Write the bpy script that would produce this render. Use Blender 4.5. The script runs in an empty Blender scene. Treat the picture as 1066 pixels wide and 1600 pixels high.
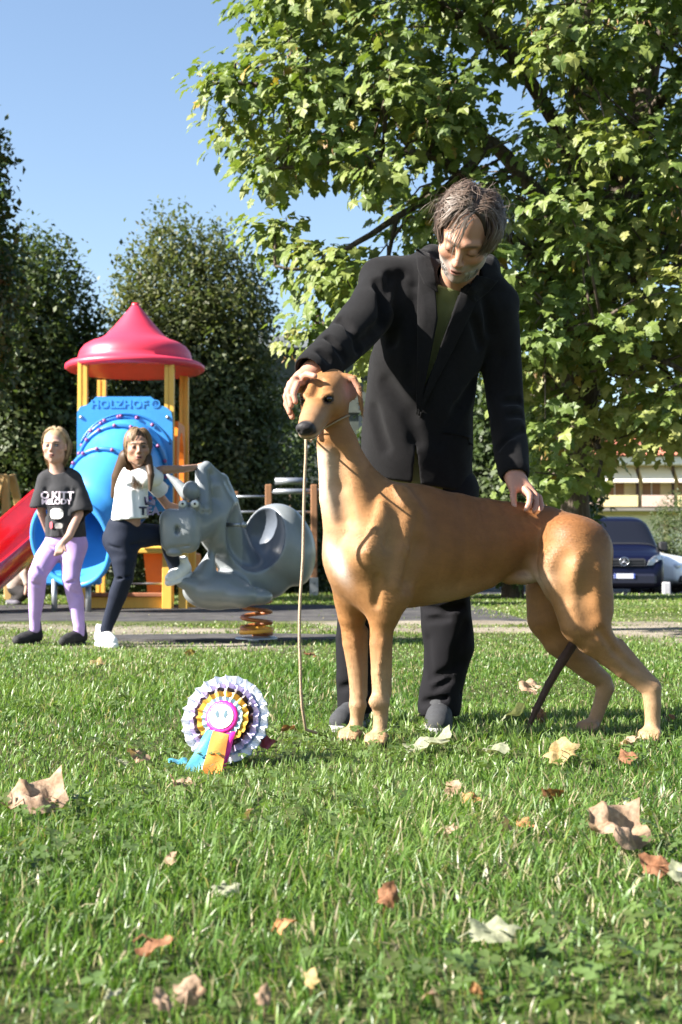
import bpy, math, random
import numpy as np
from mathutils import Vector, Matrix, Euler

SC = bpy.context.scene
COL = SC.collection
RNG = np.random.default_rng(7)
random.seed(7)
PI = math.pi

# ------------------------------------------------------------------ camera
CAM_H = 0.52
FPX = 2222.0
PITCH = math.atan(80 / FPX)
cd = bpy.data.cameras.new('camera')
cam = bpy.data.objects.new('camera', cd)
COL.objects.link(cam)
SC.camera = cam
cam.location = (0, 0, CAM_H)
cam.rotation_euler = (PI / 2 + PITCH, 0, 0)
cd.sensor_fit = 'VERTICAL'
cd.sensor_height = 36.0
cd.sensor_width = 24.0
cd.lens = 50.0
cd.clip_start = 0.05
cd.clip_end = 3000
cd.dof.use_dof = True
cd.dof.focus_distance = 4.12
cd.dof.aperture_fstop = 7.5
SC.render.resolution_x = 682
SC.render.resolution_y = 1024

# ------------------------------------------------------------------ world, sun, exposure
SUN_EL = math.radians(35)
SUN_AZ = math.radians(253)       # compass-like: 0 = +Y (away from camera), 90 = +X; 232 = behind-left of the camera
sun_dir = Vector((math.sin(SUN_AZ) * math.cos(SUN_EL), math.cos(SUN_AZ) * math.cos(SUN_EL), math.sin(SUN_EL)))
world = bpy.data.worlds.new('World')
SC.world = world
world.use_nodes = True
wn = world.node_tree
wn.nodes.clear()
sky = wn.nodes.new('ShaderNodeTexSky')
sky.sky_type = 'NISHITA'
sky.sun_disc = False
sky.sun_elevation = SUN_EL
sky.sun_rotation = SUN_AZ
sky.altitude = 50
sky.air_density = 1.0
sky.dust_density = 0.9
sky.ozone_density = 1.3
bg = wn.nodes.new('ShaderNodeBackground')
bg.inputs['Strength'].default_value = 0.058
wo = wn.nodes.new('ShaderNodeOutputWorld')
wn.links.new(sky.outputs[0], bg.inputs[0])
wn.links.new(bg.outputs[0], wo.inputs[0])
sd = bpy.data.lights.new('sun', 'SUN')
sd.energy = 5.0
sd.angle = math.radians(0.55)
sd.color = (1.0, 0.945, 0.86)
sun = bpy.data.objects.new('sun', sd)
COL.objects.link(sun)
sun.rotation_euler = sun_dir.to_track_quat('Z', 'Y').to_euler()
sun.location = sun_dir * 40
SC.view_settings.view_transform = 'Standard'
SC.view_settings.look = 'None'
SC.view_settings.exposure = 2.06
SC.view_settings.gamma = 1.0
SC.view_settings.use_curve_mapping = False
SC.render.engine = 'CYCLES'
SC.cycles.use_denoising = True
SC.cycles.max_bounces = 6
SC.cycles.transparent_max_bounces = 8


def at(px, py, Y):
    """world point seen at photo pixel (px,py) at distance Y from the camera"""
    u = (px - 533) / FPX
    v = (800 - py) / FPX
    dx = u
    dy = math.cos(PITCH) - v * math.sin(PITCH)
    dz = math.sin(PITCH) + v * math.cos(PITCH)
    s = Y / dy
    return np.array([dx * s, Y, CAM_H + dz * s])


def gy(py):
    """distance at which flat ground is seen in photo row py"""
    v = (800 - py) / FPX
    dy = math.cos(PITCH) - v * math.sin(PITCH)
    dz = math.sin(PITCH) + v * math.cos(PITCH)
    return -CAM_H / dz * dy


def gp(px, py):
    return at(px, py, gy(py))


# ------------------------------------------------------------------ tags
def tag(o, label=None, cat=None, group=None, kind=None):
    if label: o['label'] = label
    if cat: o['category'] = cat
    if group: o['group'] = group
    if kind: o['kind'] = kind
    return o


def empty(name, loc=(0, 0, 0), label=None, cat=None, group=None, rz=0):
    o = bpy.data.objects.new(name, None)
    COL.objects.link(o)
    o.location = [float(c) for c in loc]
    o.rotation_euler = (0, 0, rz)
    o.empty_display_size = 0.1
    return tag(o, label, cat, group)


def link(name, me, mat=None, parent=None, world_space=True):
    o = bpy.data.objects.new(name, me)
    COL.objects.link(o)
    if mat is not None and len(me.materials) == 0:
        for m in (mat if isinstance(mat, (list, tuple)) else [mat]):
            me.materials.append(m)
    if parent is not None:
        o.parent = parent
        if world_space:
            M = Matrix.Identity(4)
            p = parent
            while p is not None:
                M = p.matrix_parent_inverse @ Matrix.LocRotScale(p.location, p.rotation_euler, p.scale) @ M
                p = p.parent
            o.matrix_parent_inverse = M.inverted()
    return o


def copy_tree(o, parent=None):
    c = o.copy()
    COL.objects.link(c)
    if parent is not None: c.parent = parent
    for ch in list(o.children):
        copy_tree(ch, c)
    return c


# ------------------------------------------------------------------ materials
def _n(nt, t, **kw):
    n = nt.nodes.new(t)
    for k, v in kw.items():
        setattr(n, k, v)
    return n


ALB = 0.72     # all base colours were measured under a brighter fill; this brings them to the exposure used here


def mat(name, col=(.5, .5, .5), rough=0.6, var=0.0, vscale=8.0, bump=0.0, bscale=60.0, attr=None, spec=0.5,
        metal=0.0, coat=0.0, sheen=0.0, trans=0.0, col2=None, fine=None, sss=0.0, stretch=None, bdist=0.01, detail=4.0):
    if max(col) < .6: col = tuple(c * ALB for c in col)
    if col2 is not None and max(col2) < .6: col2 = tuple(c * ALB for c in col2)
    m = bpy.data.materials.new(name)
    m.use_nodes = True
    nt = m.node_tree
    b = nt.nodes['Principled BSDF']
    b.inputs['Roughness'].default_value = rough
    b.inputs['Metallic'].default_value = metal
    b.inputs['Specular IOR Level'].default_value = spec
    if coat:
        b.inputs['Coat Weight'].default_value = coat
        b.inputs['Coat Roughness'].default_value = 0.08
    if sheen:
        b.inputs['Sheen Weight'].default_value = sheen
    if sss:
        b.inputs['Subsurface Weight'].default_value = sss
        b.inputs['Subsurface Radius'].default_value = (0.012, 0.005, 0.003)
        b.inputs['Subsurface Scale'].default_value = 1.0
    tc = _n(nt, 'ShaderNodeTexCoord')
    src = tc.outputs['Object']
    if stretch:
        mp = _n(nt, 'ShaderNodeMapping')
        mp.inputs['Scale'].default_value = stretch
        nt.links.new(src, mp.inputs['Vector'])
        src = mp.outputs[0]
    base = None
    if attr:
        a = _n(nt, 'ShaderNodeAttribute', attribute_name=attr)
        base = a.outputs['Color']
    if var > 0 or col2 is not None:
        no = _n(nt, 'ShaderNodeTexNoise')
        no.inputs['Scale'].default_value = vscale
        no.inputs['Detail'].default_value = detail
        no.inputs['Roughness'].default_value = 0.62
        nt.links.new(src, no.inputs['Vector'])
        if col2 is not None:
            rp = _n(nt, 'ShaderNodeValToRGB')
            rp.color_ramp.elements[0].position = 0.38
            rp.color_ramp.elements[1].position = 0.62
            rp.color_ramp.elements[0].color = (*col, 1)
            rp.color_ramp.elements[1].color = (*col2, 1)
            nt.links.new(no.outputs['Fac'], rp.inputs[0])
            base = rp.outputs[0]
        if var > 0:
            mr = _n(nt, 'ShaderNodeMapRange')
            mr.inputs['From Min'].default_value = 0.3
            mr.inputs['From Max'].default_value = 0.7
            mr.inputs['To Min'].default_value = 1 - var
            mr.inputs['To Max'].default_value = 1 + var
            if col2 is not None:
                no2 = _n(nt, 'ShaderNodeTexNoise')
                no2.inputs['Scale'].default_value = vscale * 4.3
                no2.inputs['Detail'].default_value = 5
                nt.links.new(src, no2.inputs['Vector'])
                nt.links.new(no2.outputs['Fac'], mr.inputs['Value'])
            else:
                nt.links.new(no.outputs['Fac'], mr.inputs['Value'])
            mx = _n(nt, 'ShaderNodeMix', data_type='RGBA', blend_type='MULTIPLY')
            mx.inputs[0].default_value = 1
            if base is None:
                mx.inputs[6].default_value = (*col, 1)
            else:
                nt.links.new(base, mx.inputs[6])
            nt.links.new(mr.outputs[0], mx.inputs[7])
            base = mx.outputs[2]
    if base is not None:
        nt.links.new(base, b.inputs['Base Color'])
    else:
        b.inputs['Base Color'].default_value = (*col, 1)
    if bump:
        nb = _n(nt, 'ShaderNodeTexNoise')
        nb.inputs['Scale'].default_value = bscale
        nb.inputs['Detail'].default_value = 5
        nt.links.new(src, nb.inputs['Vector'])
        bp = _n(nt, 'ShaderNodeBump')
        bp.inputs['Strength'].default_value = bump
        bp.inputs['Distance'].default_value = bdist
        nt.links.new(nb.outputs['Fac'], bp.inputs['Height'])
        nt.links.new(bp.outputs[0], b.inputs['Normal'])
    if trans:
        out = [n for n in nt.nodes if n.type == 'OUTPUT_MATERIAL'][0]
        tr = _n(nt, 'ShaderNodeBsdfTranslucent')
        if base is not None:
            br = _n(nt, 'ShaderNodeMix', data_type='RGBA', blend_type='MULTIPLY')
            br.inputs[0].default_value = 1
            br.inputs[7].default_value = (1.5, 1.6, 0.8, 1)
            nt.links.new(base, br.inputs[6])
            nt.links.new(br.outputs[2], tr.inputs[0])
        else:
            tr.inputs[0].default_value = (*col, 1)
        ms = _n(nt, 'ShaderNodeMixShader')
        ms.inputs[0].default_value = trans
        nt.links.new(b.outputs[0], ms.inputs[1])
        nt.links.new(tr.outputs[0], ms.inputs[2])
        nt.links.new(ms.outputs[0], out.inputs['Surface'])
    return m


# ------------------------------------------------------------------ mesh building
class MB:
    def __init__(s):
        s.v = []; s.f = []; s.mi = []; s.smooth = []

    def add(s, verts, faces, m=0, smooth=False):
        b = len(s.v)
        s.v.extend([tuple(map(float, p)) for p in verts])
        for f in faces:
            s.f.append([b + i for i in f]); s.mi.append(m); s.smooth.append(smooth)

    def box(s, c, size, R=None, m=0, bev=0.0):
        hx, hy, hz = [k / 2 for k in size]
        if bev <= 0:
            P = [(x, y, z) for z in (-hz, hz) for x, y in ((-hx, -hy), (hx, -hy), (hx, hy), (-hx, hy))]
            F = [(0, 3, 2, 1), (4, 5, 6, 7), (0, 1, 5, 4), (1, 2, 6, 5), (2, 3, 7, 6), (3, 0, 4, 7)]
            sm = False
        else:
            b = min(bev, hx * .9, hy * .9, hz * .9)
            prof = []
            P = []
            rings = [(-hz, b), (-hz + b, 0), (hz - b, 0), (hz, b)]
            for z, ins in rings:
                x1, y1 = hx - ins, hy - ins
                k = b if ins == 0 else b * 0.3
                for (x, y) in ((-x1 + k, -y1), (x1 - k, -y1), (x1, -y1 + k), (x1, y1 - k), (x1 - k, y1), (-x1 + k, y1), (-x1, y1 - k), (-x1, -y1 + k)):
                    P.append((x, y, z))
            F = [list(range(7, -1, -1)), list(range(24, 32))]
            for r in range(3):
                for i in range(8):
                    j = (i + 1) % 8
                    F.append((r * 8 + i, r * 8 + j, r * 8 + 8 + j, r * 8 + 8 + i))
            sm = False
        c = np.array(c, float)
        if R is not None:
            R = np.array(R)
            P = [R @ np.array(p) + c for p in P]
        else:
            P = [np.array(p) + c for p in P]
        s.add(P, F, m, sm)

    def beam(s, a, b, w, h=None, up=(0, 0, 1), m=0, bev=0.0):
        a = np.array(a, float); b = np.array(b, float)
        h = h or w
        d = b - a; L = np.linalg.norm(d); d /= L
        u = np.array(up, float)
        if abs(d @ u) > 0.95: u = np.array((0, 1, 0.))
        x = np.cross(d, u); x /= np.linalg.norm(x)
        y = np.cross(x, d)
        R = np.stack([x, y, d], 1)
        s.box((a + b) / 2, (w, h, L), R, m, bev)

    def tube(s, pts, rad, n=10, m=0, closed=False, caps=True, flat=None):
        P = [np.array(p, float) for p in pts]
        k = len(P)
        rad = rad if hasattr(rad, '__len__') else [rad] * k
        up = None
        V = []
        for i in range(k):
            if closed:
                t = P[(i + 1) % k] - P[i - 1]
            else:
                t = P[min(i + 1, k - 1)] - P[max(i - 1, 0)]
            t = t / (np.linalg.norm(t) + 1e-12)
            if up is None:
                up = np.array((0, 0, 1.)) if abs(t[2]) < 0.9 else np.array((0, 1., 0))
            x = np.cross(t, up); x /= (np.linalg.norm(x) + 1e-12)
            y = np.cross(x, t); up = y
            fl = 1.0 if flat is None else flat
            for j in range(n):
                a = 2 * PI * j / n
                V.append(P[i] + rad[i] * (math.cos(a) * x + fl * math.sin(a) * y))
        F = []
        for i in range(k if closed else k - 1):
            i2 = (i + 1) % k
            for j in range(n):
                j2 = (j + 1) % n
                F.append((i * n + j, i * n + j2, i2 * n + j2, i2 * n + j))
        if caps and not closed:
            F.append(list(range(n - 1, -1, -1)))
            F.append([(k - 1) * n + j for j in range(n)])
        s.add(V, F, m, True)

    def lathe(s, prof, c=(0, 0, 0), n=40, R=None, m=0):
        V = []
        for (r, z) in prof:
            for j in range(n):
                a = 2 * PI * j / n
                V.append(np.array((r * math.cos(a), r * math.sin(a), z)))
        if R is not None:
            R = np.array(R); V = [R @ v for v in V]
        V = [v + np.array(c, float) for v in V]
        F = []
        for i in range(len(prof) - 1):
            for j in range(n):
                j2 = (j + 1) % n
                F.append((i * n + j, i * n + j2, (i + 1) * n + j2, (i + 1) * n + j))
        s.add(V, F, m, True)

    def prism(s, poly, a, b, c, x=(1, 0, 0), z=(0, 0, 1), m=0):
        """poly of (u,v) in plane x,z through c, extruded from a to b along cross(x,z)... i.e. local y"""
        x = np.array(x, float); z = np.array(z, float)
        y = np.cross(z, x)
        c = np.array(c, float)
        n = len(poly)
        V = [c + u * x + v * z + a * y for u, v in poly] + [c + u * x + v * z + b * y for u, v in poly]
        F = [list(range(n)), list(range(2 * n - 1, n - 1, -1))]
        for i in range(n):
            j = (i + 1) % n
            F.append((i, n + i, n + j, j))
        s.add(V, F, m, False)

    def mesh(s, name):
        me = bpy.data.meshes.new(name)
        me.from_pydata(s.v, [], s.f)
        me.polygons.foreach_set('material_index', s.mi)
        me.polygons.foreach_set('use_smooth', s.smooth)
        me.update()
        return me

    def build(s, name, mt, parent=None, auto=None, world_space=True):
        me = s.mesh(name)
        o = link(name, me, mt, parent, world_space)
        if auto:
            try:
                me.shade_smooth() if hasattr(me, 'shade_smooth') else None
                me.set_sharp_from_angle(angle=math.radians(auto))
            except Exception:
                pass
        return o


def fast_mesh(name, V, F4=None, F3=None, col=None, smooth=True, cname='col'):
    """numpy arrays -> mesh; F4 (n,4), F3 (n,3)"""
    me = bpy.data.meshes.new(name)
    V = np.ascontiguousarray(V, np.float32)
    me.vertices.add(len(V))
    me.vertices.foreach_set('co', V.ravel())
    loops = []; starts = []; s0 = 0
    if F4 is not None and len(F4):
        loops.append(F4.ravel()); starts.append(np.arange(len(F4)) * 4); s0 = len(F4) * 4
    if F3 is not None and len(F3):
        loops.append(F3.ravel()); starts.append(s0 + np.arange(len(F3)) * 3)
    L = np.concatenate(loops).astype(np.int32); S = np.concatenate(starts).astype(np.int32)
    me.loops.add(len(L)); me.loops.foreach_set('vertex_index', L)
    me.polygons.add(len(S)); me.polygons.foreach_set('loop_start', S)
    me.polygons.foreach_set('use_smooth', np.full(len(S), smooth))
    me.update(calc_edges=True)
    if col is not None:
        a = me.color_attributes.new(cname, 'FLOAT_COLOR', 'POINT')
        c = np.ones((len(V), 4), np.float32); c[:, :3] = np.asarray(col) * ALB
        a.data.foreach_set('color', c.ravel())
    return me


# ------------------------------------------------------------------ implicit modelling (smooth unions, surface nets)
def nz(v):
    v = np.array(v, float); return v / (np.linalg.norm(v) + 1e-12)


class Vol:
    def __init__(s, lo, hi, h, zs=None):
        s.ax = [np.arange(lo[i], hi[i] + h, h, dtype=np.float32) for i in range(3)]
        if zs is not None: s.ax[2] = np.array(zs, np.float32)
        s.h = h
        s.F = np.full([len(a) for a in s.ax], 1.0, np.float32)
        s.M = None   # optional transform (R, t) for local-space prims

    def tr(s, p):
        p = np.array(p, float)
        if s.M is None: return p
        return s.M[0] @ p + s.M[1]

    def trd(s, d):
        d = np.array(d, float)
        return d if s.M is None else s.M[0] @ d

    def _sub(s, lo, hi):
        sl = []
        for i in range(3):
            a = np.searchsorted(s.ax[i], lo[i]); b = np.searchsorted(s.ax[i], hi[i])
            if b <= a: return None
            sl.append(slice(a, b))
        X = s.ax[0][sl[0]][:, None, None]; Y = s.ax[1][sl[1]][None, :, None]; Z = s.ax[2][sl[2]][None, None, :]
        return tuple(sl), X, Y, Z

    def _mix(s, sl, d, k, op):
        A = s.F[sl]
        if op == 'u':
            if k > 0:
                h = np.maximum(k - np.abs(A - d), 0) / k
                s.F[sl] = np.minimum(A, d) - h * h * k * .25
            else:
                s.F[sl] = np.minimum(A, d)
        elif op == 's':
            d = -d
            if k > 0:
                h = np.maximum(k - np.abs(A - d), 0) / k
                s.F[sl] = np.maximum(A, d) + h * h * k * .25
            else:
                s.F[sl] = np.maximum(A, d)

    def seg(s, a, b, ra, rb=None, k=0.02, side=None, fa=1.0, fb=None, op='u', m=0.0):
        """tapered capsule; fa/fb = width factor along 'side'"""
        rb = ra if rb is None else rb
        fb = fa if fb is None else fb
        a = s.tr(a); b = s.tr(b)
        R = max(ra * max(fa, 1), rb * max(fb, 1)) + k + m + 3 * s.h
        lo = np.minimum(a, b) - R; hi = np.maximum(a, b) + R
        q = s._sub(lo, hi)
        if q is None: return
        sl, X, Y, Z = q
        ab = b - a; L2 = float(ab @ ab) + 1e-12
        t = ((X - a[0]) * ab[0] + (Y - a[1]) * ab[1] + (Z - a[2]) * ab[2]) / L2
        t = np.clip(t, 0, 1)
        dx = X - a[0] - t * ab[0]; dy = Y - a[1] - t * ab[1]; dz = Z - a[2] - t * ab[2]
        q2 = dx * dx + dy * dy + dz * dz
        r = ra + (rb - ra) * t
        if side is not None:
            sv = nz(s.trd(side))
            f = fa + (fb - fa) * t
            w = dx * sv[0] + dy * sv[1] + dz * sv[2]
            q2 = q2 - w * w + (w / f) ** 2
            d = (np.sqrt(np.maximum(q2, 0)) - r) * np.minimum(1, f)
        else:
            d = np.sqrt(q2) - r
        s._mix(sl, d.astype(np.float32), k, op)

    def chain(s, pts, k=0.02, side=None, op='u', ki=0.003):
        """pts: list of (p, r) or (p, r, f); segments joined plainly, the whole blended with k"""
        W = [s.tr(p[0]) for p in pts]
        R = [p[1] * max(p[2] if len(p) > 2 else 1, 1) + k + 3 * s.h for p in pts]
        lo = np.min([w - r for w, r in zip(W, R)], 0); hi = np.max([w + r for w, r in zip(W, R)], 0)
        q = s._sub(lo, hi)
        if q is None: return
        sl = q[0]
        t = Vol.__new__(Vol)
        t.ax = [s.ax[i][sl[i]] for i in range(3)]; t.h = s.h; t.M = s.M
        t.F = np.full([len(a) for a in t.ax], 1.0, np.float32)
        for p, q_ in zip(pts[:-1], pts[1:]):
            t.seg(p[0], q_[0], p[1], q_[1], ki, side, p[2] if len(p) > 2 else 1.0, q_[2] if len(q_) > 2 else 1.0, 'u', m=k)
        s._mix(sl, t.F, k, op)

    def ell(s, c, r, k=0.02, R=None, op='u'):
        c = s.tr(c)
        r = np.array(r if hasattr(r, '__len__') else (r, r, r), float)
        Rm = np.eye(3) if R is None else np.array(R)
        if s.M is not None: Rm = s.M[0] @ Rm
        m = r.max() + k + 3 * s.h
        q = s._sub(c - m, c + m)
        if q is None: return
        sl, X, Y, Z = q
        X = X - c[0]; Y = Y - c[1]; Z = Z - c[2]
        u = (X * Rm[0, 0] + Y * Rm[1, 0] + Z * Rm[2, 0])
        v = (X * Rm[0, 1] + Y * Rm[1, 1] + Z * Rm[2, 1])
        w = (X * Rm[0, 2] + Y * Rm[1, 2] + Z * Rm[2, 2])
        k0 = np.sqrt((u / r[0]) ** 2 + (v / r[1]) ** 2 + (w / r[2]) ** 2)
        k1 = np.sqrt((u / r[0] ** 2) ** 2 + (v / r[1] ** 2) ** 2 + (w / r[2] ** 2) ** 2) + 1e-9
        d = k0 * (k0 - 1) / k1
        s._mix(sl, d.astype(np.float32), k, op)

    def plane_cut(s, p, n, k=0.0):
        """removes the side the normal points to"""
        p = s.tr(p); n = nz(s.trd(n))
        X = s.ax[0][:, None, None]; Y = s.ax[1][None, :, None]; Z = s.ax[2][None, None, :]
        d = ((X - p[0]) * n[0] + (Y - p[1]) * n[1] + (Z - p[2]) * n[2]).astype(np.float32)
        s._mix((slice(None),) * 3, -d, k, 's')

    def noise(s, amp, fn):
        X = s.ax[0][:, None, None]; Y = s.ax[1][None, :, None]; Z = s.ax[2][None, None, :]
        m = np.abs(s.F) < 0.05
        D = (amp * fn(X, Y, Z)).astype(np.float32)
        D = np.broadcast_to(D, s.F.shape)
        s.F[m] += D[m]

    def shell_inside(s, th):
        s.F = np.maximum(s.F, -(s.F + th))

    def nets(s, relax=2):
        F = s.F
        ins = F < 0
        nx, ny, nzz = F.shape
        c = [ins[i:nx - 1 + i, j:ny - 1 + j, k:nzz - 1 + k] for i in (0, 1) for j in (0, 1) for k in (0, 1)]
        allin = c[0].copy(); anyin = c[0].copy()
        for q in c[1:]:
            allin &= q; anyin |= q
        act = anyin & ~allin
        idx = np.argwhere(act)
        ids = np.full(act.shape, -1, np.int32)
        ids[act] = np.arange(len(idx))
        I, J, K = idx.T
        P = np.zeros((len(idx), 3)); W = np.zeros(len(idx))
        co = [(i, j, k) for i in (0, 1) for j in (0, 1) for k in (0, 1)]
        vals = {o: F[I + o[0], J + o[1], K + o[2]] for o in co}
        pos = [s.ax[0], s.ax[1], s.ax[2]]
        for a in co:
            for ax in range(3):
                if a[ax] == 0:
                    b = list(a); b[ax] = 1; b = tuple(b)
                    va = vals[a]; vb = vals[b]
                    m = (va < 0) != (vb < 0)
                    t = np.where(m, va / np.where(m, va - vb, 1), 0)
                    for d2 in range(3):
                        base = (I, J, K)[d2]
                        pa = pos[d2][base + a[d2]]; pb = pos[d2][base + b[d2]]
                        P[:, d2] += np.where(m, pa + t * (pb - pa), 0)
                    W += m
        P /= W[:, None]
        Q = []
        # edges along x
        for ax in range(3):
            o1, o2 = [(1, 2), (2, 0), (0, 1)][ax]
            sh = [slice(None)] * 3
            A = [slice(1, -1)] * 3; B = [slice(1, -1)] * 3
            A[ax] = slice(0, -1); B[ax] = slice(1, None)
            fa = ins[tuple(A)]; fb = ins[tuple(B)]
            m = fa != fb
            e = np.argwhere(m)
            if len(e) == 0: continue
            e2 = e.copy()
            for d2 in range(3):
                if d2 != ax: e2[:, d2] += 1
            flip = fa[m]
            def cell(d1, d2_):
                q = e2.copy(); q[:, o1] -= d1; q[:, o2] -= d2_
                return ids[q[:, 0], q[:, 1], q[:, 2]]
            q4 = np.stack([cell(1, 1), cell(0, 1), cell(0, 0), cell(1, 0)], 1)
            q4 = np.where(flip[:, None], q4, q4[:, ::-1])
            Q.append(q4)
        Q = np.concatenate(Q)
        Q = Q[(Q >= 0).all(1)]
        for _ in range(relax):
            S = np.zeros_like(P); N = np.zeros(len(P))
            for a, b in ((0, 1), (1, 2), (2, 3), (3, 0)):
                for x, y in ((a, b), (b, a)):
                    for d2 in range(3):
                        S[:, d2] += np.bincount(Q[:, x], P[Q[:, y], d2], len(P))
                    N += np.bincount(Q[:, x], minlength=len(P))
            S /= np.maximum(N, 1)[:, None]
            P = P * 0.5 + S * 0.5
        # drop unused
        return P, Q

    def mesh(s, name, colfn=None, relax=2, keep=0):
        P, Q = s.nets(relax)
        col = None if colfn is None else colfn(P)
        return fast_mesh(name, P, F4=Q, col=col)


def sines(freq, seed, n=5):
    r = np.random.default_rng(seed)
    D = r.normal(size=(n, 3)); D /= np.linalg.norm(D, axis=1)[:, None]
    ph = r.uniform(0, 6.28, n); fr = freq * r.uniform(.6, 1.6, n)
    def f(X, Y, Z):
        a = 0
        for d, p, q in zip(D, ph, fr):
            w = 0.6 * np.sin(q * 0.5 * (d[1] * X + d[2] * Y + d[0] * Z) + p * 2)
            a = a + np.sin(q * (d[0] * X + d[1] * Y + d[2] * Z) + p + w)
        return a / n
    return f


def blend(c, m, target):
    m = np.clip(m, 0, 1)[:, None]
    return c * (1 - m) + np.array(target) * m


def sstep(a, b, x):
    t = np.clip((x - a) / (b - a), 0, 1); return t * t * (3 - 2 * t)


def rot_axes(x, y, z):
    return np.stack([nz(x), nz(y), nz(z)], 1)


def text_mesh(name, body, size, mt, loc, R, parent, extr=0.001, bold=0.0, sx=1.0, bend=None):
    """R: 3x3, columns = text x, text y (up), normal"""
    cu = bpy.data.curves.new(name + '_curve', 'FONT')
    cu.body = body; cu.size = size; cu.align_x = 'CENTER'; cu.align_y = 'CENTER'
    cu.extrude = extr; cu.offset = bold
    cu.resolution_u = 3
    ob = bpy.data.objects.new(name + '_tmp', cu)
    COL.objects.link(ob)
    bpy.context.view_layer.update()
    dg = bpy.context.evaluated_depsgraph_get()
    me = bpy.data.meshes.new_from_object(ob.evaluated_get(dg))
    bpy.data.objects.remove(ob)
    V = np.array([v.co[:] for v in me.vertices])
    V[:, 0] *= sx
    if bend is not None: V = bend(V)
    R = np.array(R, float)
    V = V @ R.T + np.array(loc, float)
    me.vertices.foreach_set('co', V.astype(np.float32).ravel())
    me.materials.clear()
    me.update()
    return link(name, me, mt, parent)

# ================================================================== SETTING
def vnoise(x, y, s, seed=0):
    """cheap smooth 2-d noise in about -1..1"""
    r = np.random.default_rng(seed)
    a = 0
    for i in range(7):
        th = r.uniform(0, 6.28); f = s * r.uniform(.5, 1.9); p = r.uniform(0, 6.28)
        a = a + np.sin(f * (np.cos(th) * x + np.sin(th) * y) + p + 1.3 * np.sin(f * .6 * (np.sin(th) * x - np.cos(th) * y) + 2 * p))
    return a / 3.6


def ground_z(x, y):
    x = np.asarray(x, float); y = np.asarray(y, float)
    drop = -0.32 * sstep(23, 29, y)
    und = 0.012 * vnoise(x, y, 1.1, 3) * sstep(30, 20, y)
    return drop + und


def dirt_mask(x, y):
    """1 = bare earth"""
    px = 533 + x / np.maximum(y, .1) * FPX
    base = sstep(9.2 + .5 * np.sin(x * 1.7), 10.4 + .5 * np.sin(x * 1.7), y) * sstep(14.2, 12.0 + .6 * np.sin(x * 2.3), y) * sstep(-0.9, 0.2, x)
    l = sstep(7.8, 9.0, y) * sstep(12.5, 11.6, y) * sstep(0.2, -.8, x) * .55
    n = vnoise(x, y * 1.6, 2.1, 11) * .55 + vnoise(x, y, 7, 12) * .3
    patch = np.maximum(base * .95, l) + n * np.maximum(base, l) * 1.7
    small = sstep(.8, 1.5, vnoise(x, y, 3.5, 13)) * .35 * sstep(3, 6, y)
    return np.clip(np.maximum(patch, small), 0, 1)


def strip_mask(x, y):
    """rubber play surface strip, left and middle"""
    near = 12.1 + .1 * np.sin(x * 1.3)
    a = sstep(near - .12, near + .12, y + .12 * vnoise(x, y, 3, 21)) * sstep(17.6, 17.4, y) * sstep(1.9, 1.2, x)
    return a


def build_ground():
    xs = np.concatenate([np.array([-1200, -500, -200, -90, -45, -25, -15]), np.arange(-10, 10.01, .1), np.array([15, 25, 45, 90, 200, 500, 1200])])
    ys = np.concatenate([np.array([-300, -60, -20, -6, -2]), np.arange(-1, 18, .1), np.arange(18, 34, .4), np.array([36, 42, 55, 80, 130, 250, 600, 1600])])
    X, Y = np.meshgrid(xs, ys, indexing='ij')
    Z = ground_z(X, Y)
    V = np.stack([X, Y, Z], -1).reshape(-1, 3)
    n, m = X.shape
    I, J = np.meshgrid(np.arange(n - 1), np.arange(m - 1), indexing='ij')
    a = (I * m + J).ravel()
    F = np.stack([a, a + m, a + m + 1, a + 1], 1)
    d = dirt_mask(X, Y).ravel()
    g1 = np.array([.055, .062, .022]); g2 = np.array([.085, .10, .034])
    k = (vnoise(X, Y, 1.7, 5).ravel() * .5 + .5)[:, None]
    far = sstep(10, 20, Y).ravel()[:, None]
    grass = (g1 * (1 - k) + g2 * k) * (1 - far) + far * (np.array([.075, .12, .03]) * (1 - k) + np.array([.12, .155, .045]) * k)
    kk = (vnoise(X, Y, 5.3, 6).ravel() * .5 + .5)[:, None]
    dirt = np.array([.25, .215, .165]) * (1 - kk) + np.array([.36, .32, .255]) * kk
    c = grass * (1 - d[:, None]) + dirt * d[:, None]
    me = fast_mesh('lawn', V, F4=F, col=c)
    m_ = mat('lawn soil', rough=.95, attr='col', var=.35, vscale=22, bump=.9, bscale=45, spec=.1, bdist=.02, detail=8)
    o = link('lawn', me, m_)
    tag(o, kind='structure')


build_ground()

# rubber play surface strip (a thin sheet following the ground)
def sheet(name, mask_poly, m, dz=0.004, step=0.15):
    xs = np.arange(mask_poly[0], mask_poly[1] + 1e-6, step); ys = np.arange(mask_poly[2], mask_poly[3] + 1e-6, step)
    X, Y = np.meshgrid(xs, ys, indexing='ij')
    return X, Y


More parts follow.
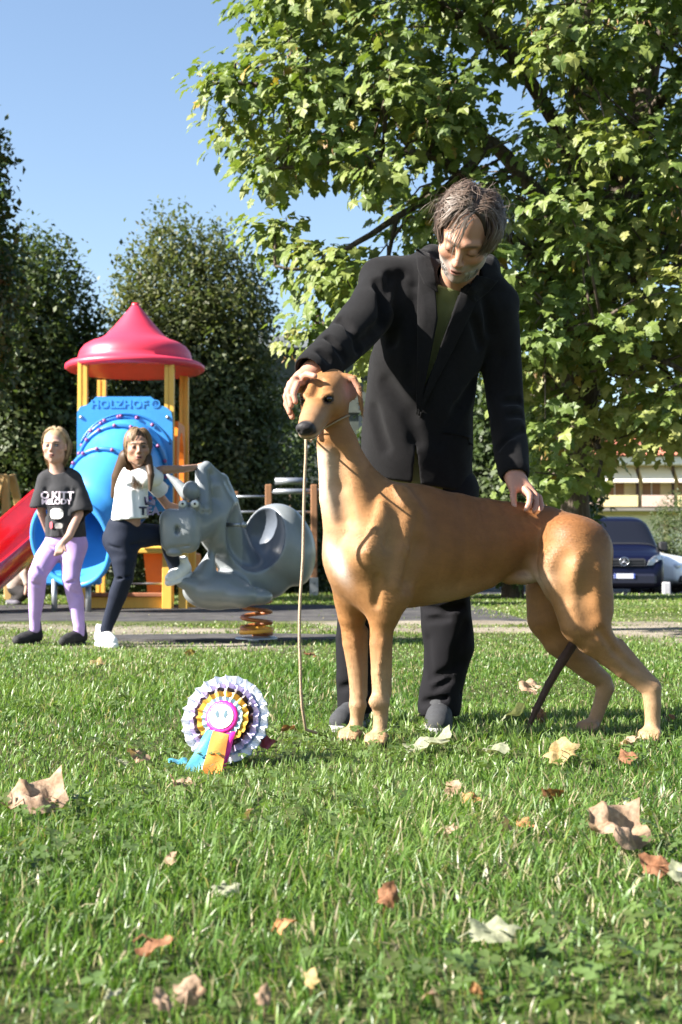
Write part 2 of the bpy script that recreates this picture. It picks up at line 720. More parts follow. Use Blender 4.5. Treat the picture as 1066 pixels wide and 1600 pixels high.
def build_strip():
    xs = np.arange(-9, 1.75, .12)
    V = []; F = []
    rows = 46
    for i, x in enumerate(xs):
        n0 = 12.7 + .10 * math.sin(x * 1.3) + .07 * math.sin(x * 5.1 + 1) + .05 * math.sin(x * 11)
        n1 = 17.4 + .08 * math.sin(x * 2.1)
        for j in range(rows):
            y = n0 + (n1 - n0) * j / (rows - 1)
            V.append((x, y, float(ground_z(x, y)) + .006 + (0.0 if 0 < j else -.02)))
    for i in range(len(xs) - 1):
        for j in range(rows - 1):
            a = i * rows + j
            F.append((a, a + rows, a + rows + 1, a + 1))
    mb = MB(); mb.add(V, F, 0, True)
    m_ = mat('worn rubber surface', (.050, .048, .052), rough=.9, col2=(.10, .095, .09), vscale=2.2, var=.3, bump=.6, bscale=90, spec=.2)
    o = mb.build('play_surface', m_); tag(o, kind='structure')
    # rubber slab under the spring rider
    c = gp(385, 1001); mb = MB()
    pts = []
    for k in range(28):
        a = 2 * PI * k / 28
        pts.append((c[0] - .05 + (.98 + .05 * math.sin(3 * a)) * math.cos(a), c[1] + .12 + (.42 + .03 * math.sin(5 * a + 1)) * math.sin(a), 0))
    top = [(p[0], p[1], .022) for p in pts]; bot = [(p[0], p[1], -.03) for p in pts]
    n = 28
    mb.add(bot + top, [list(range(n, 2 * n))] + [(i, (i + 1) % n, n + (i + 1) % n, n + i) for i in range(n)])
    o = mb.build('rubber_mat', m_)
    tag(o, 'grey worn rubber mat half overgrown under the spring rider', 'rubber mat')
    # road beyond the lawn
    mr = mat('road asphalt', (.05, .05, .055), rough=.9, var=.25, vscale=3, bump=.4, bscale=120, spec=.25)
    mb = MB(); mb.add([(-200, 29.5, -.312), (300, 29.5, -.312), (300, 60, -.312), (-200, 60, -.312)], [(0, 1, 2, 3)])
    o = mb.build('road', mr); tag(o, kind='structure')
    mk = mat('kerb stone', (.36, .35, .33), rough=.85, var=.2, vscale=6)
    mb = MB(); mb.box((40, 29.4, -.25), (480, .16, .26), bev=.01)
    o = mb.build('kerb', mk); tag(o, kind='structure')


build_strip()


# ------------------------------------------------------------------ grass
def build_grass():
    r = np.random.default_rng(42)
    Ys = []; 
    def dens(y):
        return np.where(y < 3, 11500., 11500 * (3 / y) ** 1.55) * np.where(y > 9, (9 / y) ** .9, 1)
    yy = np.linspace(1.15, 24, 400)
    wdt = .52 * yy + 1.3
    pdf = dens(yy) * wdt
    N = int(np.trapezoid(pdf, yy)) if hasattr(np, 'trapezoid') else int(np.trapz(pdf, yy))
    cdf = np.cumsum(pdf); cdf /= cdf[-1]
    y = np.interp(r.uniform(0, 1, N), cdf, yy)
    x = r.uniform(-.5, .5, N) * (.52 * y + 1.3)
    # clustering: pull blades towards tuft centres
    tx = np.round(x / .05 + r.normal(0, .35, N)) * .05; ty = np.round(y / .05 + r.normal(0, .35, N)) * .05
    near = (y < 9)
    x = np.where(near, x * .55 + tx * .45, x); y = np.where(near, y * .55 + ty * .45, y)
    keep = r.uniform(0, 1, N) > np.clip(dirt_mask(x, y) * 1.0, 0, .93)
    sm = strip_mask(x, y)
    keep &= r.uniform(0, 1, N) > sm * np.where(vnoise(x, y, 2.2, 53) > .45, .93, .995)
    c = gp(385, 1001)
    em = ((x - c[0] + .05) / .95) ** 2 + ((y - c[1] - .12) / .40) ** 2
    keep &= ~((em < 1) & (r.uniform(0, 1, N) > .03))
    x = x[keep]; y = y[keep]; N = len(x)
    lush = vnoise(x, y, 2.6, 31) * .5 + .5
    lush2 = vnoise(x, y, 9, 32) * .5 + .5
    H = (.034 + .024 * np.clip(lush, 0, 1) + .014 * lush2) * r.uniform(.55, 1.35, N)
    H *= np.interp(y, [1, 5.5, 8, 12, 20], [.74, .84, .58, .5, .75]) * (.86 + .34 * vnoise(x, y, 1.6, 51)) 
    H = np.clip(H, .012, .12)
    W = np.interp(y, [1, 4, 8, 14, 24], [.0030, .0038, .0065, .0115, .020]) * r.uniform(.55, 1.25, N)
    broad = r.uniform(0, 1, N) < .10
    W = np.where(broad & (y < 7), W * 1.8, W)
    wa = vnoise(x, y, 1.3, 33) * 2.4 + vnoise(x, y, 6, 34) * 1.2
    az = wa + r.normal(0, 1.9, N)
    lean = r.uniform(.15, 1.25, N) + .3 * (lush - .5)
    flat = r.uniform(0, 1, N) < .22
    lean = np.where(flat, r.uniform(1.4, 2.3, N), lean)
    H = np.where(flat, H * 1.35, H)
    dirx = np.cos(az); diry = np.sin(az)
    zb = ground_z(x, y) - .004
    segs = 3
    cx, cy, cz = x.copy(), y.copy(), zb.copy()
    rows = []
    ang = lean * .25
    sx = -diry; sy = dirx
    tw = r.normal(0, .9, N)
    sdx = sx * np.cos(tw) + dirx * np.sin(tw); sdy = sy * np.cos(tw) + diry * np.sin(tw)
    for i in range(segs + 1):
        t = i / segs
        w = W * (1 - .12 * i) * .5 if i < segs else W * 0
        rows.append((cx.copy(), cy.copy(), cz.copy(), w))
        st = H / segs
        cx += dirx * np.sin(ang) * st; cy += diry * np.sin(ang) * st; cz += np.cos(ang) * st
        ang = ang + lean * .42
        cz = np.maximum(cz, zb + .006)
    V = []
    for i, (a, b, c_, w) in enumerate(rows):
        if i < segs:
            V.append(np.stack([a - sdx * w, b - sdy * w, c_], 1)); V.append(np.stack([a + sdx * w, b + sdy * w, c_], 1))
        else:
            V.append(np.stack([a, b, c_], 1))
    nv = 2 * segs + 1
    V = np.stack(V, 1).reshape(-1, 3)
    base = np.arange(N) * nv
    F4 = np.concatenate([np.stack([base + 2 * i, base + 2 * i + 1, base + 2 * i + 3, base + 2 * i + 2], 1) for i in range(segs - 1)])
    F3 = np.stack([base + 2 * segs - 2, base + 2 * segs - 1, base + 2 * segs], 1)
    g = np.array([[.066, .142, .022], [.094, .190, .028], [.142, .250, .042], [.210, .305, .075], [.122, .205, .046]])
    u = np.clip(.5 + .38 * vnoise(x, y, 1.9, 35) + r.normal(0, .26, N), 0, .999) * 4
    i0 = u.astype(int); f = (u - i0)[:, None]
    col = g[i0] * (1 - f) + g[i0 + 1] * f
    far = sstep(8.5, 12, y)[:, None]
    col = col * (1 - far * .0) + far * np.array([.03, .015, .0])
    straw = r.uniform(0, 1, N) < (.08 + .14 * sstep(.3, 1.0, vnoise(x, y, 2.4, 52)) + .12 * sstep(.2, 1, dirt_mask(x, y)) + .05 * sstep(7, 10, y))
    col[straw] = np.array([.42, .37, .21]) * r.uniform(.6, 1.1, (straw.sum(), 1))
    col *= r.uniform(.8, 1.2, (N, 1))
    # brightness: root darker is left to shade; keep colour constant per blade
    C = np.repeat(col, nv, 0)
    me = fast_mesh('grass', V, F4=F4, F3=F3, col=C)
    mg = mat('grass blade', rough=.42, attr='col', spec=.45, trans=.32)
    o = link('grass', me, mg); tag(o, 'green lawn grass with yellowed blades', 'grass', kind='stuff')
    # clover and small weeds
    M = 5200
    cy = np.interp(r.uniform(0, 1, M), cdf, yy); cy = np.where(cy > 7, r.uniform(1.4, 5, M), cy)
    cx = r.uniform(-.5, .5, M) * (.52 * cy + .6)
    kk = vnoise(cx, cy, 3.2, 41) + r.normal(0, .35, M) > .15
    cx = cx[kk]; cy = cy[kk]; M = len(cx)
    V = []; F = []; C = []
    for i in range(M):
        h = r.uniform(.02, .055); s = r.uniform(.006, .0125)
        tilt = r.normal(0, .35, 2); a0 = r.uniform(0, 6.28)
        nrm = nz((tilt[0], tilt[1], 1)); ux = nz(np.cross(nrm, (0, 1, .1))); uy = np.cross(nrm, ux)
        p0 = np.array((cx[i], cy[i], float(ground_z(cx[i], cy[i])) + h))
        cc = np.array([.095, .155, .045]) * r.uniform(.7, 1.4) + np.array([.03, .02, 0]) * r.uniform(0, 1)
        for q in range(3):
            a = a0 + q * 2.094
            d = math.cos(a) * ux + math.sin(a) * uy; e = np.cross(nrm, d)
            b = len(V)
            V += [p0, p0 + d * s * .7 + e * s * .62 + nrm * s * .15, p0 + d * s * 1.5 + e * s * .45, p0 + d * s * 1.38, p0 + d * s * 1.5 - e * s * .45, p0 + d * s * .7 - e * s * .62 + nrm * s * .15]
            F.append((b, b + 1, b + 2, b + 3)); F.append((b, b + 3, b + 4, b + 5))
            C += [cc] * 6
    me = fast_mesh('clover', np.array(V), F4=np.array(F), col=np.array(C))
    o = link('clover', me, mg); tag(o, 'low clover leaves growing through the lawn', 'clover', kind='stuff')


build_grass()


# ------------------------------------------------------------------ leaves
def leaf_quads(C, D, N, S, asp=.55, fold=.12):
    """rhombic folded leaves: returns V,(n,4)F"""
    D = D / np.linalg.norm(D, axis=1)[:, None]
    X = np.cross(D, N); X /= np.linalg.norm(X, axis=1)[:, None] + 1e-9
    N2 = np.cross(X, D)
    S = S[:, None]
    v0 = C; v1 = C + D * S * .45 + X * S * asp * .5 + N2 * S * fold; v2 = C + D * S; v3 = C + D * S * .45 - X * S * asp * .5 + N2 * S * fold
    V = np.stack([v0, v1, v2, v3], 1).reshape(-1, 3)
    b = np.arange(len(C)) * 4
    return V, np.stack([b, b + 1, b + 2, b + 3], 1)


def rand_dirs(r, n):
    v = r.normal(size=(n, 3)); return v / np.linalg.norm(v, axis=1)[:, None]


BARK = mat('bark', (.10, .075, .055), rough=.95, col2=(.17, .14, .11), vscale=9, var=.3, bump=1.0, bscale=30, stretch=(1, 1, .25), spec=.1, bdist=.03)
FOL = mat('foliage', rough=.5, attr='col', spec=.35, trans=.28)


def dense_tree(name, label, cat, base, height, rad, n_clump, per, leaf, seed, cols, low=.6, shape=1.0, group=None, spike=.35, trunk_r=.14, top_sharp=1.0):
    """broadleaf crown from clumps of small leaves on an egg-shaped volume"""
    r = np.random.default_rng(seed)
    t = empty(name, base, label, cat, group)
    bx, by, bz = base
    mb = MB()
    mb.tube([(bx, by, bz - .1), (bx + .05, by, bz + height * .3), (bx - .03, by + .03, bz + height * .6), (bx, by, bz + height * .88)], [trunk_r * 1.25, trunk_r, trunk_r * .6, trunk_r * .15], 10)
    mb.build('trunk', BARK, t)
    hc = (height - low) / 2; zc = bz + low + hc
    d = rand_dirs(r, n_clump)
    rr = r.uniform(0, 1, n_clump) ** .28
    lump = 1 + .10 * np.sin(d[:, 0] * 5 + seed) * np.cos(d[:, 2] * 4 + 2 * seed) + r.normal(0, .05, n_clump)
    cz = d[:, 2] * rr
    prof = np.where(cz > 0, np.maximum(1 - cz, 0.0) ** (.0 + .12 * (top_sharp - 1)), 1)
    hz_ = np.sqrt(np.maximum(1 - d[:, 2] ** 2, .02)); prof = prof * np.where(d[:, 2] < .1, hz_ ** -.65, hz_ ** -.22)
    C = np.stack([d[:, 0] * rr * rad * lump * prof, d[:, 1] * rr * rad * lump * prof, cz * hc * (1 + .03 * r.normal(size=n_clump))], 1)
    C[:, 2] += -.10 * hc * (1 - np.abs(cz))
    C += np.array([bx, by, zc])
    out = C - np.array([bx, by, zc - hc * .3]); out /= np.linalg.norm(out, axis=1)[:, None] + 1e-6
    # each clump: leaves along a short sprig pointing out/up
    n = n_clump * per
    ci = np.repeat(np.arange(n_clump), per)
    sp = out[ci] * .8 + np.array([0, 0, .7]); sp /= np.linalg.norm(sp, axis=1)[:, None]
    sz = rad * .11
    tpos = r.uniform(-1, 1, n)
    P = C[ci] + sp * (tpos * spike * rad * .35)[:, None] + r.normal(0, 1, (n, 3)) * (sz * (1 - .45 * np.abs(tpos)))[:, None]
    D = out[ci] * .5 + rand_dirs(r, n) * .8 + np.array([0, 0, -.25])
    tn = rand_dirs(r, n_clump)[ci]
    N = out[ci] * .9 + tn * .35 + rand_dirs(r, n) * .42 + np.array([0, 0, .35])
    S = leaf * r.uniform(.6, 1.3, n) * np.where(rr[ci] < .7, 1.5, 1)
    V, F = leaf_quads(P, D, N, S, .62)
    cols = np.array(cols)
    u = np.clip(r.uniform(0, 1, n_clump)[ci] * .6 + r.uniform(0, 1, n) * .4, 0, .999) * (len(cols) - 1)
    i0 = u.astype(int); f = (u - i0)[:, None]
    c = (cols[i0] * (1 - f) + cols[i0 + 1] * f) * r.uniform(.75, 1.25, (n, 1))
    me = fast_mesh('crown', V, F4=F, col=np.repeat(c, 4, 0))
    link('crown', me, FOL, t)
    # boughs inside
    mb = MB()
    for i in range(14):
        k = r.integers(n_clump)
        z0 = bz + height * r.uniform(.2, .6)
        a = np.array((bx, by, z0)); b = C[k]
        mb.tube([a, (a + b) / 2 + np.array((0, 0, .1)), b], [trunk_r * .35, trunk_r * .2, .01], 6)
    mb.build('boughs', BARK, t)
    return t


DK = [[.042, .070, .022], [.066, .100, .032], [.105, .138, .050], [.155, .165, .072]]
OL = [[.060, .085, .028], [.095, .125, .042], [.15, .165, .068], [.22, .21, .11]]


def tree_at(px, Y, topy, wpx, **k):
    b = at(px, 880, Y); ppm = FPX / Y
    z0 = float(ground_z(b[0], Y))
    H = at(px, topy, Y)[2] - z0
    return dense_tree(base=(b[0], Y, z0), height=H, rad=wpx / ppm / 2, **k)


tree_at(297, 26, 343, 292, name='hornbeam_tree', label='dense egg-shaped dark tree rising behind the red playground roof', cat='tree', n_clump=1500, per=40, leaf=.105, seed=5, cols=OL, low=.1, top_sharp=1.6)
tree_at(35, 24, 362, 262, name='hornbeam_tree', label='dark rounded tree left of the red playground roof, behind the blonde girl', cat='tree', n_clump=1300, per=38, leaf=.105, seed=9, cols=DK, low=.1, top_sharp=1.3)
tree_at(-112, 19, 130, 270, name='tall_tree', label='tall dark tree cut by the left edge of the photo above the other trees', cat='tree', n_clump=650, per=34, leaf=.12, seed=14, cols=DK[:3], low=2.6, spike=.6, top_sharp=1.2)
for q_, (a_, b_, c_) in enumerate(((60, 770, 'low dark bush behind the red slide and the blonde girl'), (240, 760, 'low dark bush seen under the playground tower deck'), (455, 740, 'low dark bush behind the brown climbing frame'))):
    tree_at(a_, 29, b_, 260, name='low_bush', label=c_, cat='bush', n_clump=260, per=30, leaf=.12, seed=31 + q_, cols=DK[:3], low=-.3)
tree_at(190, 31, 560, 300, name='evergreen_bush', label='dark bush filling the gap behind the playground tower', cat='bush', n_clump=420, per=34, leaf=.13, seed=21, cols=DK[:3], low=.0, group=None)
tree_at(395, 30, 600, 220, name='evergreen_bush', label='dark bush beside the low dark building behind the spring rider', cat='bush', n_clump=300, per=34, leaf=.13, seed=22, cols=DK[:2], low=.0)
tree_at(-20, 30, 620, 260, name='evergreen_bush', label='dark bush low at the left edge behind the swing frame', cat='bush', n_clump=300, per=34, leaf=.13, seed=23, cols=DK[:3], low=.0)
tree_at(800, 21, 560, 250, name='laurel_tree', label='dark green tree in shade behind the man, under the maple crown', cat='tree', n_clump=520, per=34, leaf=.12, seed=24, cols=DK[:3], low=.25)
tree_at(640, 25, 600, 200, name='evergreen_bush', label='dark bush seen in the gap between the man and the greyhound', cat='bush', n_clump=300, per=34, leaf=.13, seed=25, cols=DK[:2], low=.0)
tree_at(1078, 50, 758, 128, name='round_shrub', label='round dark shrub at the right edge above the white car', cat='shrub', n_clump=330, per=40, leaf=.075, seed=26, cols=DK, low=.0)

# ------------------------------------------------------------------ maple
ML = np.array([(0, .02), (.10, -.07), (.20, -.12), (.30, -.10), (.44, -.03), (.36, .08), (.33, .17), (.46, .26), (.60, .45), (.44, .46), (.30, .47),
               (.24, .50), (.26, .62), (.20, .72), (.10, .82), (0, 1.02)])
ML2 = np.concatenate([ML, np.stack([-ML[-2:0:-1, 0], ML[-2:0:-1, 1]], 1)])


def maple_template(cup, seed):
    r = np.random.default_rng(seed)
    o = ML2.copy()
    an = np.arctan2(o[:, 1] - .38, o[:, 0]); cir = np.stack([.42 * np.cos(an), .38 + .47 * np.sin(an)], 1)
    o = o * .80 + cir * .20
    o += r.normal(0, .012, o.shape)
    c = np.array([(0, .34)])
    P2 = np.concatenate([c, o])
    rad = np.hypot(P2[:, 0], P2[:, 1] - .34)
    z = -cup * rad ** 1.6 + .16 * np.abs(P2[:, 0]) - .12 * np.maximum(P2[:, 1] - .5, 0) + r.normal(0, .012, len(P2))
    z -= .10 * np.cos(P2[:, 0] * 7 + seed) * rad
    P = np.concatenate([P2, z[:, None]], 1)
    n = len(o)
    F = np.array([(0, 1 + i, 1 + (i + 1) % n) for i in range(n)])
    return P, F


def leaf_mesh_batch(C, D, N, S, T):
    D = D / np.linalg.norm(D, axis=1)[:, None]
    X = np.cross(D, N); X /= np.linalg.norm(X, axis=1)[:, None] + 1e-9
    N2 = np.cross(X, D)
    P, F = T
    V = C[:, None] + S[:, None, None] * (P[None, :, 0:1] * X[:, None] + P[None, :, 1:2] * D[:, None] + P[None, :, 2:3] * N2[:, None])
    F = F[None] + (np.arange(len(C)) * len(P))[:, None, None]
    return V.reshape(-1, 3), F.reshape(-1, 3)


def build_maple():
    r = np.random.default_rng(77)
    tb = at(886, 880, 11.2); tb[2] = 0
    t = empty('maple_tree', tb, 'big maple with broad lobed leaves and seed clusters overhanging the man from the right', 'tree')
    limbs = []
    def W(px, py, Y): return at(px, py, Y)
    trunk = [tb + np.array((0, 0, -.1)), W(888, 800, 11.2), W(905, 640, 11.2), W(940, 430, 11.1), W(985, 250, 11), W(1012, 100, 11), W(1020, -80, 11.1), W(1030, -300, 11.2)]
    limbs.append((trunk, [.21, .175, .16, .145, .125, .11, .09, .06], 'trunk'))
    def limb(pts, r0, r1):
        n = len(pts)
        limbs.append(([W(*p) for p in pts], [r0 + (r1 - r0) * i / (n - 1) for i in range(n)], 'branch'))
    limb([(930, 470, 11.1), (860, 330, 10.8), (770, 225, 10.5), (660, 185, 10.2), (540, 160, 10), (420, 135, 9.8), (330, 130, 9.7)], .075, .012)
    limb([(945, 400, 11.1), (890, 240, 10.6), (800, 90, 10.2), (690, 10, 9.9), (560, -50, 9.7), (440, -70, 9.6)], .07, .015)
    limb([(770, 225, 10.5), (700, 290, 10), (620, 340, 9.8), (540, 390, 9.6), (470, 420, 9.5), (430, 415, 9.5)], .035, .008)
    limb([(915, 560, 11.2), (850, 430, 10.6), (760, 330, 10), (690, 250, 9.8), (600, 240, 9.6), (500, 255, 9.5), (400, 270, 9.5)], .05, .010)
    limb([(935, 480, 11.1), (1000, 430, 10.2), (1070, 420, 9.6), (1150, 440, 9.2)], .05, .015)
    limb([(915, 600, 11.2), (960, 560, 10.4), (1020, 560, 9.8), (1090, 590, 9.5)], .045, .012)
    limb([(905, 650, 11.2), (860, 600, 10.4), (850, 560, 9.9), (880, 520, 9.4), (940, 500, 9.1)], .04, .012)
    limb([(985, 250, 11), (1050, 130, 10.3), (1130, 50, 9.9), (1200, 0, 9.6)], .06, .02)
    limb([(890, 240, 10.6), (900, 100, 9.6), (930, -20, 9.2), (960, -120, 9)], .04, .012)
    limb([(620, 340, 9.8), (600, 420, 9.7), (560, 480, 9.6), (515, 530, 9.6)], .018, .006)
    limb([(905, 660, 11.2), (930, 690, 10.6), (940, 720, 10.3), (930, 760, 10.1)], .03, .008)
    net = []
    for pts, rad, nm in limbs:
        mb = MB()
        # smooth the polyline
        Q = []
        for i in range(len(pts) - 1):
            p0 = pts[max(i - 1, 0)]; p1 = pts[i]; p2 = pts[i + 1]; p3 = pts[min(i + 2, len(pts) - 1)]
            for k in range(4):
                u = k / 4
                Q.append((.5 * ((2 * p1) + (-p0 + p2) * u + (2 * p0 - 5 * p1 + 4 * p2 - p3) * u * u + (-p0 + 3 * p1 - 3 * p2 + p3) * u ** 3), rad[i] + (rad[i + 1] - rad[i]) * u))
        Q.append((pts[-1], rad[-1]))
        wob = [q[0] + r.normal(0, q[1] * .12, 3) for q in Q]
        mb.tube(wob, [q[1] for q in Q], 12 if nm == 'trunk' else 7)
        mb.build(nm, BARK, t)
        net += [w for w in wob[2:]]
    net = np.array(net)
    # clump centres, by region (photo outline at real distances)
    poly = [(395, -160), (398, 0), (378, 70), (345, 88), (285, 128), (292, 215), (345, 215), (352, 285), (400, 300), (432, 318), (445, 330), (415, 362), (405, 400), (420, 455), (446, 480), (465, 560),
            (560, 600), (620, 560), (760, 500), (800, 640), (815, 735), (835, 760), (925, 785), (985, 755), (1000, 722), (1050, 710), (1230, 690), (1230, -160)]
    def inside(x, y):
        c = False; j = len(poly) - 1
        for i in range(len(poly)):
            xi, yi = poly[i]; xj, yj = poly[j]
            if (yi > y) != (yj > y) and x < (xj - xi) * (y - yi) / (yj - yi) + xi: c = not c
            j = i
        return c
    gaps = [(525, 352, 72, 36), (500, 318, 42, 22), (560, 330, 40, 18), (725, 240, 26, 30), (700, 275, 20, 22), (850, 150, 14, 20), (632, 385, 30, 18), (985, 150, 26, 34), (455, 478, 26, 30), (812, 280, 14, 16), (930, 35, 20, 18), (1005, 112, 14, 14), (800, 190, 12, 10), (980, 728, 34, 14)]
    C = []
    edge_m = 22
    tries = 0
    while len(C) < 430 and tries < 40000:
        tries += 1
        px = r.uniform(285, 1225); py = r.uniform(-160, 785)
        if not inside(px, py): continue
        if not (inside(px - edge_m, py) and inside(px, py - 14) and inside(px, py + edge_m)) and r.uniform() < .8: continue
        if any(((px - g[0]) / (g[2] + 14)) ** 2 + ((py - g[1]) / (g[3] + 14)) ** 2 < 1 for g in gaps): continue
        Y = r.uniform(8.9, 12.4)
        if py > 600: Y = r.uniform(9.3, 11.6)
        if px < 560: Y = r.uniform(9.0, 10.8)
        p = W(px, py, Y)
        # fewer where sky should flicker through
        if 560 < px < 800 and 150 < py < 420 and r.uniform() < .35: continue
        if C and min(np.linalg.norm(p - q) for q in C) < .24: continue
        C.append(p)
    C = np.array(C); n = len(C)
    # twigs
    mb = MB()
    for p in C:
        dd = np.linalg.norm(net - p, axis=1); q = net[dd.argmin()]
        mid = (p + q) / 2 + np.array((0, 0, .06)) + r.normal(0, .04, 3)
        mb.tube([q, mid, p + np.array((0, 0, .05))], [.012, .008, .004], 5)
    tw = mb.build('twigs', BARK, t); tag(tw, kind='stuff')
    # leaves
    per = 58
    ci = np.repeat(np.arange(n), per); N_ = len(ci)
    off = rand_dirs(r, N_) * (r.uniform(0, 1, N_) ** .5)[:, None] * np.array([.32, .34, .21])
    P = C[ci] + off
    od = off / (np.linalg.norm(off, axis=1)[:, None] + 1e-6)
    D = od * .75 + rand_dirs(r, N_) * .45 + np.array([0, -.08, -.78])
    Nn = np.array([-.42, -.35, .80]) + rand_dirs(r, N_) * .45 + od * .25
    S = r.uniform(.05, .118, N_)
    ys = P[:, 1]
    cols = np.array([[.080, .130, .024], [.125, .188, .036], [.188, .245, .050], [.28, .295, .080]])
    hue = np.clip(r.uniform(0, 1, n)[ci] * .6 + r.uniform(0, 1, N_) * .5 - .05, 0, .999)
    # the lower right boughs are yellower
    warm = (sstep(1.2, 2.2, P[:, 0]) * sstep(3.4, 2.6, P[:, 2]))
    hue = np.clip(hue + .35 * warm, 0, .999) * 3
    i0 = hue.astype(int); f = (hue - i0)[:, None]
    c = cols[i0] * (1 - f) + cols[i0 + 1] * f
    yel = r.uniform(0, 1, N_) < .012
    c[yel] = [.38, .27, .05]
    T = [maple_template(.28, 1), maple_template(.42, 2), maple_template(.16, 3)]
    # the largest in the photo become single objects
    px_ = 533 + P[:, 0] / P[:, 1] * FPX; py_ = 880 - (P[:, 2] - .5) / P[:, 1] * FPX
    vis = (px_ > 290) & (px_ < 1060) & (py_ > 5) & (py_ < 790)
    score = np.where(vis, S / P[:, 1], 0)
    top = np.argsort(-score)[:300]
    single = np.zeros(N_, bool); single[top] = True
    rest = ~single
    Vs = []; Fs = []; Cs = []; nb = 0
    for k in range(3):
        m = rest & (np.arange(N_) % 3 == k)
        V, F = leaf_mesh_batch(P[m], D[m], Nn[m], S[m], T[k])
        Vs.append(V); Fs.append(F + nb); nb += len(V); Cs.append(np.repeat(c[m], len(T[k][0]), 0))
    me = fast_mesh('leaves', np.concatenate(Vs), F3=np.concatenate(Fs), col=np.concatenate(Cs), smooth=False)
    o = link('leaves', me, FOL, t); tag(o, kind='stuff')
    vars_ = []
    for k in range(9):
        P0, F0 = T[k % 3]
        me = fast_mesh('leaf', P0, F3=F0, col=np.repeat(np.array([c[top[k * 7]]]), len(P0), 0), smooth=False)
        me.materials.append(FOL); vars_.append(me)
    Mi = Matrix.Translation(t.location).inverted()
    for q, i in enumerate(top):
        d = nz(D[i]); x = nz(np.cross(d, Nn[i])); n2 = np.cross(x, d)
        M = Matrix([[x[0] * S[i], d[0] * S[i], n2[0] * S[i], P[i, 0]], [x[1] * S[i], d[1] * S[i], n2[1] * S[i], P[i, 1]], [x[2] * S[i], d[2] * S[i], n2[2] * S[i], P[i, 2]], [0, 0, 0, 1]])
        o = bpy.data.objects.new('leaf', vars_[q % 9]); COL.objects.link(o); o.parent = t; o.matrix_basis = Mi @ M
    # hanging seed clusters
    V = []; F = []; Cc = []
    for i in r.choice(n, 190, replace=False):
        c0 = C[i] + r.normal(0, .12, 3) + np.array([-.05, -.2, -.08])
        for k in range(9):
            p = c0 + r.normal(0, .03, 3); d = nz(np.array([0, 0, -1]) + r.normal(0, .45, 3)); x = nz(np.cross(d, r.normal(size=3)))
            L = r.uniform(.03, .045); b = len(V)
            V += [p, p + d * L * .5 + x * .006, p + d * L, p + d * L * .6 - x * .005]; F.append((b, b + 1, b + 2, b + 3))
            Cc += [np.array([.34, .21, .10]) * r.uniform(.6, 1.3)] * 4
    me = fast_mesh('seed_clusters', np.array(V), F4=np.array(F), col=np.array(Cc))
    o = link('seed_clusters', me, FOL, t); tag(o, kind='stuff')


build_maple()

# ================================================================== BUILDINGS
def wall_mat(n, c, **k): return mat(n, c, rough=.9, var=.08, vscale=1.5, bump=.15, bscale=30, **k)


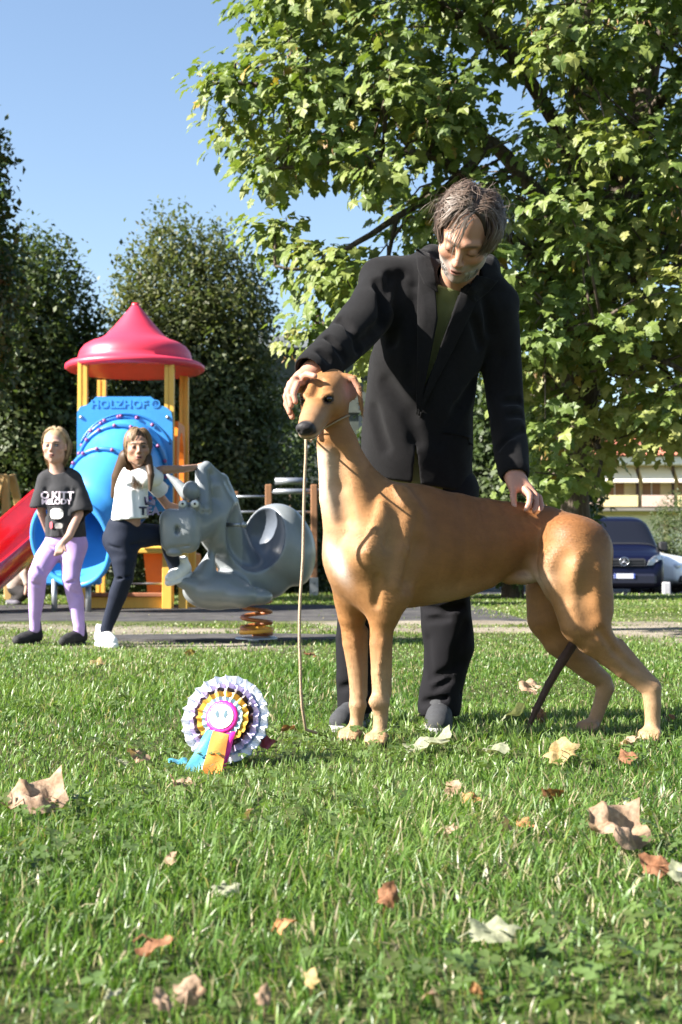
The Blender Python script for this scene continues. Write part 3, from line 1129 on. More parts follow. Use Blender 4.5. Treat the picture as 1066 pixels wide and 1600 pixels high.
def build_yellow_house():
    Y = 80.0; ppm = FPX / Y
    def W(px, py, y=Y): return at(px, py, y)
    cr = wall_mat('cream render', (.78, .70, .50)); ye = wall_mat('yellow render', (.74, .60, .32)); wh = wall_mat('white render', (.78, .76, .70))
    og = wall_mat('orange brown shutter', (.45, .25, .13)); pk = wall_mat('pink render', (.70, .50, .42)); gr = wall_mat('grey ledge', (.30, .27, .24))
    ti = mat('roof tile', (.40, .12, .07), rough=.85, var=.25, vscale=3); br = mat('brown pipe', (.10, .05, .035), rough=.6); aw = mat('awning cloth', (.80, .72, .58), rough=.9)
    gl = mat('far window glass', (.03, .04, .05), rough=.1, spec=.8)
    x0 = W(862, 800)[0]; x1 = W(1300, 800)[0]
    base = (float((x0 + x1) / 2), Y + 4, -.3)
    t = empty('apartment_house', base, 'yellow and cream house with awning and tiled eave behind the parked vehicles', 'house')
    ze = W(0, 713)[2]; zl = W(0, 799)[2]; zf = W(0, 796)[2]
    mb = MB(); mb.box(((x0 + x1) / 2, Y + 5.0, (ze - .3) / 2), (x1 - x0, 8, ze + .3)); mb.build('wall', ye, t)
    mb = MB(); mb.box(((x0 + x1) / 2, Y + .96, (zl - .5) / 2), (x1 - x0, .06, zl + .1)); mb.build('ground_floor_wall', cr, t)
    mb = MB(); mb.box(((x0 + x1) / 2, Y + .5, zf), (x1 - x0 + .4, 1.3, .16)); mb.build('ledge', gr, t)
    mb = MB(); mb.box(((x0 + x1) / 2, Y + .7, W(0, 720)[2]), (x1 - x0 + .8, 2.2, .42)); mb.build('cornice', wh, t)
    # roof: low pitch, tile rolls in front
    mb = MB(); zr = W(0, 713)[2]
    mb.add([(x0 - .6, Y - .6, zr), (x1 + .6, Y - .6, zr), (x1 + .6, Y + 5, zr + 1.5), (x0 - .6, Y + 5, zr + 1.5), (x0 - .6, Y + 10, zr), (x1 + .6, Y + 10, zr)], [(0, 1, 2, 3), (3, 2, 5, 4), (0, 3, 4), (1, 5, 2)])
    rf = mb.build('roof', ti, t)
    mb = MB()
    xx = x0 - .5
    while xx < x1 + .6:
        mb.tube([(xx, Y - .68, zr + .04), (xx, Y + 2.2, zr + .82)], .085, 6)
        xx += .24
    o = mb.build('roof_tiles', mat('roof tile painted sunlit', (.50, .18, .11), rough=.85, var=.3, vscale=4), rf); tag(o, kind='stuff')  # brighter copy of the tile colour with sunlight put into it
    zt = W(0, 751)[2]
    # loggia bays: pillars, awnings, windows, parapets
    pxs = [880, 940, 1000, 1056, 1112, 1170, 1230]
    for i, p in enumerate(pxs):
        xx = W(p, 800)[0]
        mb = MB(); mb.box((xx, Y + .6, (zf + .08 + ze - .5) / 2), (.16, .16, ze - zf - .6)); mb.build('pillar', br, t)
    for i in range(len(pxs) - 1):
        a = W(pxs[i], 800)[0] + .12; b = W(pxs[i + 1], 800)[0] - .12
        zc = W(0, 728)[2]
        mb = MB(); mb.add([(a, Y + .9, zc), (b, Y + .9, zc), (b, Y - .25, zt), (a, Y - .25, zt), (a, Y - .25, zt - .12), (b, Y - .25, zt - .12)], [(0, 1, 2, 3), (3, 2, 5, 4)]); mb.build('awning', aw, t)
        w = b - a
        f = MB(); f.box((a + w * .42, Y + .98, (zt + zf) / 2 + .15), (w * .56, .05, (zt - zf) * .88)); f.build('shutter', og, t)
        f = MB(); f.box((a + w * .42, Y + .94, (zt + zf) / 2 + .15), (.05, .06, (zt - zf) * .88)); f.build('window_frame', wh, t)
        f = MB(); f.box(((a + b) / 2, Y - .06, zf + .08 + .40), (w, .08, .64)); f.build('parapet', [pk, ye][i % 2], t)
    for p0, p1 in ((872, 905), (925, 985), (992, 1040), (1050, 1100), (1110, 1160), (1170, 1220)):
        a = W(p0, 800)[0]; b = W(p1, 800)[0]
        f = MB(); f.box(((a + b) / 2, Y + .92, 1.05), (b - a, .05, 2.3)); g = f.build('garage_door', mat('garage door', (.82, .78, .62), rough=.8), t)
        f = MB(); f.box((a - .12, Y + .85, 1.4), (.2, .16, 3.3)); f.build('pier', ye, t)
    # houses behind
    for lab, pa, pb, py0, yy, mw, mr in (('pale house with slate blue roof behind the yellow house', 985, 1052, 690, 120, wh, mat('slate roof', (.16, .20, .30), rough=.8, var=.15)),
                                        ('house with red roof peeking out at the right edge', 1046, 1180, 664, 110, ye, ti)):
        A = W(pa, py0, yy); B = W(pb, py0, yy); w = B[0] - A[0]; zt2 = W(0, py0 + 20, yy)[2]
        h = empty('far_house', ((A[0] + B[0]) / 2, yy + 4, -.3), lab, 'house')
        mb = MB(); mb.box(((A[0] + B[0]) / 2, yy + 4, (zt2 - .3) / 2), (w, 8, zt2 + .3)); mb.build('wall', mw, h)
        mb = MB(); mb.add([(A[0] - .4, yy - .4, zt2), (B[0] + .4, yy - .4, zt2), (B[0] - w * .2, yy + 4, A[2] + .3), (A[0] + w * .2, yy + 4, A[2] + .3), (A[0] - .4, yy + 8.4, zt2), (B[0] + .4, yy + 8.4, zt2)], [(0, 1, 2, 3), (3, 2, 5, 4), (0, 3, 4), (1, 5, 2)]); mb.build('roof', mr, h)
        for q in range(3):
            f = MB(); f.box((A[0] + w * (.2 + .3 * q), yy - .03, zt2 - 1.5), (w * .12, .08, 1.3)); f.build('window', gl, h)


def build_flat_building():
    Y = 40.0
    x0 = at(392, 800, Y)[0]; x1 = at(700, 800, Y)[0]; zt = at(0, 527, Y)[2]
    dk = mat('weathered green panel', (.060, .075, .060), rough=.8, col2=(.09, .105, .085), vscale=1.2, var=.15)
    fa = mat('pale fascia', (.30, .33, .35), rough=.7, var=.1); gl = mat('dark window', (.02, .025, .03), rough=.12, spec=.8)
    t = empty('flat_roof_building', ((x0 + x1) / 2, Y + 5, -.3), 'dark flat-roofed building with pale roof edge seen between the dark tree and the maple', 'building')
    mb = MB(); mb.box(((x0 + x1) / 2, Y + 5, (zt - .3) / 2 - .2), (x1 - x0, 9.8, zt + .3 - .4)); mb.build('wall', dk, t)
    mb = MB(); mb.box(((x0 + x1) / 2, Y + 5, zt - .18), (x1 - x0 + .7, 10.8, .36), bev=.02); mb.build('roof', fa, t)
    for k in range(6):
        z = .8 + k * 1.0
        mb = MB(); mb.box(((x0 + x1) / 2, Y + .06, z), (x1 - x0 - .3, .12, .07)); mb.build('panel_rail', fa if k % 3 == 0 else dk, t)
    for r_ in range(2):
        for k in range(4):
            w = (x1 - x0) / 4
            mb = MB(); mb.box((x0 + w * (k + .5), Y + .07, 1.8 + 2.9 * r_), (w * .62, .05, .72)); mb.build('window', gl, t)


build_yellow_house()
build_flat_building()


# ================================================================== VEHICLES
class Shell:
    """car body from stations (y, z_bottom, z_top, half_width); local y runs front to back"""
    def __init__(s, st, belt, tumble, n=5.0):
        s.st = np.array(st, float); s.belt = belt; s.tum = tumble; s.n = n

    def at(s, y, a, off=0.0):
        zb, zt, w = [float(np.interp(y, s.st[:, 0], s.st[:, k])) for k in (1, 2, 3)]
        zc = (zb + zt) / 2; h = (zt - zb) / 2
        ca, sa = math.cos(a), math.sin(a)
        e = 2 / s.n
        x = (w + off) * math.copysign(abs(ca) ** e, ca); z = zc + (h + off) * math.copysign(abs(sa) ** e, sa)
        if z > s.belt: x *= 1 - s.tum * (z - s.belt)
        return np.array((x, y, z))

    def body(s, ny=4, na=40):
        ys = []
        for a, b in zip(s.st[:-1, 0], s.st[1:, 0]):
            ys += list(np.linspace(a, b, ny, endpoint=False))
        ys.append(s.st[-1, 0])
        V = [s.at(y, 2 * PI * j / na) for y in ys for j in range(na)]
        F = []
        for i in range(len(ys) - 1):
            for j in range(na):
                j2 = (j + 1) % na
                F.append((i * na + j, i * na + j2, (i + 1) * na + j2, (i + 1) * na + j))
        F.append(list(range(na))[::-1]); F.append([(len(ys) - 1) * na + j for j in range(na)])
        return V, F

    def patch(s, ya, yb, a0, a1, ny=6, na=12, off=.006, slant=0.0):
        V = []
        for i in range(ny + 1):
            for j in range(na + 1):
                u = j / na
                V.append(s.at(ya + (yb - ya) * i / ny, a0 + (a1 - a0) * u, off))
        F = []
        for i in range(ny):
            for j in range(na):
                a = i * (na + 1) + j
                F.append((a, a + na + 1, a + na + 2, a + 1))
        return V, F


def place(o, loc, rz):
    o.location = [float(c) for c in loc]; o.rotation_euler = (0, 0, rz)


PLA = mat('number plate', (.62, .64, .70), rough=.5); PLB = mat('plate blue', (.05, .10, .45), rough=.5)
CHR = mat('chrome', (.75, .76, .78), rough=.2, metal=1.0); BLK = mat('black plastic', (.02, .02, .022), rough=.5)
TYR = mat('tyre rubber', (.025, .025, .027), rough=.85); RIM = mat('alloy rim', (.45, .46, .48), rough=.3, metal=.8)
GLS = mat('car glass', (.012, .014, .022), rough=.22, spec=.18)


def wheel(parent, c, r, w):
    mb = MB(); R = rot_axes((0, 1, 0), (0, 0, 1), (1, 0, 0))
    mb.lathe([(r * .62, -w / 2), (r * .95, -w / 2), (r, -w * .35), (r, w * .35), (r * .95, w / 2), (r * .62, w / 2), (r * .62, -w / 2)], c, 28, R)
    wh = mb.build('wheel', TYR, parent, world_space=False)
    mb = MB(); mb.lathe([(.001, -w * .42), (r * .2, -w * .45), (r * .64, -w * .38), (r * .64, w * .38), (r * .2, w * .45), (.001, w * .42)], c, 14, R); mb.build('rim', RIM, wh, world_space=False)


def build_van():
    t = empty('van', label='dark blue van parked nose-on at the right, behind the rump of the greyhound', cat='van')
    paint = mat('dark blue paint', (.0025, .0035, .020), rough=.35, spec=.25, coat=.1)
    S = Shell([(0, .30, .62, .72), (.06, .24, .80, .84), (.18, .22, .94, .90), (.45, .20, 1.06, .94), (.85, .20, 1.16, .955), (1.05, .20, 1.30, .955), (1.62, .20, 1.84, .955), (1.9, .20, 1.91, .955), (4.2, .20, 1.92, .95), (4.7, .22, 1.86, .93), (4.76, .3, 1.7, .88)], 1.08, .22, 5.5)
    mb = MB(); mb.add(*S.body(), 0, True); mb.build('body', paint, t, world_space=False)
    mb = MB(); mb.add(*S.patch(1.0, 1.66, PI * .20, PI * .80, off=.007), 0, True); mb.build('windscreen', GLS, t, world_space=False)
    mb = MB(); mb.add(*S.patch(.95, 1.0, PI * .21, PI * .79, ny=1, off=.012), 0, True); mb.build('wiper_cowl', BLK, t, world_space=False)
    # front fascia at y ~ 0
    mb = MB(); mb.box((0, .045, .80), (.96, .10, .20), bev=.03); g = mb.build('grille', BLK, t, world_space=False)
    for k in range(3):
        mb = MB(); mb.box((0, -.012, .735 + .06 * k), (.92, .02, .012)); mb.build('grille_bar', mat('dark grille bar', (.05, .05, .06), rough=.35) if k == 0 else bpy.data.materials['dark grille bar'], g, world_space=False)
    mb = MB(); mb.box((0, .0, .42), (1.42, .12, .26), bev=.05); mb.build('bumper', mat('dark bumper', (.012, .014, .03), rough=.45), t, world_space=False)
    mb = MB(); mb.box((0, -.068, .50), (.46, .012, .11)); p = mb.build('number_plate', PLA, t, world_space=False)
    for sx in (-1, 1):
        mb = MB(); mb.box((sx * .212, -.077, .50), (.035, .006, .11)); mb.build('plate_band', PLB, p, world_space=False)
    # badge: ring and three-pointed star
    mb = MB(); ring = [(.095 * math.cos(a), -.04, .83 + .095 * math.sin(a)) for a in np.linspace(0, 2 * PI, 28, endpoint=False)]
    mb.tube(ring, .010, 6, closed=True); bd = mb.build('badge', CHR, t, world_space=False)
    mb = MB()
    for k in range(3):
        a = PI / 2 + k * 2 * PI / 3
        d = np.array((math.cos(a), 0, math.sin(a))); e = np.array((-math.sin(a), 0, math.cos(a))); c = np.array((0, -.04, .83))
        mb.add([c + d * .092, c + e * .016 + d * .009, c - e * .016 + d * .009, c + np.array((0, -.016, 0))], [(0, 1, 3), (0, 3, 2), (1, 2, 3)])
    mb.build('star', CHR, bd, world_space=False)
    lens = mat('headlight lens', (.55, .58, .62), rough=.12, spec=.9, coat=1)
    for sx in (-1, 1):
        mb = MB()
        poly = [(.50, .74), (.80, .76), (.865, .86), (.84, 1.0), (.70, .96), (.56, .85)]
        V = []
        for (x, z) in poly: V.append((sx * x, -.035 + .26 * max(0, (x - .5) / .4) ** 1.5 + .16 * (z - .74), z))
        V2 = [(v[0], v[1] + .12, v[2]) for v in V]
        n = 6
        mb.add(V + V2, [list(range(n))] + [(i, n + i, n + (i + 1) % n, (i + 1) % n) for i in range(n)], 0, False)
        hl = mb.build('headlight', lens, t, world_space=False)
        mb = MB(); mb.lathe([(.001, -.05), (.05, -.045), (.065, 0), (.05, .03)], (sx * .72, .10, .86), 16, rot_axes((1, 0, 0), (0, 0, 1), (0, -1, 0))); mb.build('lamp_bowl', CHR, hl, world_space=False)
        mb = MB(); mb.box((sx * 1.05, 1.15, 1.18), (.20, .12, .24), bev=.04); mb.build('wing_mirror', BLK, t, world_space=False)
        mb = MB(); mb.add(*S.patch(1.45, 2.3, *( (PI * .055, PI * .14) if sx > 0 else (PI * .945, PI * .86)), off=.006), 0, True); mb.build('side_window', GLS, t, world_space=False)
        for yy in (.85, 3.9): wheel(t, (sx * .84, yy, .33), .33, .22)
    c = at(979, 880, 34.0)
    t.scale = (1.08, 1.05, 1.05); place(t, (c[0] - .06, 34.0, -.31), math.radians(-3))


def build_white_car():
    t = empty('estate_car', label='white car with roof rails at the right edge beside the dark blue van', cat='car')
    paint = mat('white car paint', (.80, .80, .79), rough=.25, coat=.6)
    S = Shell([(0, .32, .62, .62), (.08, .26, .74, .76), (.4, .22, .90, .83), (1.0, .22, 1.0, .86), (1.2, .22, 1.06, .86), (1.85, .22, 1.48, .86), (2.2, .22, 1.55, .86), (3.6, .22, 1.53, .86), (4.1, .24, 1.25, .84), (4.3, .26, 1.05, .80), (4.36, .35, .85, .74)], .95, .30, 4.5)
    mb = MB(); mb.add(*S.body(), 0, True); mb.build('body', paint, t, world_space=False)
    mb = MB(); mb.add(*S.patch(1.22, 1.84, PI * .2, PI * .8), 0, True); mb.build('windscreen', GLS, t, world_space=False)
    for sx in (-1, 1):
        A = (PI * .05, PI * .155) if sx > 0 else (PI * .95, PI * .845)
        for a, b in ((1.75, 2.45), (2.52, 3.2), (3.27, 3.75)):
            mb = MB(); mb.add(*S.patch(a, b, *A), 0, True); mb.build('side_window', GLS, t, world_space=False)
        mb = MB(); mb.tube([(sx * .62, 2.0, 1.60), (sx * .62, 3.6, 1.59)], .018, 6); mb.build('roof_rail', CHR, t, world_space=False)
        for yy in (.78, 3.35): wheel(t, (sx * .80, yy, .31), .31, .2)
        mb = MB(); mb.box((sx * .62, .10, .66), (.26, .16, .13), bev=.04); mb.build('headlight', bpy.data.materials['headlight lens'], t, world_space=False)
    mb = MB(); mb.box((0, .02, .36), (1.3, .10, .16), bev=.03); mb.build('bumper', BLK, t, world_space=False)
    c = at(1043, 880, 41.0)
    t.scale = (1.05, 1.05, 1.12); place(t, (c[0] + .18, 39.0, -.31), math.radians(52))


build_van()
build_white_car()
mb = MB(); c = at(1041, 880, 31.0); mb.box((c[0], 31.0, -.10), (.16, .16, .42), bev=.02)
o = mb.build('bollard', mat('pale concrete', (.55, .54, .56), rough=.9, var=.15)); tag(o, 'short pale block standing on the road edge by the van corner', 'bollard')

# ================================================================== GREYHOUND
def front_y(vol, x, z):
    i = int(np.clip(np.searchsorted(vol.ax[0], x), 0, len(vol.ax[0]) - 1)); k = int(np.clip(np.searchsorted(vol.ax[2], z), 0, len(vol.ax[2]) - 1))
    c = vol.F[i, :, k]
    j = np.argmax(c < 0)
    if c[j] >= 0: return None
    if j == 0: return float(vol.ax[1][0])
    t = c[j - 1] / (c[j - 1] - c[j])
    return float(vol.ax[1][j - 1] + t * (vol.ax[1][j] - vol.ax[1][j - 1]))


def surf(vol, px, py, Y0, it=4):
    Y = Y0
    for _ in range(it):
        p = at(px, py, Y); y = front_y(vol, p[0], p[2])
        if y is None: return None
        Y = y
    return at(px, py, Y)


def groove(vol, pts, depth, r, Y0, k=None):
    P = []
    for px, py in pts:
        p = surf(vol, px, py, Y0)
        if p is not None: P.append(p + np.array((0, -(r - depth), 0)))
    for a, b in zip(P[:-1], P[1:]): vol.seg(a, b, r, r, k if k is not None else r * .9, op='s')


def ridge(vol, pts, height, r, Y0, k=None):
    P = []
    for px, py in pts:
        p = surf(vol, px, py, Y0)
        if p is not None: P.append(p + np.array((0, r - height, 0)))
    for a, b in zip(P[:-1], P[1:]): vol.seg(a, b, r, r, k if k is not None else r * .9)


def build_dog():
    h = .0042
    v = Vol((-.19, 3.74, -.005), (1.02, 4.48, 1.10), h)
    sv = nz((-.13, 1, 0))
    def P(px, py, Y): return at(px, py, Y)
    # trunk
    st = [(578, 868, 4.08, .135, .70), (615, 852, 4.11, .170, .62), (660, 849, 4.15, .166, .64), (705, 850, 4.185, .152, .68), (755, 846, 4.22, .130, .74), (805, 838, 4.25, .104, .80), (850, 845, 4.265, .104, .80), (893, 862, 4.26, .098, .92)]
    v.chain([(P(a, b, Y), r, f) for a, b, Y, r, f in st], k=.03, side=sv)
    # rump and croup
    v.ell(P(903, 862, 4.24), (.10, .085, .095), k=.05)
    # withers, shoulder blades, chest front
    v.ell(P(632, 795, 4.13), (.08, .045, .055), k=.05)
    v.ell(P(567, 850, 4.09), (.064, .085, .098), k=.06)
    v.chain([(P(526, 700, 4.07), .047), (P(539, 770, 4.07), .057), (P(564, 840, 4.075), .066), (P(574, 900, 4.09), .055)], k=.04)
    # neck
    v.chain([(P(588, 812, 4.12), .094), (P(560, 762, 4.10), .072), (P(534, 712, 4.08), .053), (P(522, 668, 4.065), .045), (P(519, 640, 4.06), .045)], k=.045)
    # neck muscles
    v.chain([(P(508, 690, 4.03), .015), (P(514, 780, 4.035), .026), (P(534, 868, 4.045), .036)], k=.035)
    v.chain([(P(541, 700, 4.045), .016), (P(562, 780, 4.03), .028), (P(580, 850, 4.01), .036)], k=.035)
    v.seg(P(548, 875, 4.09), P(551, 960, 4.14), .053, .040, k=.04)
    v.seg(P(560, 890, 4.06), P(600, 960, 4.05), .060, .044, k=.04)
    # near shoulder and upper arm
    v.seg(P(622, 780, 4.05), P(572, 868, 4.00), .040, .052, k=.035)
    v.seg(P(572, 868, 4.01), P(608, 935, 4.04), .055, .048, k=.035)
    v.seg(P(640, 800, 4.04), P(617, 925, 4.04), .030, .040, k=.035)
    # far shoulder
    v.seg(P(552, 865, 4.12), P(552, 930, 4.14), .050, .044, k=.04)
    # near foreleg
    v.chain([(P(600, 925, 4.05), .050), (P(598, 965, 4.05), .036), (P(594, 1005, 4.05), .030), (P(593, 1050, 4.05), .024), (P(594, 1080, 4.05), .0225), (P(594, 1097, 4.05), .0275), (P(595, 1118, 4.055), .0205), (P(594, 1138, 4.05), .0205)], k=.018)
    v.ell(P(585, 1096, 4.035), (.014, .014, .016), k=.015)
    # far foreleg
    v.chain([(P(550, 925, 4.15), .048), (P(550, 965, 4.15), .035), (P(551, 1005, 4.15), .029), (P(556, 1050, 4.15), .023), (P(558, 1083, 4.15), .021), (P(559, 1101, 4.15), .0255), (P(558, 1122, 4.155), .0195), (P(555, 1138, 4.15), .0195)], k=.018)
    # tendon lines on the forelegs
    for px, Y in ((606, 4.05), (568, 4.15)):
        v.seg(P(px - 1, 985, Y + .005), P(px, 1085, Y + .01), .016, .012, k=.008)
    def paw(px, py, Y, face=(-.35, -1)):
        c = P(px, py, Y); c[2] = max(c[2], .024)
        d = nz((face[0], face[1], 0)); s_ = np.array((-d[1], d[0], 0))
        v.ell(c + d * .008, (.026, .032, .021), k=.018)
        for q, o in enumerate((-.022, -.008, .008, .022)):
            f = .034 - abs(o) * .35
            v.chain([(c + s_ * o * .8 + d * .005 + np.array((0, 0, .008)), .0115), (c + s_ * o + d * f + np.array((0, 0, .004)), .0118), (c + s_ * o * 1.05 + d * (f + .014) + np.array((0, 0, -.010)), .0085)], k=.005)
    paw(592, 1153, 4.05); paw(552, 1152, 4.15, (-.5, -1))
    # near hind leg
    v.chain([(P(893, 850, 4.165), .088), (P(898, 890, 4.145), .088), (P(912, 935, 4.145), .073), (P(918, 970, 4.135), .065), (P(928, 995, 4.135), .056), (P(950, 1018, 4.14), .042), (P(975, 1042, 4.145), .033), (P(1003, 1066, 4.15), .025), (P(1017, 1077, 4.15), .0265), (P(1020, 1100, 4.15), .025), (P(1020, 1128, 4.15), .0215), (P(1019, 1145, 4.145), .021)], k=.022)
    v.seg(P(968, 1008, 4.16), P(1022, 1070, 4.16), .016, .012, k=.03)          # achilles
    v.seg(P(858, 880, 4.13), P(896, 975, 4.11), .032, .036, k=.04)             # front of thigh, stifle
    v.ell(P(902, 985, 4.11), (.026, .022, .030), k=.03)
    v.seg(P(925, 850, 4.17), P(938, 950, 4.16), .050, .034, k=.04)             # hamstrings
    paw(1018, 1152, 4.145, (-.45, -1))
    # far hind leg
    v.chain([(P(880, 880, 4.33), .080), (P(862, 925, 4.35), .078), (P(862, 965, 4.35), .074), (P(877, 998, 4.35), .058), (P(897, 1022, 4.35), .044), (P(920, 1046, 4.35), .034), (P(942, 1063, 4.36), .027), (P(946, 1075, 4.36), .027), (P(938, 1100, 4.36), .022), (P(929, 1128, 4.36), .0205)], k=.022)
    paw(922, 1141, 4.35, (-.6, -1))
    # flank web and sheath
    v.seg(P(835, 880, 4.21), P(862, 925, 4.16), .022, .018, k=.03)
    v.ell(P(815, 903, 4.22), (.052, .022, .020), k=.015)
    v.ell(P(795, 905, 4.22), (.016, .014, .014), k=.012)
    # sternum
    v.chain([(P(590, 925, 4.10), .045), (P(640, 925, 4.13), .035), (P(700, 920, 4.16), .028), (P(760, 905, 4.19), .02)], k=.04)
    # tail
    v.chain([(P(945, 868, 4.27), .024), (P(945, 915, 4.29), .020), (P(922, 965, 4.275), .017), (P(900, 1000, 4.255), .0145), (P(880, 1030, 4.25), .0140), (P(858, 1068, 4.25), .0120), (P(838, 1108, 4.25), .0105), (P(823, 1142, 4.25), .0065)], k=.012)
    # muscle grooves
    groove(v, [(925, 880), (915, 930), (922, 965)], .003, .030, 4.1)
    groove(v, [(878, 870), (870, 895), (880, 930)], .003, .026, 4.1)
    groove(v, [(938, 985), (962, 1018), (992, 1046)], .005, .012, 4.1)
    groove(v, [(652, 800), (655, 850), (640, 905)], .004, .028, 4.05)
    ridge(v, [(598, 790), (584, 830), (574, 862)], .004, .014, 4.02)
    ridge(v, [(640, 800), (628, 860), (616, 915)], .004, .016, 4.02)
    groove(v, [(530, 715), (531, 760), (537, 810)], .005, .022, 4.0)
    groove(v, [(590, 905), (586, 945)], .007, .013, 4.0)
    ridge(v, [(598, 1000), (592, 1050), (596, 1085)], .0025, .006, 4.0)
    ridge(v, [(553, 1000), (562, 1050), (563, 1085)], .0025, .006, 4.1)
    groove(v, [(610, 765), (622, 800), (612, 850)], .004, .022, 4.02)
    # ---- head
    O = P(508, 616, 4.005); Nn = P(471, 669, 3.815)
    Fd = nz(Nn - O); U = nz(np.array((0, 0, 1.)) - Fd[2] * Fd); X = np.cross(U, Fd)
    v.M = (np.stack([X, Fd, U], 1), O)
    v.ell((0, -.005, .006), (.060, .082, .052), k=.02)
    v.ell((0, -.06, .0), (.050, .045, .045), k=.03)
    v.seg((0, -.05, -.02), (0, -.01, -.04), .050, .044, k=.03)
    for s in (-1, 1):
        v.ell((s * .034, .015, -.026), (.026, .050, .032), k=.025)
        v.ell((s * .030, .068, .024), (.015, .022, .010), k=.018)
        v.ell((s * .031, .055, -.008), (.018, .03, .014), k=.02)
    v.chain([((0, .045, -.004), .049), ((0, .090, -.010), .0405), ((0, .140, -.017), .0345), ((0, .180, -.023), .0300)], k=.02, side=(1, 0, 0))
    v.chain([((0, .0, -.045), .034), ((0, .08, -.043), .024), ((0, .165, -.043), .0165)], k=.014, side=(1, 0, 0))
    for s in (-1, 1):
        v.ell((s * .014, .165, -.036), (.013, .035, .015), k=.012)
        v.ell((s * .0365, .086, .018), (.012, .011, .008), k=.008, op='s')
        v.seg((s * .024, .086, .030), (s * .046, .066, .029), .0045, .0045, .007)
        v.seg((s * .026, .094, .009), (s * .045, .076, .008), .004, .004, .006)
    v.seg((0, .075, .034), (0, .03, .046), .010, .010, k=.02, op='s')
    v.ell((0, .205, -.012), (.0265, .017, .0195), k=.006)
    for s in (-1, 1):
        v.ell((s * .0125, .221, -.015), (.0062, .008, .0048), k=.002, op='s')
    # mouth line
    for s in (-1, 1):
        v.chain([((s * .030, .095, -.045), .0032), ((s * .0285, .145, -.043), .003), ((s * .018, .190, -.043), .003)], k=.003, op='s')
    # ear on the camera's right: folded back, open to the front
    v.M = None
    E = [(P(528, 594, 4.03), .013), (P(540, 589, 4.02), .011), (P(553, 592, 4.01), .010), (P(561, 607, 4.005), .0085), (P(564, 628, 4.0), .0065), (P(566, 648, 4.0), .0035)]
    v.chain(E, k=.006)
    v.ell(P(548, 607, 4.035), (.024, .008, .036), k=.008)
    v.seg(P(536, 598, 4.01), P(541, 626, 4.01), .008, .005, k=.008)
    # ear on the camera's left, half under the hand
    v.chain([(P(478, 590, 4.03), .012), (P(468, 588, 4.045), .010), (P(462, 604, 4.05), .008)], k=.008)
    v.noise(.0008, sines(60, 3))

    M = np.stack([X, Fd, U], 1)
    eyeR = O + M @ np.array((.0360, .0775, .018)); eyeL = O + M @ np.array((-.0360, .0775, .018))

    def color(V):
        px = 533 + V[:, 0] / V[:, 1] * FPX; py = 880 - (V[:, 2] - CAM_H) / V[:, 1] * FPX
        n = len(V)
        c = np.tile(np.array([.375, .172, .058]), (n, 1))
        # darker along the spine, paler low on the legs and belly
        back = sstep(.50, .66, V[:, 2]) * sstep(.15, .3, V[:, 0])
        c = blend(c, back * .85, [.25, .098, .030])
        leg = sstep(.36, .12, V[:, 2])
        c = blend(c, leg * .75, [.50, .33, .19])
        belly = sstep(.50, .40, V[:, 2]) * sstep(.20, .3, V[:, 0]) * sstep(.62, .52, V[:, 0])
        c = blend(c, belly * .5, [.52, .34, .19])
        flank = np.exp(-((px - 838) / 26) ** 2 - ((py - 905) / 20) ** 2) * (V[:, 1] < 4.26)
        c = blend(c, flank * .9, [.66, .48, .34])
        hp_ = np.exp(-((px - 740) / 95) ** 2 - ((py - 840) / 60) ** 2)
        c = blend(c, hp_ * .8, [.265, .105, .032])
        sh_ = np.exp(-((px - 600) / 40) ** 2 - ((py - 850) / 90) ** 2)
        c = blend(c, sh_ * .5, [.48, .28, .13])
        th_ = np.exp(-((px - 885) / 34) ** 2 - ((py - 930) / 70) ** 2) * (V[:, 1] < 4.24)
        c = blend(c, th_ * .5, [.48, .28, .135])
        # throat and chest blaze
        thr = np.exp(-((px - 503 - (py - 700) * .12) / 17) ** 2) * sstep(690, 715, py) * sstep(835, 770, py) * (V[:, 1] < 4.12)
        c = blend(c, thr * .8, [.80, .68, .54])
        fr = sstep(575, 525, px) * sstep(690, 730, py) * sstep(930, 880, py)
        c = blend(c, fr * .35, [.58, .38, .22])
        ch = np.exp(-((px - 527 - (py - 880) * .42) / 11) ** 2 - ((py - 878) / 28) ** 2) * (V[:, 1] < 4.1)
        c = blend(c, np.clip(ch * 1.3, 0, 1), [.72, .62, .55])
        # tail
        T = [P(922, 965, 4.275), P(900, 1000, 4.255), P(880, 1030, 4.25), P(858, 1068, 4.25), P(838, 1108, 4.25), P(823, 1142, 4.25)]
        d = np.full(n, 9.)
        for a, b in zip(T[:-1], T[1:]):
            t = np.clip(((V - a) @ (b - a)) / ((b - a) @ (b - a)), 0, 1); d = np.minimum(d, np.linalg.norm(V - a - t[:, None] * (b - a), axis=1))
        c = blend(c, sstep(.030, .020, d) * (V[:, 1] > 4.225), [.075, .04, .028])
        # head markings
        L = (V - O) @ M
        hd = (np.abs(L[:, 0]) < .10) & (L[:, 1] > -.11) & (L[:, 1] < .25) & (L[:, 2] > -.075) & (L[:, 2] < .09) & (V[:, 2] > .58)
        hm = hd.astype(float)
        mz = hm * sstep(.09, .15, L[:, 1])
        c = blend(c, mz * .55, [.36, .22, .13])
        chin = hm * sstep(.07, .13, L[:, 1]) * sstep(-.030, -.044, L[:, 2])
        c = blend(c, chin * .8, [.70, .56, .45])
        c = blend(c, hm * sstep(.185, .197, L[:, 1]) * sstep(-.036, -.028, L[:, 2]), [.020, .018, .020])
        ln = hm * np.exp(-((L[:, 2] + .044) / .0045) ** 2) * sstep(.08, .10, L[:, 1])
        c = blend(c, ln * .85, [.05, .035, .03])
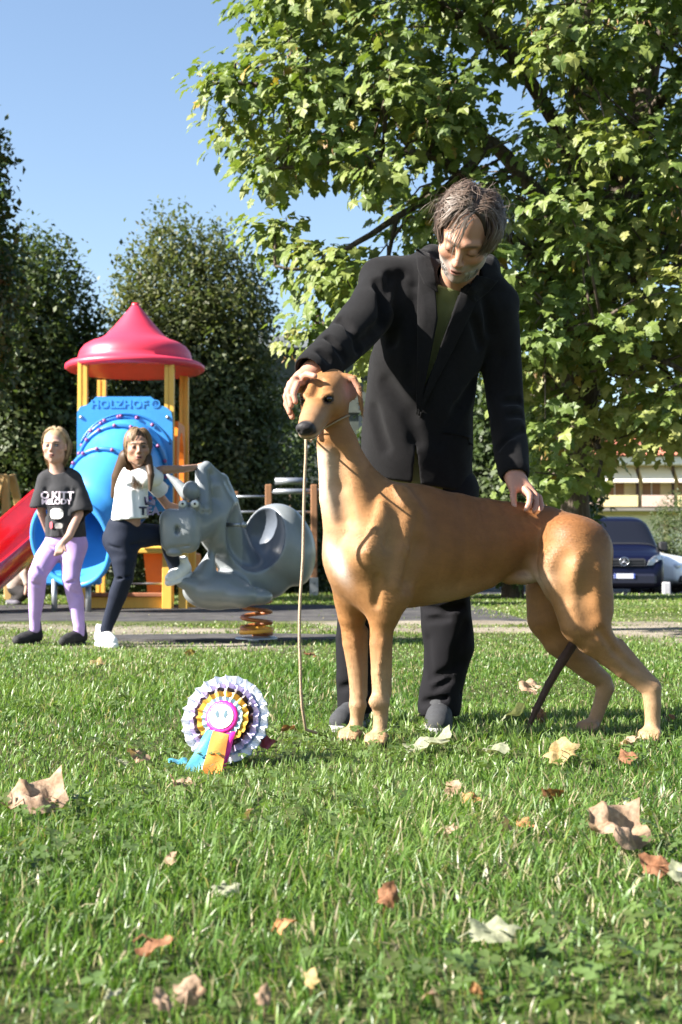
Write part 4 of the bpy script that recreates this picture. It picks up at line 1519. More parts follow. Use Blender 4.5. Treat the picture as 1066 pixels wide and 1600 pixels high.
        for s in (-1, 1):
            de = np.sqrt((L[:, 0] - s * .0365) ** 2 + ((L[:, 1] - .082) * .8) ** 2 + ((L[:, 2] - .018) * 1.3) ** 2)
            c = blend(c, hm * sstep(.0200, .0125, de), [.035, .022, .016])
        # inner ear
        ie = np.exp(-((px - 548) / 11) ** 2 - ((py - 609) / 17) ** 2) * (V[:, 1] < 4.04) * (V[:, 2] > .58)
        c = blend(c, np.clip(ie * 1.5, 0, 1) * .9, [.55, .27, .22])
        # claws
        c *= (1 + .10 * sines(40, 9)(V[:, 0], V[:, 1], V[:, 2]))[:, None]
        return c

    t = empty('greyhound', (P(750, 880, 4.2)[0], 4.2, 0), 'tall lean tan greyhound with white chest blaze standing side-on in front of the man', 'dog')
    fur = mat('short tan fur', rough=.58, attr='col', var=.13, vscale=45, bump=.16, bscale=300, spec=.22, sheen=.06, stretch=(.35, 1, 1), bdist=.004)
    body_me = v.mesh('body', color, relax=2)
    body = link('body', body_me, fur, t)
    # short coat: fine hairs lying along the body
    nv_ = len(body_me.vertices); co = np.empty(nv_ * 3, np.float32); body_me.vertices.foreach_get('co', co); co = co.reshape(-1, 3)
    no = np.empty(nv_ * 3, np.float32); body_me.vertex_normals.foreach_get('vector', no); no = no.reshape(-1, 3)
    cl = np.empty(nv_ * 4, np.float32); body_me.color_attributes['col'].data.foreach_get('color', cl); cl = cl.reshape(-1, 4)[:, :3] / ALB
    r = np.random.default_rng(4); pick = r.integers(0, nv_, 170000)
    p = co[pick] + r.normal(0, .0022, (len(pick), 3)); nn = no[pick]; p -= nn * ((p - co[pick]) * nn).sum(1)[:, None]
    Lh = (p - O) @ M
    onhead = (p[:, 2] > .62) & (np.abs(Lh[:, 0]) < .1) & (Lh[:, 1] > -.1)
    flow = np.tile(np.array([.9, .15, -.45]), (len(p), 1))
    leg = p[:, 2] < .40; flow[leg] = [.10, .02, -1]
    neck = (p[:, 2] > .60) & (p[:, 0] < .18); flow[neck] = [.25, .1, -1]
    flow[onhead] = -M[:, 1] * .9 + np.array([0, 0, -.2])
    flow = flow + r.normal(0, .16, flow.shape); flow -= nn * (flow * nn).sum(1)[:, None]; flow /= np.linalg.norm(flow, axis=1)[:, None] + 1e-6
    ok = ~(onhead & (Lh[:, 1] > .17)); L_ = np.where(onhead, .005, .0085) * r.uniform(.7, 1.3, len(p)); L_[p[:, 2] < .3] *= .7
    sd_ = np.cross(flow, nn); w = (.00075 * r.uniform(.7, 1.3, len(p)))[:, None]
    V3 = np.stack([p - sd_ * w - nn * .0004, p + sd_ * w - nn * .0004, p + flow * L_[:, None] + nn * (L_ * .09)[:, None]], 1)[ok]
    cc = (cl[pick] * r.uniform(.86, 1.14, (len(p), 1)))[ok]
    hm_ = fast_mesh('coat_hairs', V3.reshape(-1, 3), F3=np.arange(len(V3) * 3).reshape(-1, 3), col=np.repeat(cc, 3, 0), smooth=False)
    hh = link('coat_hairs', hm_, mat('coat hair', rough=.5, attr='col', spec=.3), t); tag(hh, kind='stuff')
    ey = mat('dark brown eye', (.012, .007, .005), rough=.16, spec=.6)
    for s, e in ((1, eyeR), (-1, eyeL)):
        mb = MB(); mb.lathe([(.0100 * math.sin(a) + 1e-5, -.0100 * math.cos(a)) for a in np.linspace(0, PI, 9)], e, 14)
        mb.build('eye', ey, t)
    # claws as small horn cones
    mb = MB()
    hb = mat('claw horn', (.10, .07, .05), rough=.4)
    for px, py, Y, fc in ((592, 1153, 4.05, (-.35, -1)), (552, 1152, 4.15, (-.5, -1)), (1018, 1152, 4.145, (-.45, -1)), (922, 1141, 4.35, (-.6, -1))):
        c = P(px, py, Y); c[2] = max(c[2], .024); d = nz((fc[0], fc[1], 0)); s_ = np.array((-d[1], d[0], 0))
        for o in (-.022, -.008, .008, .022):
            f = .034 - abs(o) * .35; a = c + s_ * o * 1.05 + d * (f + .020) + np.array((0, 0, -.008))
            mb.tube([a, a + d * .008 + np.array((0, 0, -.005)), a + d * .012 + np.array((0, 0, -.012))], [.0035, .0028, .0006], 6)
    mb.build('claws', hb, t)
    # show lead: a thin cord round the neck falling from under the chin to the grass
    lead = mat('pale cord', (.50, .36, .24), rough=.7, bump=.5, bscale=400)
    mb = MB()
    pts = [P(478, 684, 3.90), P(477, 720, 3.90), P(476, 780, 3.90), P(474, 850, 3.90), P(471, 900, 3.90), P(469, 960, 3.90), P(468, 1010, 3.90), P(469, 1060, 3.91), P(473, 1105, 3.92), P(478, 1140, 3.95)]
    Q = []
    for i in range(len(pts) - 1):
        for u in (0, .5): Q.append(pts[i] * (1 - u) + pts[i + 1] * u + np.array((.0015 * math.sin(i * 2.1 + u * 3), 0, 0)))
    Q.append(pts[-1]); Q.append(pts[-1] + np.array((.03, .02, -.012)))
    mb.tube(Q, .0042, 8)
    loop = []
    for a in np.linspace(0, 2 * PI, 26, endpoint=False):
        c = P(521, 668, 4.055)
        loop.append(c + np.array((.052 * math.cos(a) - .006, .054 * math.sin(a), .030 * math.cos(a) + .004)))
    mb.tube(loop, .0028, 6, closed=True)
    mb.tube([loop[13], P(486, 690, 3.95), P(478, 684, 3.90)], .003, 6)
    o = mb.build('show_lead', lead)
    tag(o, 'thin pale cord lead hanging from under the greyhound chin down into the grass', 'dog lead')


build_dog()

# ================================================================== PEOPLE
class Head:
    """local frame: x = to the figure's side, y = out of the face, z = crown"""
    def __init__(s, O, F, up, k=1.0):
        s.O = np.array(O, float); s.F = nz(F); u = np.array(up, float); s.U = nz(u - (u @ s.F) * s.F)
        s.X = np.cross(s.U, s.F); s.M = np.stack([s.X, s.F, s.U], 1); s.k = k

    def w(s, p): return s.O + s.M @ (np.array(p, float) * s.k)
    def loc(s, V): return (V - s.O) @ s.M / s.k

    def build(s, v, child=False):
        v.M = (s.M, s.O); q = s.k
        def E(c, r, k=.02, op='u'): v.ell(np.array(c) * q, np.array(r if hasattr(r, '__len__') else (r, r, r)) * q, k * q, op=op)
        def S(a, b, ra, rb, k=.015, op='u'): v.seg(np.array(a) * q, np.array(b) * q, ra * q, rb * q, k * q, op=op)
        E((0, -.020, .032), (.076, .096, .088))
        E((0, .026, -.022), (.060 if not child else .064, .062, .080), .03)
        E((0, .045, -.078), (.040, .038, .030), .03)
        S((0, .066, -.103), (0, .055, -.100), .017 if not child else .013, .02, .02)
        for a in (-1, 1):
            E((a * .046, -.002, -.065), (.020, .034, .030), .03)
            E((a * .042, .056, -.026), (.022, .022, .018), .025)
            S((a * .012, .086, .022), (a * .045, .066, .022), .010, .008, .015)
            E((a * .031, .096, .000), (.018, .015, .012), .014, 's')
            E((a * .031, .0745, -.001), (.0145, .0145, .0145), .004)
            E((a * .077, -.008, -.004), (.008, .019, .031), .008)
        n = .85 if child else 1.0
        S((0, .084, .010), (0, .084 + .026 * n, -.030), .0085, .0115 * n, .012)
        for a in (-1, 1): E((a * .0115 * n, .098, -.035), (.0075, .009, .007), .008)
        E((0, .082, -.052), (.022, .015, .012), .015)
        E((0, .0925, -.0615), (.021, .0085, .0052), .005)
        E((0, .0900, -.0735), (.018, .0090, .0065), .005)
        S((-.020, .099, -.0670), (.020, .099, -.0670), .0022, .0022, .003, 's')
        v.M = None

    def paint(s, V, c, skin, lip, iris=(.05, .035, .025), brow=(.08, .055, .04), blush=(.50, .17, .11), beard=None, open_eye=True, openm=False, boost=0.0):
        L = s.loc(V)
        x, y, z = L.T
        hm = ((np.abs(x) < .095) & (y > -.14) & (y < .14) & (z > -.13) & (z < .14)).astype(float)
        fr = hm * (y > .03)
        c = blend(c, fr * np.exp(-((np.abs(x) - .044) / .016) ** 2 - ((z + .030) / .018) ** 2) * .35, blush)
        c = blend(c, fr * np.exp(-(x / .014) ** 2 - ((z + .032) / .014) ** 2) * .35, blush)
        if beard is not None:
            nn = sines(220, 4)(V[:, 0], V[:, 1], V[:, 2])
            jaw = sstep(-.045, -.060, z - .35 * np.abs(x)) * hm * (y > -.01)
            side = sstep(.050, .058, np.abs(x)) * sstep(.0, -.03, z) * (y > .0) * (y < .05) * hm
            mus = .7 * np.exp(-((z + .050) / .0085) ** 2) * (np.abs(x) < .034) * fr
            b = np.clip(jaw + side + mus, 0, 1)
            c = blend(c, b * (.80 + .08 * nn), np.array(beard))
        lips = fr * np.exp(-(x / .023) ** 4) * np.exp(-((z + .0672) / .0108) ** 4) * (y > .078)
        c = blend(c, lips * .85, lip)
        c = blend(c, fr * (np.abs(x) < (.017 if not openm else .015)) * np.exp(-((z + .0672) / (.0030 if not openm else .0055)) ** 4) * (y > .07), [.06, .02, .02])
        for a in (-1, 1):
            dx = x - a * .031
            c = blend(c, fr * np.exp(-(dx / .017) ** 4 - ((z - .0 - .000) / .0095) ** 4) * (.35 + boost * .3), [.22, .11, .08])  # socket shading under the brow, darkened in the skin colour
            if open_eye:
                c = blend(c, fr * np.exp(-(dx / .0125) ** 4 - ((z + .001) / .0050) ** 4) * .35 * (1 - boost), [.50, .46, .43])
                c = blend(c, fr * np.exp(-(dx / (.0070 + .003 * boost)) ** 4 - ((z + .001) / .0068) ** 4), iris)
                c = blend(c, fr * np.exp(-(dx / .0150) ** 4 - ((z - .0062) / .0034) ** 4) * .9, [.05, .03, .025])
                c = blend(c, fr * np.exp(-(dx / .0140) ** 4 - ((z + .0075) / .0022) ** 4) * .45, [.12, .06, .05])
            else:
                c = blend(c, fr * np.exp(-(dx / .014) ** 4 - ((z + .0065) / .0026) ** 4) * .85, [.05, .03, .025])
            bz = .022 - .10 * np.maximum(np.abs(x) - .03, 0)
            c = blend(c, fr * np.exp(-((x - a * .031) / .0195) ** 4 - ((z - bz) / (.0042 + .0012 * boost)) ** 4) * (.85 + .1 * boost), brow)
            c = blend(c, fr * np.exp(-((x - a * .0075) / .0035) ** 2 - ((z + .0405) / .003) ** 2) * .8, [.10, .03, .02])
        return c


def hair_strands(name, hd, n, roots, length, comb, parent, mt, cols, width=.0022, seed=1, lift=.5, grav=.5, curl=.25, wave=0.0, segs=7, hugk=.92, ell=((0, -.020, .036), (.078, .098, .090)), clump=40, clampf=1.012):
    r = np.random.default_rng(seed)
    ec, er = np.array(ell[0]) * hd.k, np.array(ell[1]) * hd.k
    k = hd.k
    D = []
    while len(D) < n:
        d = rand_dirs(r, n * 2)
        m = roots(d[:, 0], d[:, 1], d[:, 2]); D += list(d[m])
    D = np.array(D[:n])
    P = ec + D * er * 1.0
    ctr = D[r.integers(0, n, clump)]
    near = np.argmax(D @ ctr.T, 1)
    cdir = r.normal(0, 1, (clump, 3))[near]
    nrm = D / er; nrm /= np.linalg.norm(nrm, axis=1)[:, None]
    T = np.array([comb(*d) for d in D]); T += cdir * curl + r.normal(0, .10, (n, 3))
    T /= np.linalg.norm(T, axis=1)[:, None]
    Ln = length(D[:, 0], D[:, 1], D[:, 2]) * k * r.uniform(.7, 1.15, n)
    gl = hd.M.T @ np.array((0, 0, -1.))
    T = T - nrm * np.maximum((T * nrm).sum(1), 0)[:, None] * .9
    cur = T + nrm * lift; cur /= np.linalg.norm(cur, axis=1)[:, None]
    pts = [P.copy()]
    ph = (near * 1.7)
    hgt = r.uniform(0, 1, n)
    for i in range(segs):
        st = (Ln / segs)[:, None]
        P = P + cur * st
        q = (P - ec) / er; ql = np.linalg.norm(q, axis=1)
        cl = 1.0 + (clampf - 1.0) * (.3 + .7 * hgt) * min(1, (i + 1) / 3) + .02 * (i / segs)
        P = np.where((ql < cl)[:, None], ec + q / ql[:, None] * er * cl[:, None], P)
        q = (P - ec) / er; ql = np.linalg.norm(q, axis=1)
        nr = q / er; nr /= np.linalg.norm(nr, axis=1)[:, None]
        pts.append(P.copy())
        wv = np.stack([np.sin(ph + i * 1.1), np.cos(ph * 1.3 + i * .9), np.sin(ph * .7 + i)], 1) * wave
        cur = cur * .55 + T * .20 + gl * grav * .55 + wv + r.normal(0, .03, (n, 3))
        dn = (cur * nr).sum(1)
        hug = np.where(q[:, 2] > -.5, hugk, .5)
        cur = cur - nr * (np.maximum(dn, 0) * hug)[:, None]
        cur /= np.linalg.norm(cur, axis=1)[:, None]
    pts = np.array(pts)
    W = []
    for i in range(segs + 1):
        t = pts[min(i + 1, segs)] - pts[max(i - 1, 0)]
        o = pts[i] - ec
        sd_ = np.cross(t, o + r.normal(0, .02, (n, 3))); sd_ /= np.linalg.norm(sd_, axis=1)[:, None] + 1e-9
        w = width * k * (1 if i < segs - 1 else (.7 if i < segs else .15))
        W.append(pts[i] - sd_ * w); W.append(pts[i] + sd_ * w)
    V = np.stack(W, 1).reshape(-1, 3)
    V = V @ hd.M.T + hd.O
    nv = 2 * (segs + 1); b = np.arange(n) * nv
    F = np.concatenate([np.stack([b + 2 * i, b + 2 * i + 1, b + 2 * i + 3, b + 2 * i + 2], 1) for i in range(segs)])
    cols = np.array(cols); u = np.clip(r.uniform(0, 1, clump)[near] * .6 + r.uniform(0, .5, n), 0, .999) * (len(cols) - 1)
    i0 = u.astype(int); f = (u - i0)[:, None]
    c = (cols[i0] * (1 - f) + cols[i0 + 1] * f) * r.uniform(.8, 1.2, (n, 1))
    me = fast_mesh(name, V, F4=F, col=np.repeat(c, nv, 0))
    return link(name, me, mt, parent)


HAIRM = mat('hair strands', rough=.5, attr='col', spec=.25)


def skin_mat(name): return mat(name, rough=.5, attr='col', var=.06, vscale=60, bump=.12, bscale=260, spec=.35, sss=.12, bdist=.004)


def cloth(name, c, rough=.9, var=.12, bscale=420, bump=.35, sheen=.0, vscale=14, **k):
    return mat(name, c, rough=rough, var=var, vscale=vscale, bump=bump, bscale=bscale, spec=.15, sheen=sheen, **k)


def surf_poly(vol, poly, Y0, off, nu=10, nv_=26, th=.004):
    """sheet lying on the front of a volume: poly = two photo polylines (left edge, right edge) of equal length"""
    A, B = poly
    A = np.array(A, float); B = np.array(B, float)
    def samp(Q, t):
        d = np.r_[0, np.cumsum(np.linalg.norm(np.diff(Q, axis=0), axis=1))]; d /= d[-1]
        return np.array([np.interp(t, d, Q[:, 0]), np.interp(t, d, Q[:, 1])])
    V = []; last = Y0
    for i in range(nv_ + 1):
        a = samp(A, i / nv_); b = samp(B, i / nv_)
        for j in range(nu + 1):
            p = a + (b - a) * j / nu
            s_ = surf(vol, p[0], p[1], Y0)
            if s_ is None or abs(s_[1] - last) > .06: s_ = at(p[0], p[1], last)
            last = s_[1]
            V.append(s_ + np.array((0, -off, 0)))
    V = np.array(V)
    n = len(V); F = []
    for i in range(nv_):
        for j in range(nu):
            a = i * (nu + 1) + j
            F.append((a, a + 1, a + nu + 2, a + nu + 1))
    V2 = V + np.array((0, th, 0))
    F2 = [tuple(n + q for q in f[::-1]) for f in F]
    rim = [i * (nu + 1) for i in range(nv_ + 1)] + [nv_ * (nu + 1) + j for j in range(1, nu + 1)] + [i * (nu + 1) + nu for i in range(nv_ - 1, -1, -1)] + [j for j in range(nu - 1, 0, -1)]
    m = len(rim)
    FR = [(rim[i], rim[(i + 1) % m], n + rim[(i + 1) % m], n + rim[i]) for i in range(m)]
    mb = MB(); mb.add(list(V) + list(V2), F + F2 + FR, 0, True)
    return mb


def finger(v, pts, r0, r1, k=.006):
    n = len(pts)
    v.chain([(p, r0 + (r1 - r0) * i / (n - 1)) for i, p in enumerate(pts)], k=k)


SKIN = np.array([.52, .28, .185])


def build_man():
    def P(px, py, Y): return at(px, py, Y)
    t = empty('person', (P(655, 880, 4.48)[0], 4.48, 0), 'man in open black wool jacket and black trousers bending over the greyhound and steadying it', 'person')
    skin = skin_mat('weathered skin')
    hd = Head(P(729, 368, 4.17), (-.28, -.72, -.72), (.24, -.3, 1), 1.03)
    # ---------------- body
    zs = np.concatenate([np.arange(-.01, .80, .012), np.arange(.80, 1.80, .0036)])
    v = Vol((-.24, 3.80, 0), (.72, 4.68, 1.8), .0036, zs)
    hd.build(v)
    v.seg(hd.w((0, -.035, -.06)), P(712, 462, 4.375), .054, .060, .04)
    v.seg(hd.w((0, .02, -.085)), P(702, 470, 4.385), .033, .036, .04)
    v.chain([(P(656, 770, 4.51), .10, 1.15), (P(660, 640, 4.48), .095, 1.2), (P(682, 530, 4.42), .095, 1.3), (P(695, 480, 4.41), .066, 1.6)], k=.04, side=(1, 0, 0))
    v.chain([(P(618, 462, 4.36), .050), (P(572, 500, 4.27), .040), (P(548, 532, 4.20), .036), (P(492, 578, 4.05), .031)], k=.03)
    v.chain([(P(766, 490, 4.40), .050), (P(783, 560, 4.44), .038), (P(786, 630, 4.44), .034), (P(798, 700, 4.36), .030), (P(802, 735, 4.30), .031)], k=.03)
    v.chain([(P(635, 775, 4.50), .062), (P(566, 950, 4.51), .045), (P(556, 1105, 4.50), .036)], k=.03)
    v.chain([(P(690, 770, 4.50), .062), (P(697, 950, 4.49), .045), (P(687, 1105, 4.48), .036)], k=.03)
    v.seg(P(556, 1115, 4.50), P(535, 1128, 4.42), .035, .028, .02); v.seg(P(686, 1115, 4.48), P(684, 1126, 4.38), .035, .028, .02)
    # his right hand behind and round the dog's head
    v.seg(P(492, 580, 4.05), P(476, 592, 4.03), .032, .030, .02)
    v.ell(P(468, 600, 4.02), (.026, .036, .026), k=.02)
    for a, b, c_, d in (((472, 588, 4.00), (459, 594, 3.965), (451, 612, 3.945), (455, 634, 3.935)),
                        ((466, 590, 4.025), (454, 600, 3.985), (447, 620, 3.97), (453, 645, 3.96)),
                        ((460, 596, 4.045), (450, 610, 4.01), (448, 632, 4.00), (457, 652, 3.99))):
        finger(v, [P(*a), P(*b), P(*c_), P(*d)], .0115, .0085, .004)
    finger(v, [P(470, 592, 3.99), P(480, 585, 3.955), P(492, 588, 3.935)], .012, .009, .005)
    finger(v, [P(474, 598, 3.985), P(465, 600, 3.955), P(459, 616, 3.925), P(462, 628, 3.92)], .0105, .008, .004)
    # his left hand resting on the dog's loin
    v.seg(P(800, 735, 4.30), P(808, 752, 4.27), .034, .030, .02)
    v.seg(P(806, 748, 4.265), P(826, 768, 4.235), .024, .022, .015, side=nz((.35, -1, .2)), fa=.75)
    v.seg(P(800, 750, 4.255), P(803, 764, 4.235), .020, .016, .012)
    finger(v, [P(803, 762, 4.235), P(802, 776, 4.215), P(804, 790, 4.205)], .0125, .0095, .004)
    finger(v, [P(820, 764, 4.215), P(828, 774, 4.195), P(827, 788, 4.175), P(822, 797, 4.17)], .0115, .0085, .003)
    finger(v, [P(826, 764, 4.235), P(837, 774, 4.215), P(838, 790, 4.195), P(834, 800, 4.185)], .0115, .0085, .003)
    finger(v, [P(829, 768, 4.255), P(843, 778, 4.24), P(846, 792, 4.225), P(843, 801, 4.215)], .011, .0085, .003)
    finger(v, [P(828, 772, 4.275), P(842, 782, 4.265), P(849, 793, 4.255), P(848, 802, 4.245)], .010, .0075, .003)

    def color(V):
        c = np.tile(SKIN, (len(V), 1))
        c = hd.paint(V, c, SKIN, [.42, .17, .13], brow=(.10, .075, .06), beard=(.34, .30, .27), open_eye=False, blush=(.50, .20, .13))
        hz = (V[:, 2] < 1.2)
        c = blend(c, hz * .45, [.56, .27, .20])
        for a in ((804, 791, 4.205),):
            d = np.linalg.norm(V - P(*a), axis=1)
            c = blend(c, sstep(.012, .007, d) * .6, [.62, .42, .38])
        return c
    link('body', v.mesh('body', color), skin, t)
    # ---------------- t-shirt
    ts = Vol((-.05, 4.14, .70), (.62, 4.66, 1.50), .0055)
    ts.chain([(P(656, 790, 4.52), .116, 1.15), (P(660, 640, 4.48), .112, 1.2), (P(684, 530, 4.42), .108, 1.2), (P(698, 480, 4.37), .084, 1.2), (P(702, 444, 4.335), .072, 1.1)], k=.03, side=(1, 0, 0))
    ts.ell(P(706, 434, 4.285), (.050, .085, .032), k=.008, op='s')
    ts.plane_cut(P(700, 440, 4.3), (0, 0, 1), .004)
    groove(ts, [(698, 480), (690, 560)], .006, .02, 4.25)
    link('t_shirt', ts.mesh('t_shirt'), cloth('olive jersey', (.20, .205, .085), bscale=500), t)
    # ---------------- jacket
    j = Vol((-.24, 3.92, .70), (.76, 4.72, 1.60), .0046)
    j.chain([(P(694, 446, 4.36), .082, 1.9), (P(690, 490, 4.39), .128, 1.50), (P(664, 570, 4.43), .136, 1.28), (P(652, 650, 4.47), .138, 1.26), (P(650, 770, 4.52), .143, 1.27)], k=.04, side=(1, 0, 0))
    j.plane_cut(P(652, 752, 4.3), (-.16, 0, -1), .0)
    j.chain([(P(606, 450, 4.36), .084), (P(580, 486, 4.28), .076), (P(548, 526, 4.19), .068), (P(508, 563, 4.08), .059), (P(490, 577, 4.04), .055)], k=.035)
    j.seg(P(650, 428, 4.38), P(592, 432, 4.37), .055, .050, .05)
    j.seg(P(740, 440, 4.38), P(785, 470, 4.40), .055, .050, .05)
    j.chain([(P(768, 490, 4.40), .084), (P(781, 550, 4.43), .068), (P(788, 620, 4.43), .058), (P(797, 690, 4.36), .052), (P(803, 736, 4.29), .048)], k=.012)
    # standing collar
    j.seg(P(664, 412, 4.33), P(672, 446, 4.30), .030, .030, .02)
    j.seg(P(676, 404, 4.42), P(760, 418, 4.40), .040, .040, .03)
    j.seg(P(662, 400, 4.36), P(676, 404, 4.42), .024, .04, .02)
    j.seg(P(760, 420, 4.36), P(735, 452, 4.28), .030, .020, .02)
    # drape folds and creases
    for pts, dp, r in (([(612, 432), (604, 470), (600, 510)], .016, .022), ([(628, 430), (622, 480), (612, 535)], .012, .018), ([(590, 440), (596, 490)], .010, .016), ([(648, 470), (644, 540), (640, 600)], .006, .018),
                       ([(560, 540), (585, 520), (596, 505)], .012, .018), ([(530, 500), (552, 520), (560, 545)], .009, .014), ([(512, 528), (530, 545), (540, 560)], .008, .012), ([(500, 548), (515, 562)], .006, .010),
                       ([(768, 640), (790, 628), (812, 626)], .010, .013), ([(772, 668), (795, 650), (815, 648)], .007, .012), ([(778, 700), (800, 680), (818, 672)], .006, .012), ([(740, 500), (752, 540), (756, 600)], .012, .016),
                       ([(760, 470), (768, 520)], .008, .016), ([(690, 690), (720, 640), (745, 600)], .006, .022), ([(600, 600), (640, 650), (650, 690)], .008, .024), ([(580, 640), (600, 700)], .006, .02), ([(785, 560), (770, 600)], .008, .014)):
        groove(j, pts, dp, r, 4.25)
    j.noise(.0045, sines(24, 11)); j.noise(.0024, sines(58, 12))
    jf = j.F.copy()
    j.shell_inside(.011)
    # openings: neck V, front below the button, sleeve ends
    def prism_cut(poly, ymax):
        X = j.ax[0][:, None, None]; Y = j.ax[1][None, :, None]; Z = j.ax[2][None, None, :]
        q = [P(a, b, 4.28) for a, b in poly]; d = None
        cx = np.mean([c[0] for c in q]); cz = np.mean([c[2] for c in q])
        for a, b in zip(q, q[1:] + q[:1]):
            nx, nzz = (b[2] - a[2]), -(b[0] - a[0]); L = math.hypot(nx, nzz); nx /= L; nzz /= L
            if (cx - a[0]) * nx + (cz - a[2]) * nzz > 0: nx, nzz = -nx, -nzz
            e = (X - a[0]) * nx + (Z - a[2]) * nzz
            d = e if d is None else np.maximum(d, e)
        d = np.maximum(d, Y - ymax)
        j.F = np.maximum(j.F, -d.astype(np.float32))
    prism_cut([(683, 448), (724, 440), (716, 478), (682, 560), (654, 642), (664, 560), (680, 500)][:5] , 4.42)
    prism_cut([(652, 690), (645, 770), (662, 770)], 4.42)
    j.ell(hd.w((0, -.01, -.12)), (.070, .075, .075), k=.01, op='s')
    j.ell(P(477, 588, 4.01), (.050, .050, .050), k=.004, op='s')
    j.ell(P(806, 752, 4.26), (.042, .046, .036), k=.004, op='s')
    jm = cloth('black wool', (.0085, .0080, .0090), rough=.95, sheen=.05, bscale=520, bump=.6, var=.22, vscale=90, bdist=.003)
    jk = link('jacket', j.mesh('jacket', relax=2), jm, t)
    j.F = jf
    surf_poly(j, ([(722, 440), (718, 462), (692, 530), (668, 600), (652, 648)], [(738, 447), (744, 474), (712, 540), (680, 600), (655, 652)]), 4.28, .011, th=.006).build('lapel', jm, jk)
    surf_poly(j, ([(655, 412), (652, 470), (652, 560), (650, 648)], [(680, 452), (684, 500), (668, 580), (655, 650)]), 4.28, .011, th=.006).build('lapel', jm, jk)
    surf_poly(j, ([(650, 390), (652, 420), (662, 444)], [(672, 398), (680, 430), (684, 458)]), 4.30, .014, th=.008).build('collar', jm, jk)
    surf_poly(j, ([(742, 430), (736, 446), (726, 462)], [(778, 440), (764, 456), (742, 474)]), 4.33, .012, th=.008).build('collar', jm, jk)
    surf_poly(j, ([(692, 676), (694, 690)], [(738, 682), (740, 696)]), 4.33, .006, nu=12, nv_=4, th=.004).build('pocket_flap', jm, jk)
    # ---------------- trousers
    tr = Vol((-.10, 4.24, .02), (.56, 4.72, .86), .006)
    tr.chain([(P(640, 770, 4.51), .095, 1.2), (P(600, 850, 4.50), .085), (P(566, 930, 4.50), .070), (P(556, 1000, 4.50), .062), (P(554, 1060, 4.50), .058), (P(556, 1098, 4.50), .060)], k=.03)
    tr.chain([(P(700, 770, 4.51), .100, 1.2), (P(698, 850, 4.49), .092), (P(695, 930, 4.48), .077), (P(698, 975, 4.48), .080), (P(702, 1010, 4.48), .079), (P(694, 1055, 4.48), .066), (P(688, 1085, 4.48), .066), (P(686, 1104, 4.48), .068)], k=.03)
    for pts, dp, r in (([(660, 948), (690, 955), (722, 945)], .012, .012), ([(668, 968), (700, 966), (735, 952)], .010, .010), ([(655, 1080), (680, 1076), (705, 1062)], .010, .010), ([(660, 1098), (690, 1092), (722, 1080)], .010, .009),
                       ([(672, 1060), (700, 1050), (722, 1036)], .010, .012), ([(730, 975), (716, 1010), (712, 1040)], .006, .014), ([(530, 1075), (550, 1070), (572, 1078)], .009, .009), ([(532, 1000), (552, 1020)], .008, .014), ([(664, 1000), (668, 1050)], .005, .016)):
        groove(tr, pts, dp, r, 4.4)
    tr.noise(.003, sines(32, 15)); tr.noise(.0016, sines(75, 16))
    tr.shell_inside(.012)
    for px, Y in ((556, 4.50), (686, 4.48)): tr.ell(P(px, 1122, Y), (.060, .060, .030), k=.004, op='s')
    link('trousers', tr.mesh('trousers'), cloth('black twill', (.010, .0095, .012), rough=.85, bscale=600, bump=.4), t)
    # ---------------- shoes
    sm = mat('dark grey knit shoe', (.040, .042, .048), rough=.8, var=.2, vscale=60, bump=.5, bscale=500)
    so = mat('worn pale sole', (.42, .41, .39), rough=.7, var=.15, vscale=20)
    lc = mat('shoe lace', (.16, .16, .17), rough=.9)
    def shoe(heel, toe, w=.047, h=.075):
        heel = np.array(heel); toe = np.array(toe); heel[2] = 0; toe[2] = 0
        d = nz(toe - heel); s_ = np.array((-d[1], d[0], 0)); L = np.linalg.norm(toe - heel)
        lo = np.minimum(heel, toe) - .08; hi = np.maximum(heel, toe) + .08; lo[2] = -.005; hi[2] = .14
        v = Vol(lo, hi, .0045)
        q = lambda a, z, o=0: heel + d * L * a + s_ * o + np.array((0, 0, z))
        v.chain([(q(.05, .05), .036), (q(.30, .052), .040), (q(.62, .040), .042), (q(.88, .034), .036)], k=.03)
        v.seg(q(.08, .085), q(.22, .09), .036, .038, .025)
        v.plane_cut((0, 0, .022), (0, 0, -1))
        v.ell(q(.12, .135), (.034, .034, .03), k=.006, op='s')
        o = link('shoe', v.mesh('shoe'), sm, t)
        v2 = Vol(lo, hi, .0045)
        v2.chain([(q(.04, .012), .038), (q(.35, .012), .040), (q(.65, .012), .044), (q(.90, .016), .038)], k=.02)
        v2.plane_cut((0, 0, .026), (0, 0, 1), .004); v2.plane_cut((0, 0, .002), (0, 0, -1), .004)
        link('sole', v2.mesh('sole'), so, o)
        mb = MB()
        for i in range(4):
            a = .36 + i * .09; z = .094 - i * .008
            mb.tube([q(a, z - .012, -.026), q(a + .02, z, 0), q(a, z - .012, .026)], .0028, 6)
        mb.build('laces', lc, o)
    shoe(P(688, 1100, 4.52), P(684, 1120, 4.29)); shoe(P(562, 1100, 4.53), P(528, 1120, 4.36))
    # ---------------- hair, brows and beard
    hc = [[.045, .027, .018], [.075, .046, .031], [.115, .075, .054], [.16, .115, .088], [.32, .27, .23]]
    cap = Vol(hd.O - .16, hd.O + .16, .005)
    cap.M = (hd.M, hd.O)
    cap.ell(np.array((0, -.028, .042)) * hd.k, np.array((.084, .100, .090)) * hd.k, k=0)
    cap.ell(np.array((0, .122, .060)) * hd.k, np.array((.082, .092, .098)) * hd.k, k=.004, op='s')
    cap.ell(np.array((0, .100, -.05)) * hd.k, np.array((.090, .075, .09)) * hd.k, k=.01, op='s')
    cap.ell(np.array((0, .0, -.10)) * hd.k, np.array((.10, .11, .065)) * hd.k, k=.01, op='s')
    cap.M = None
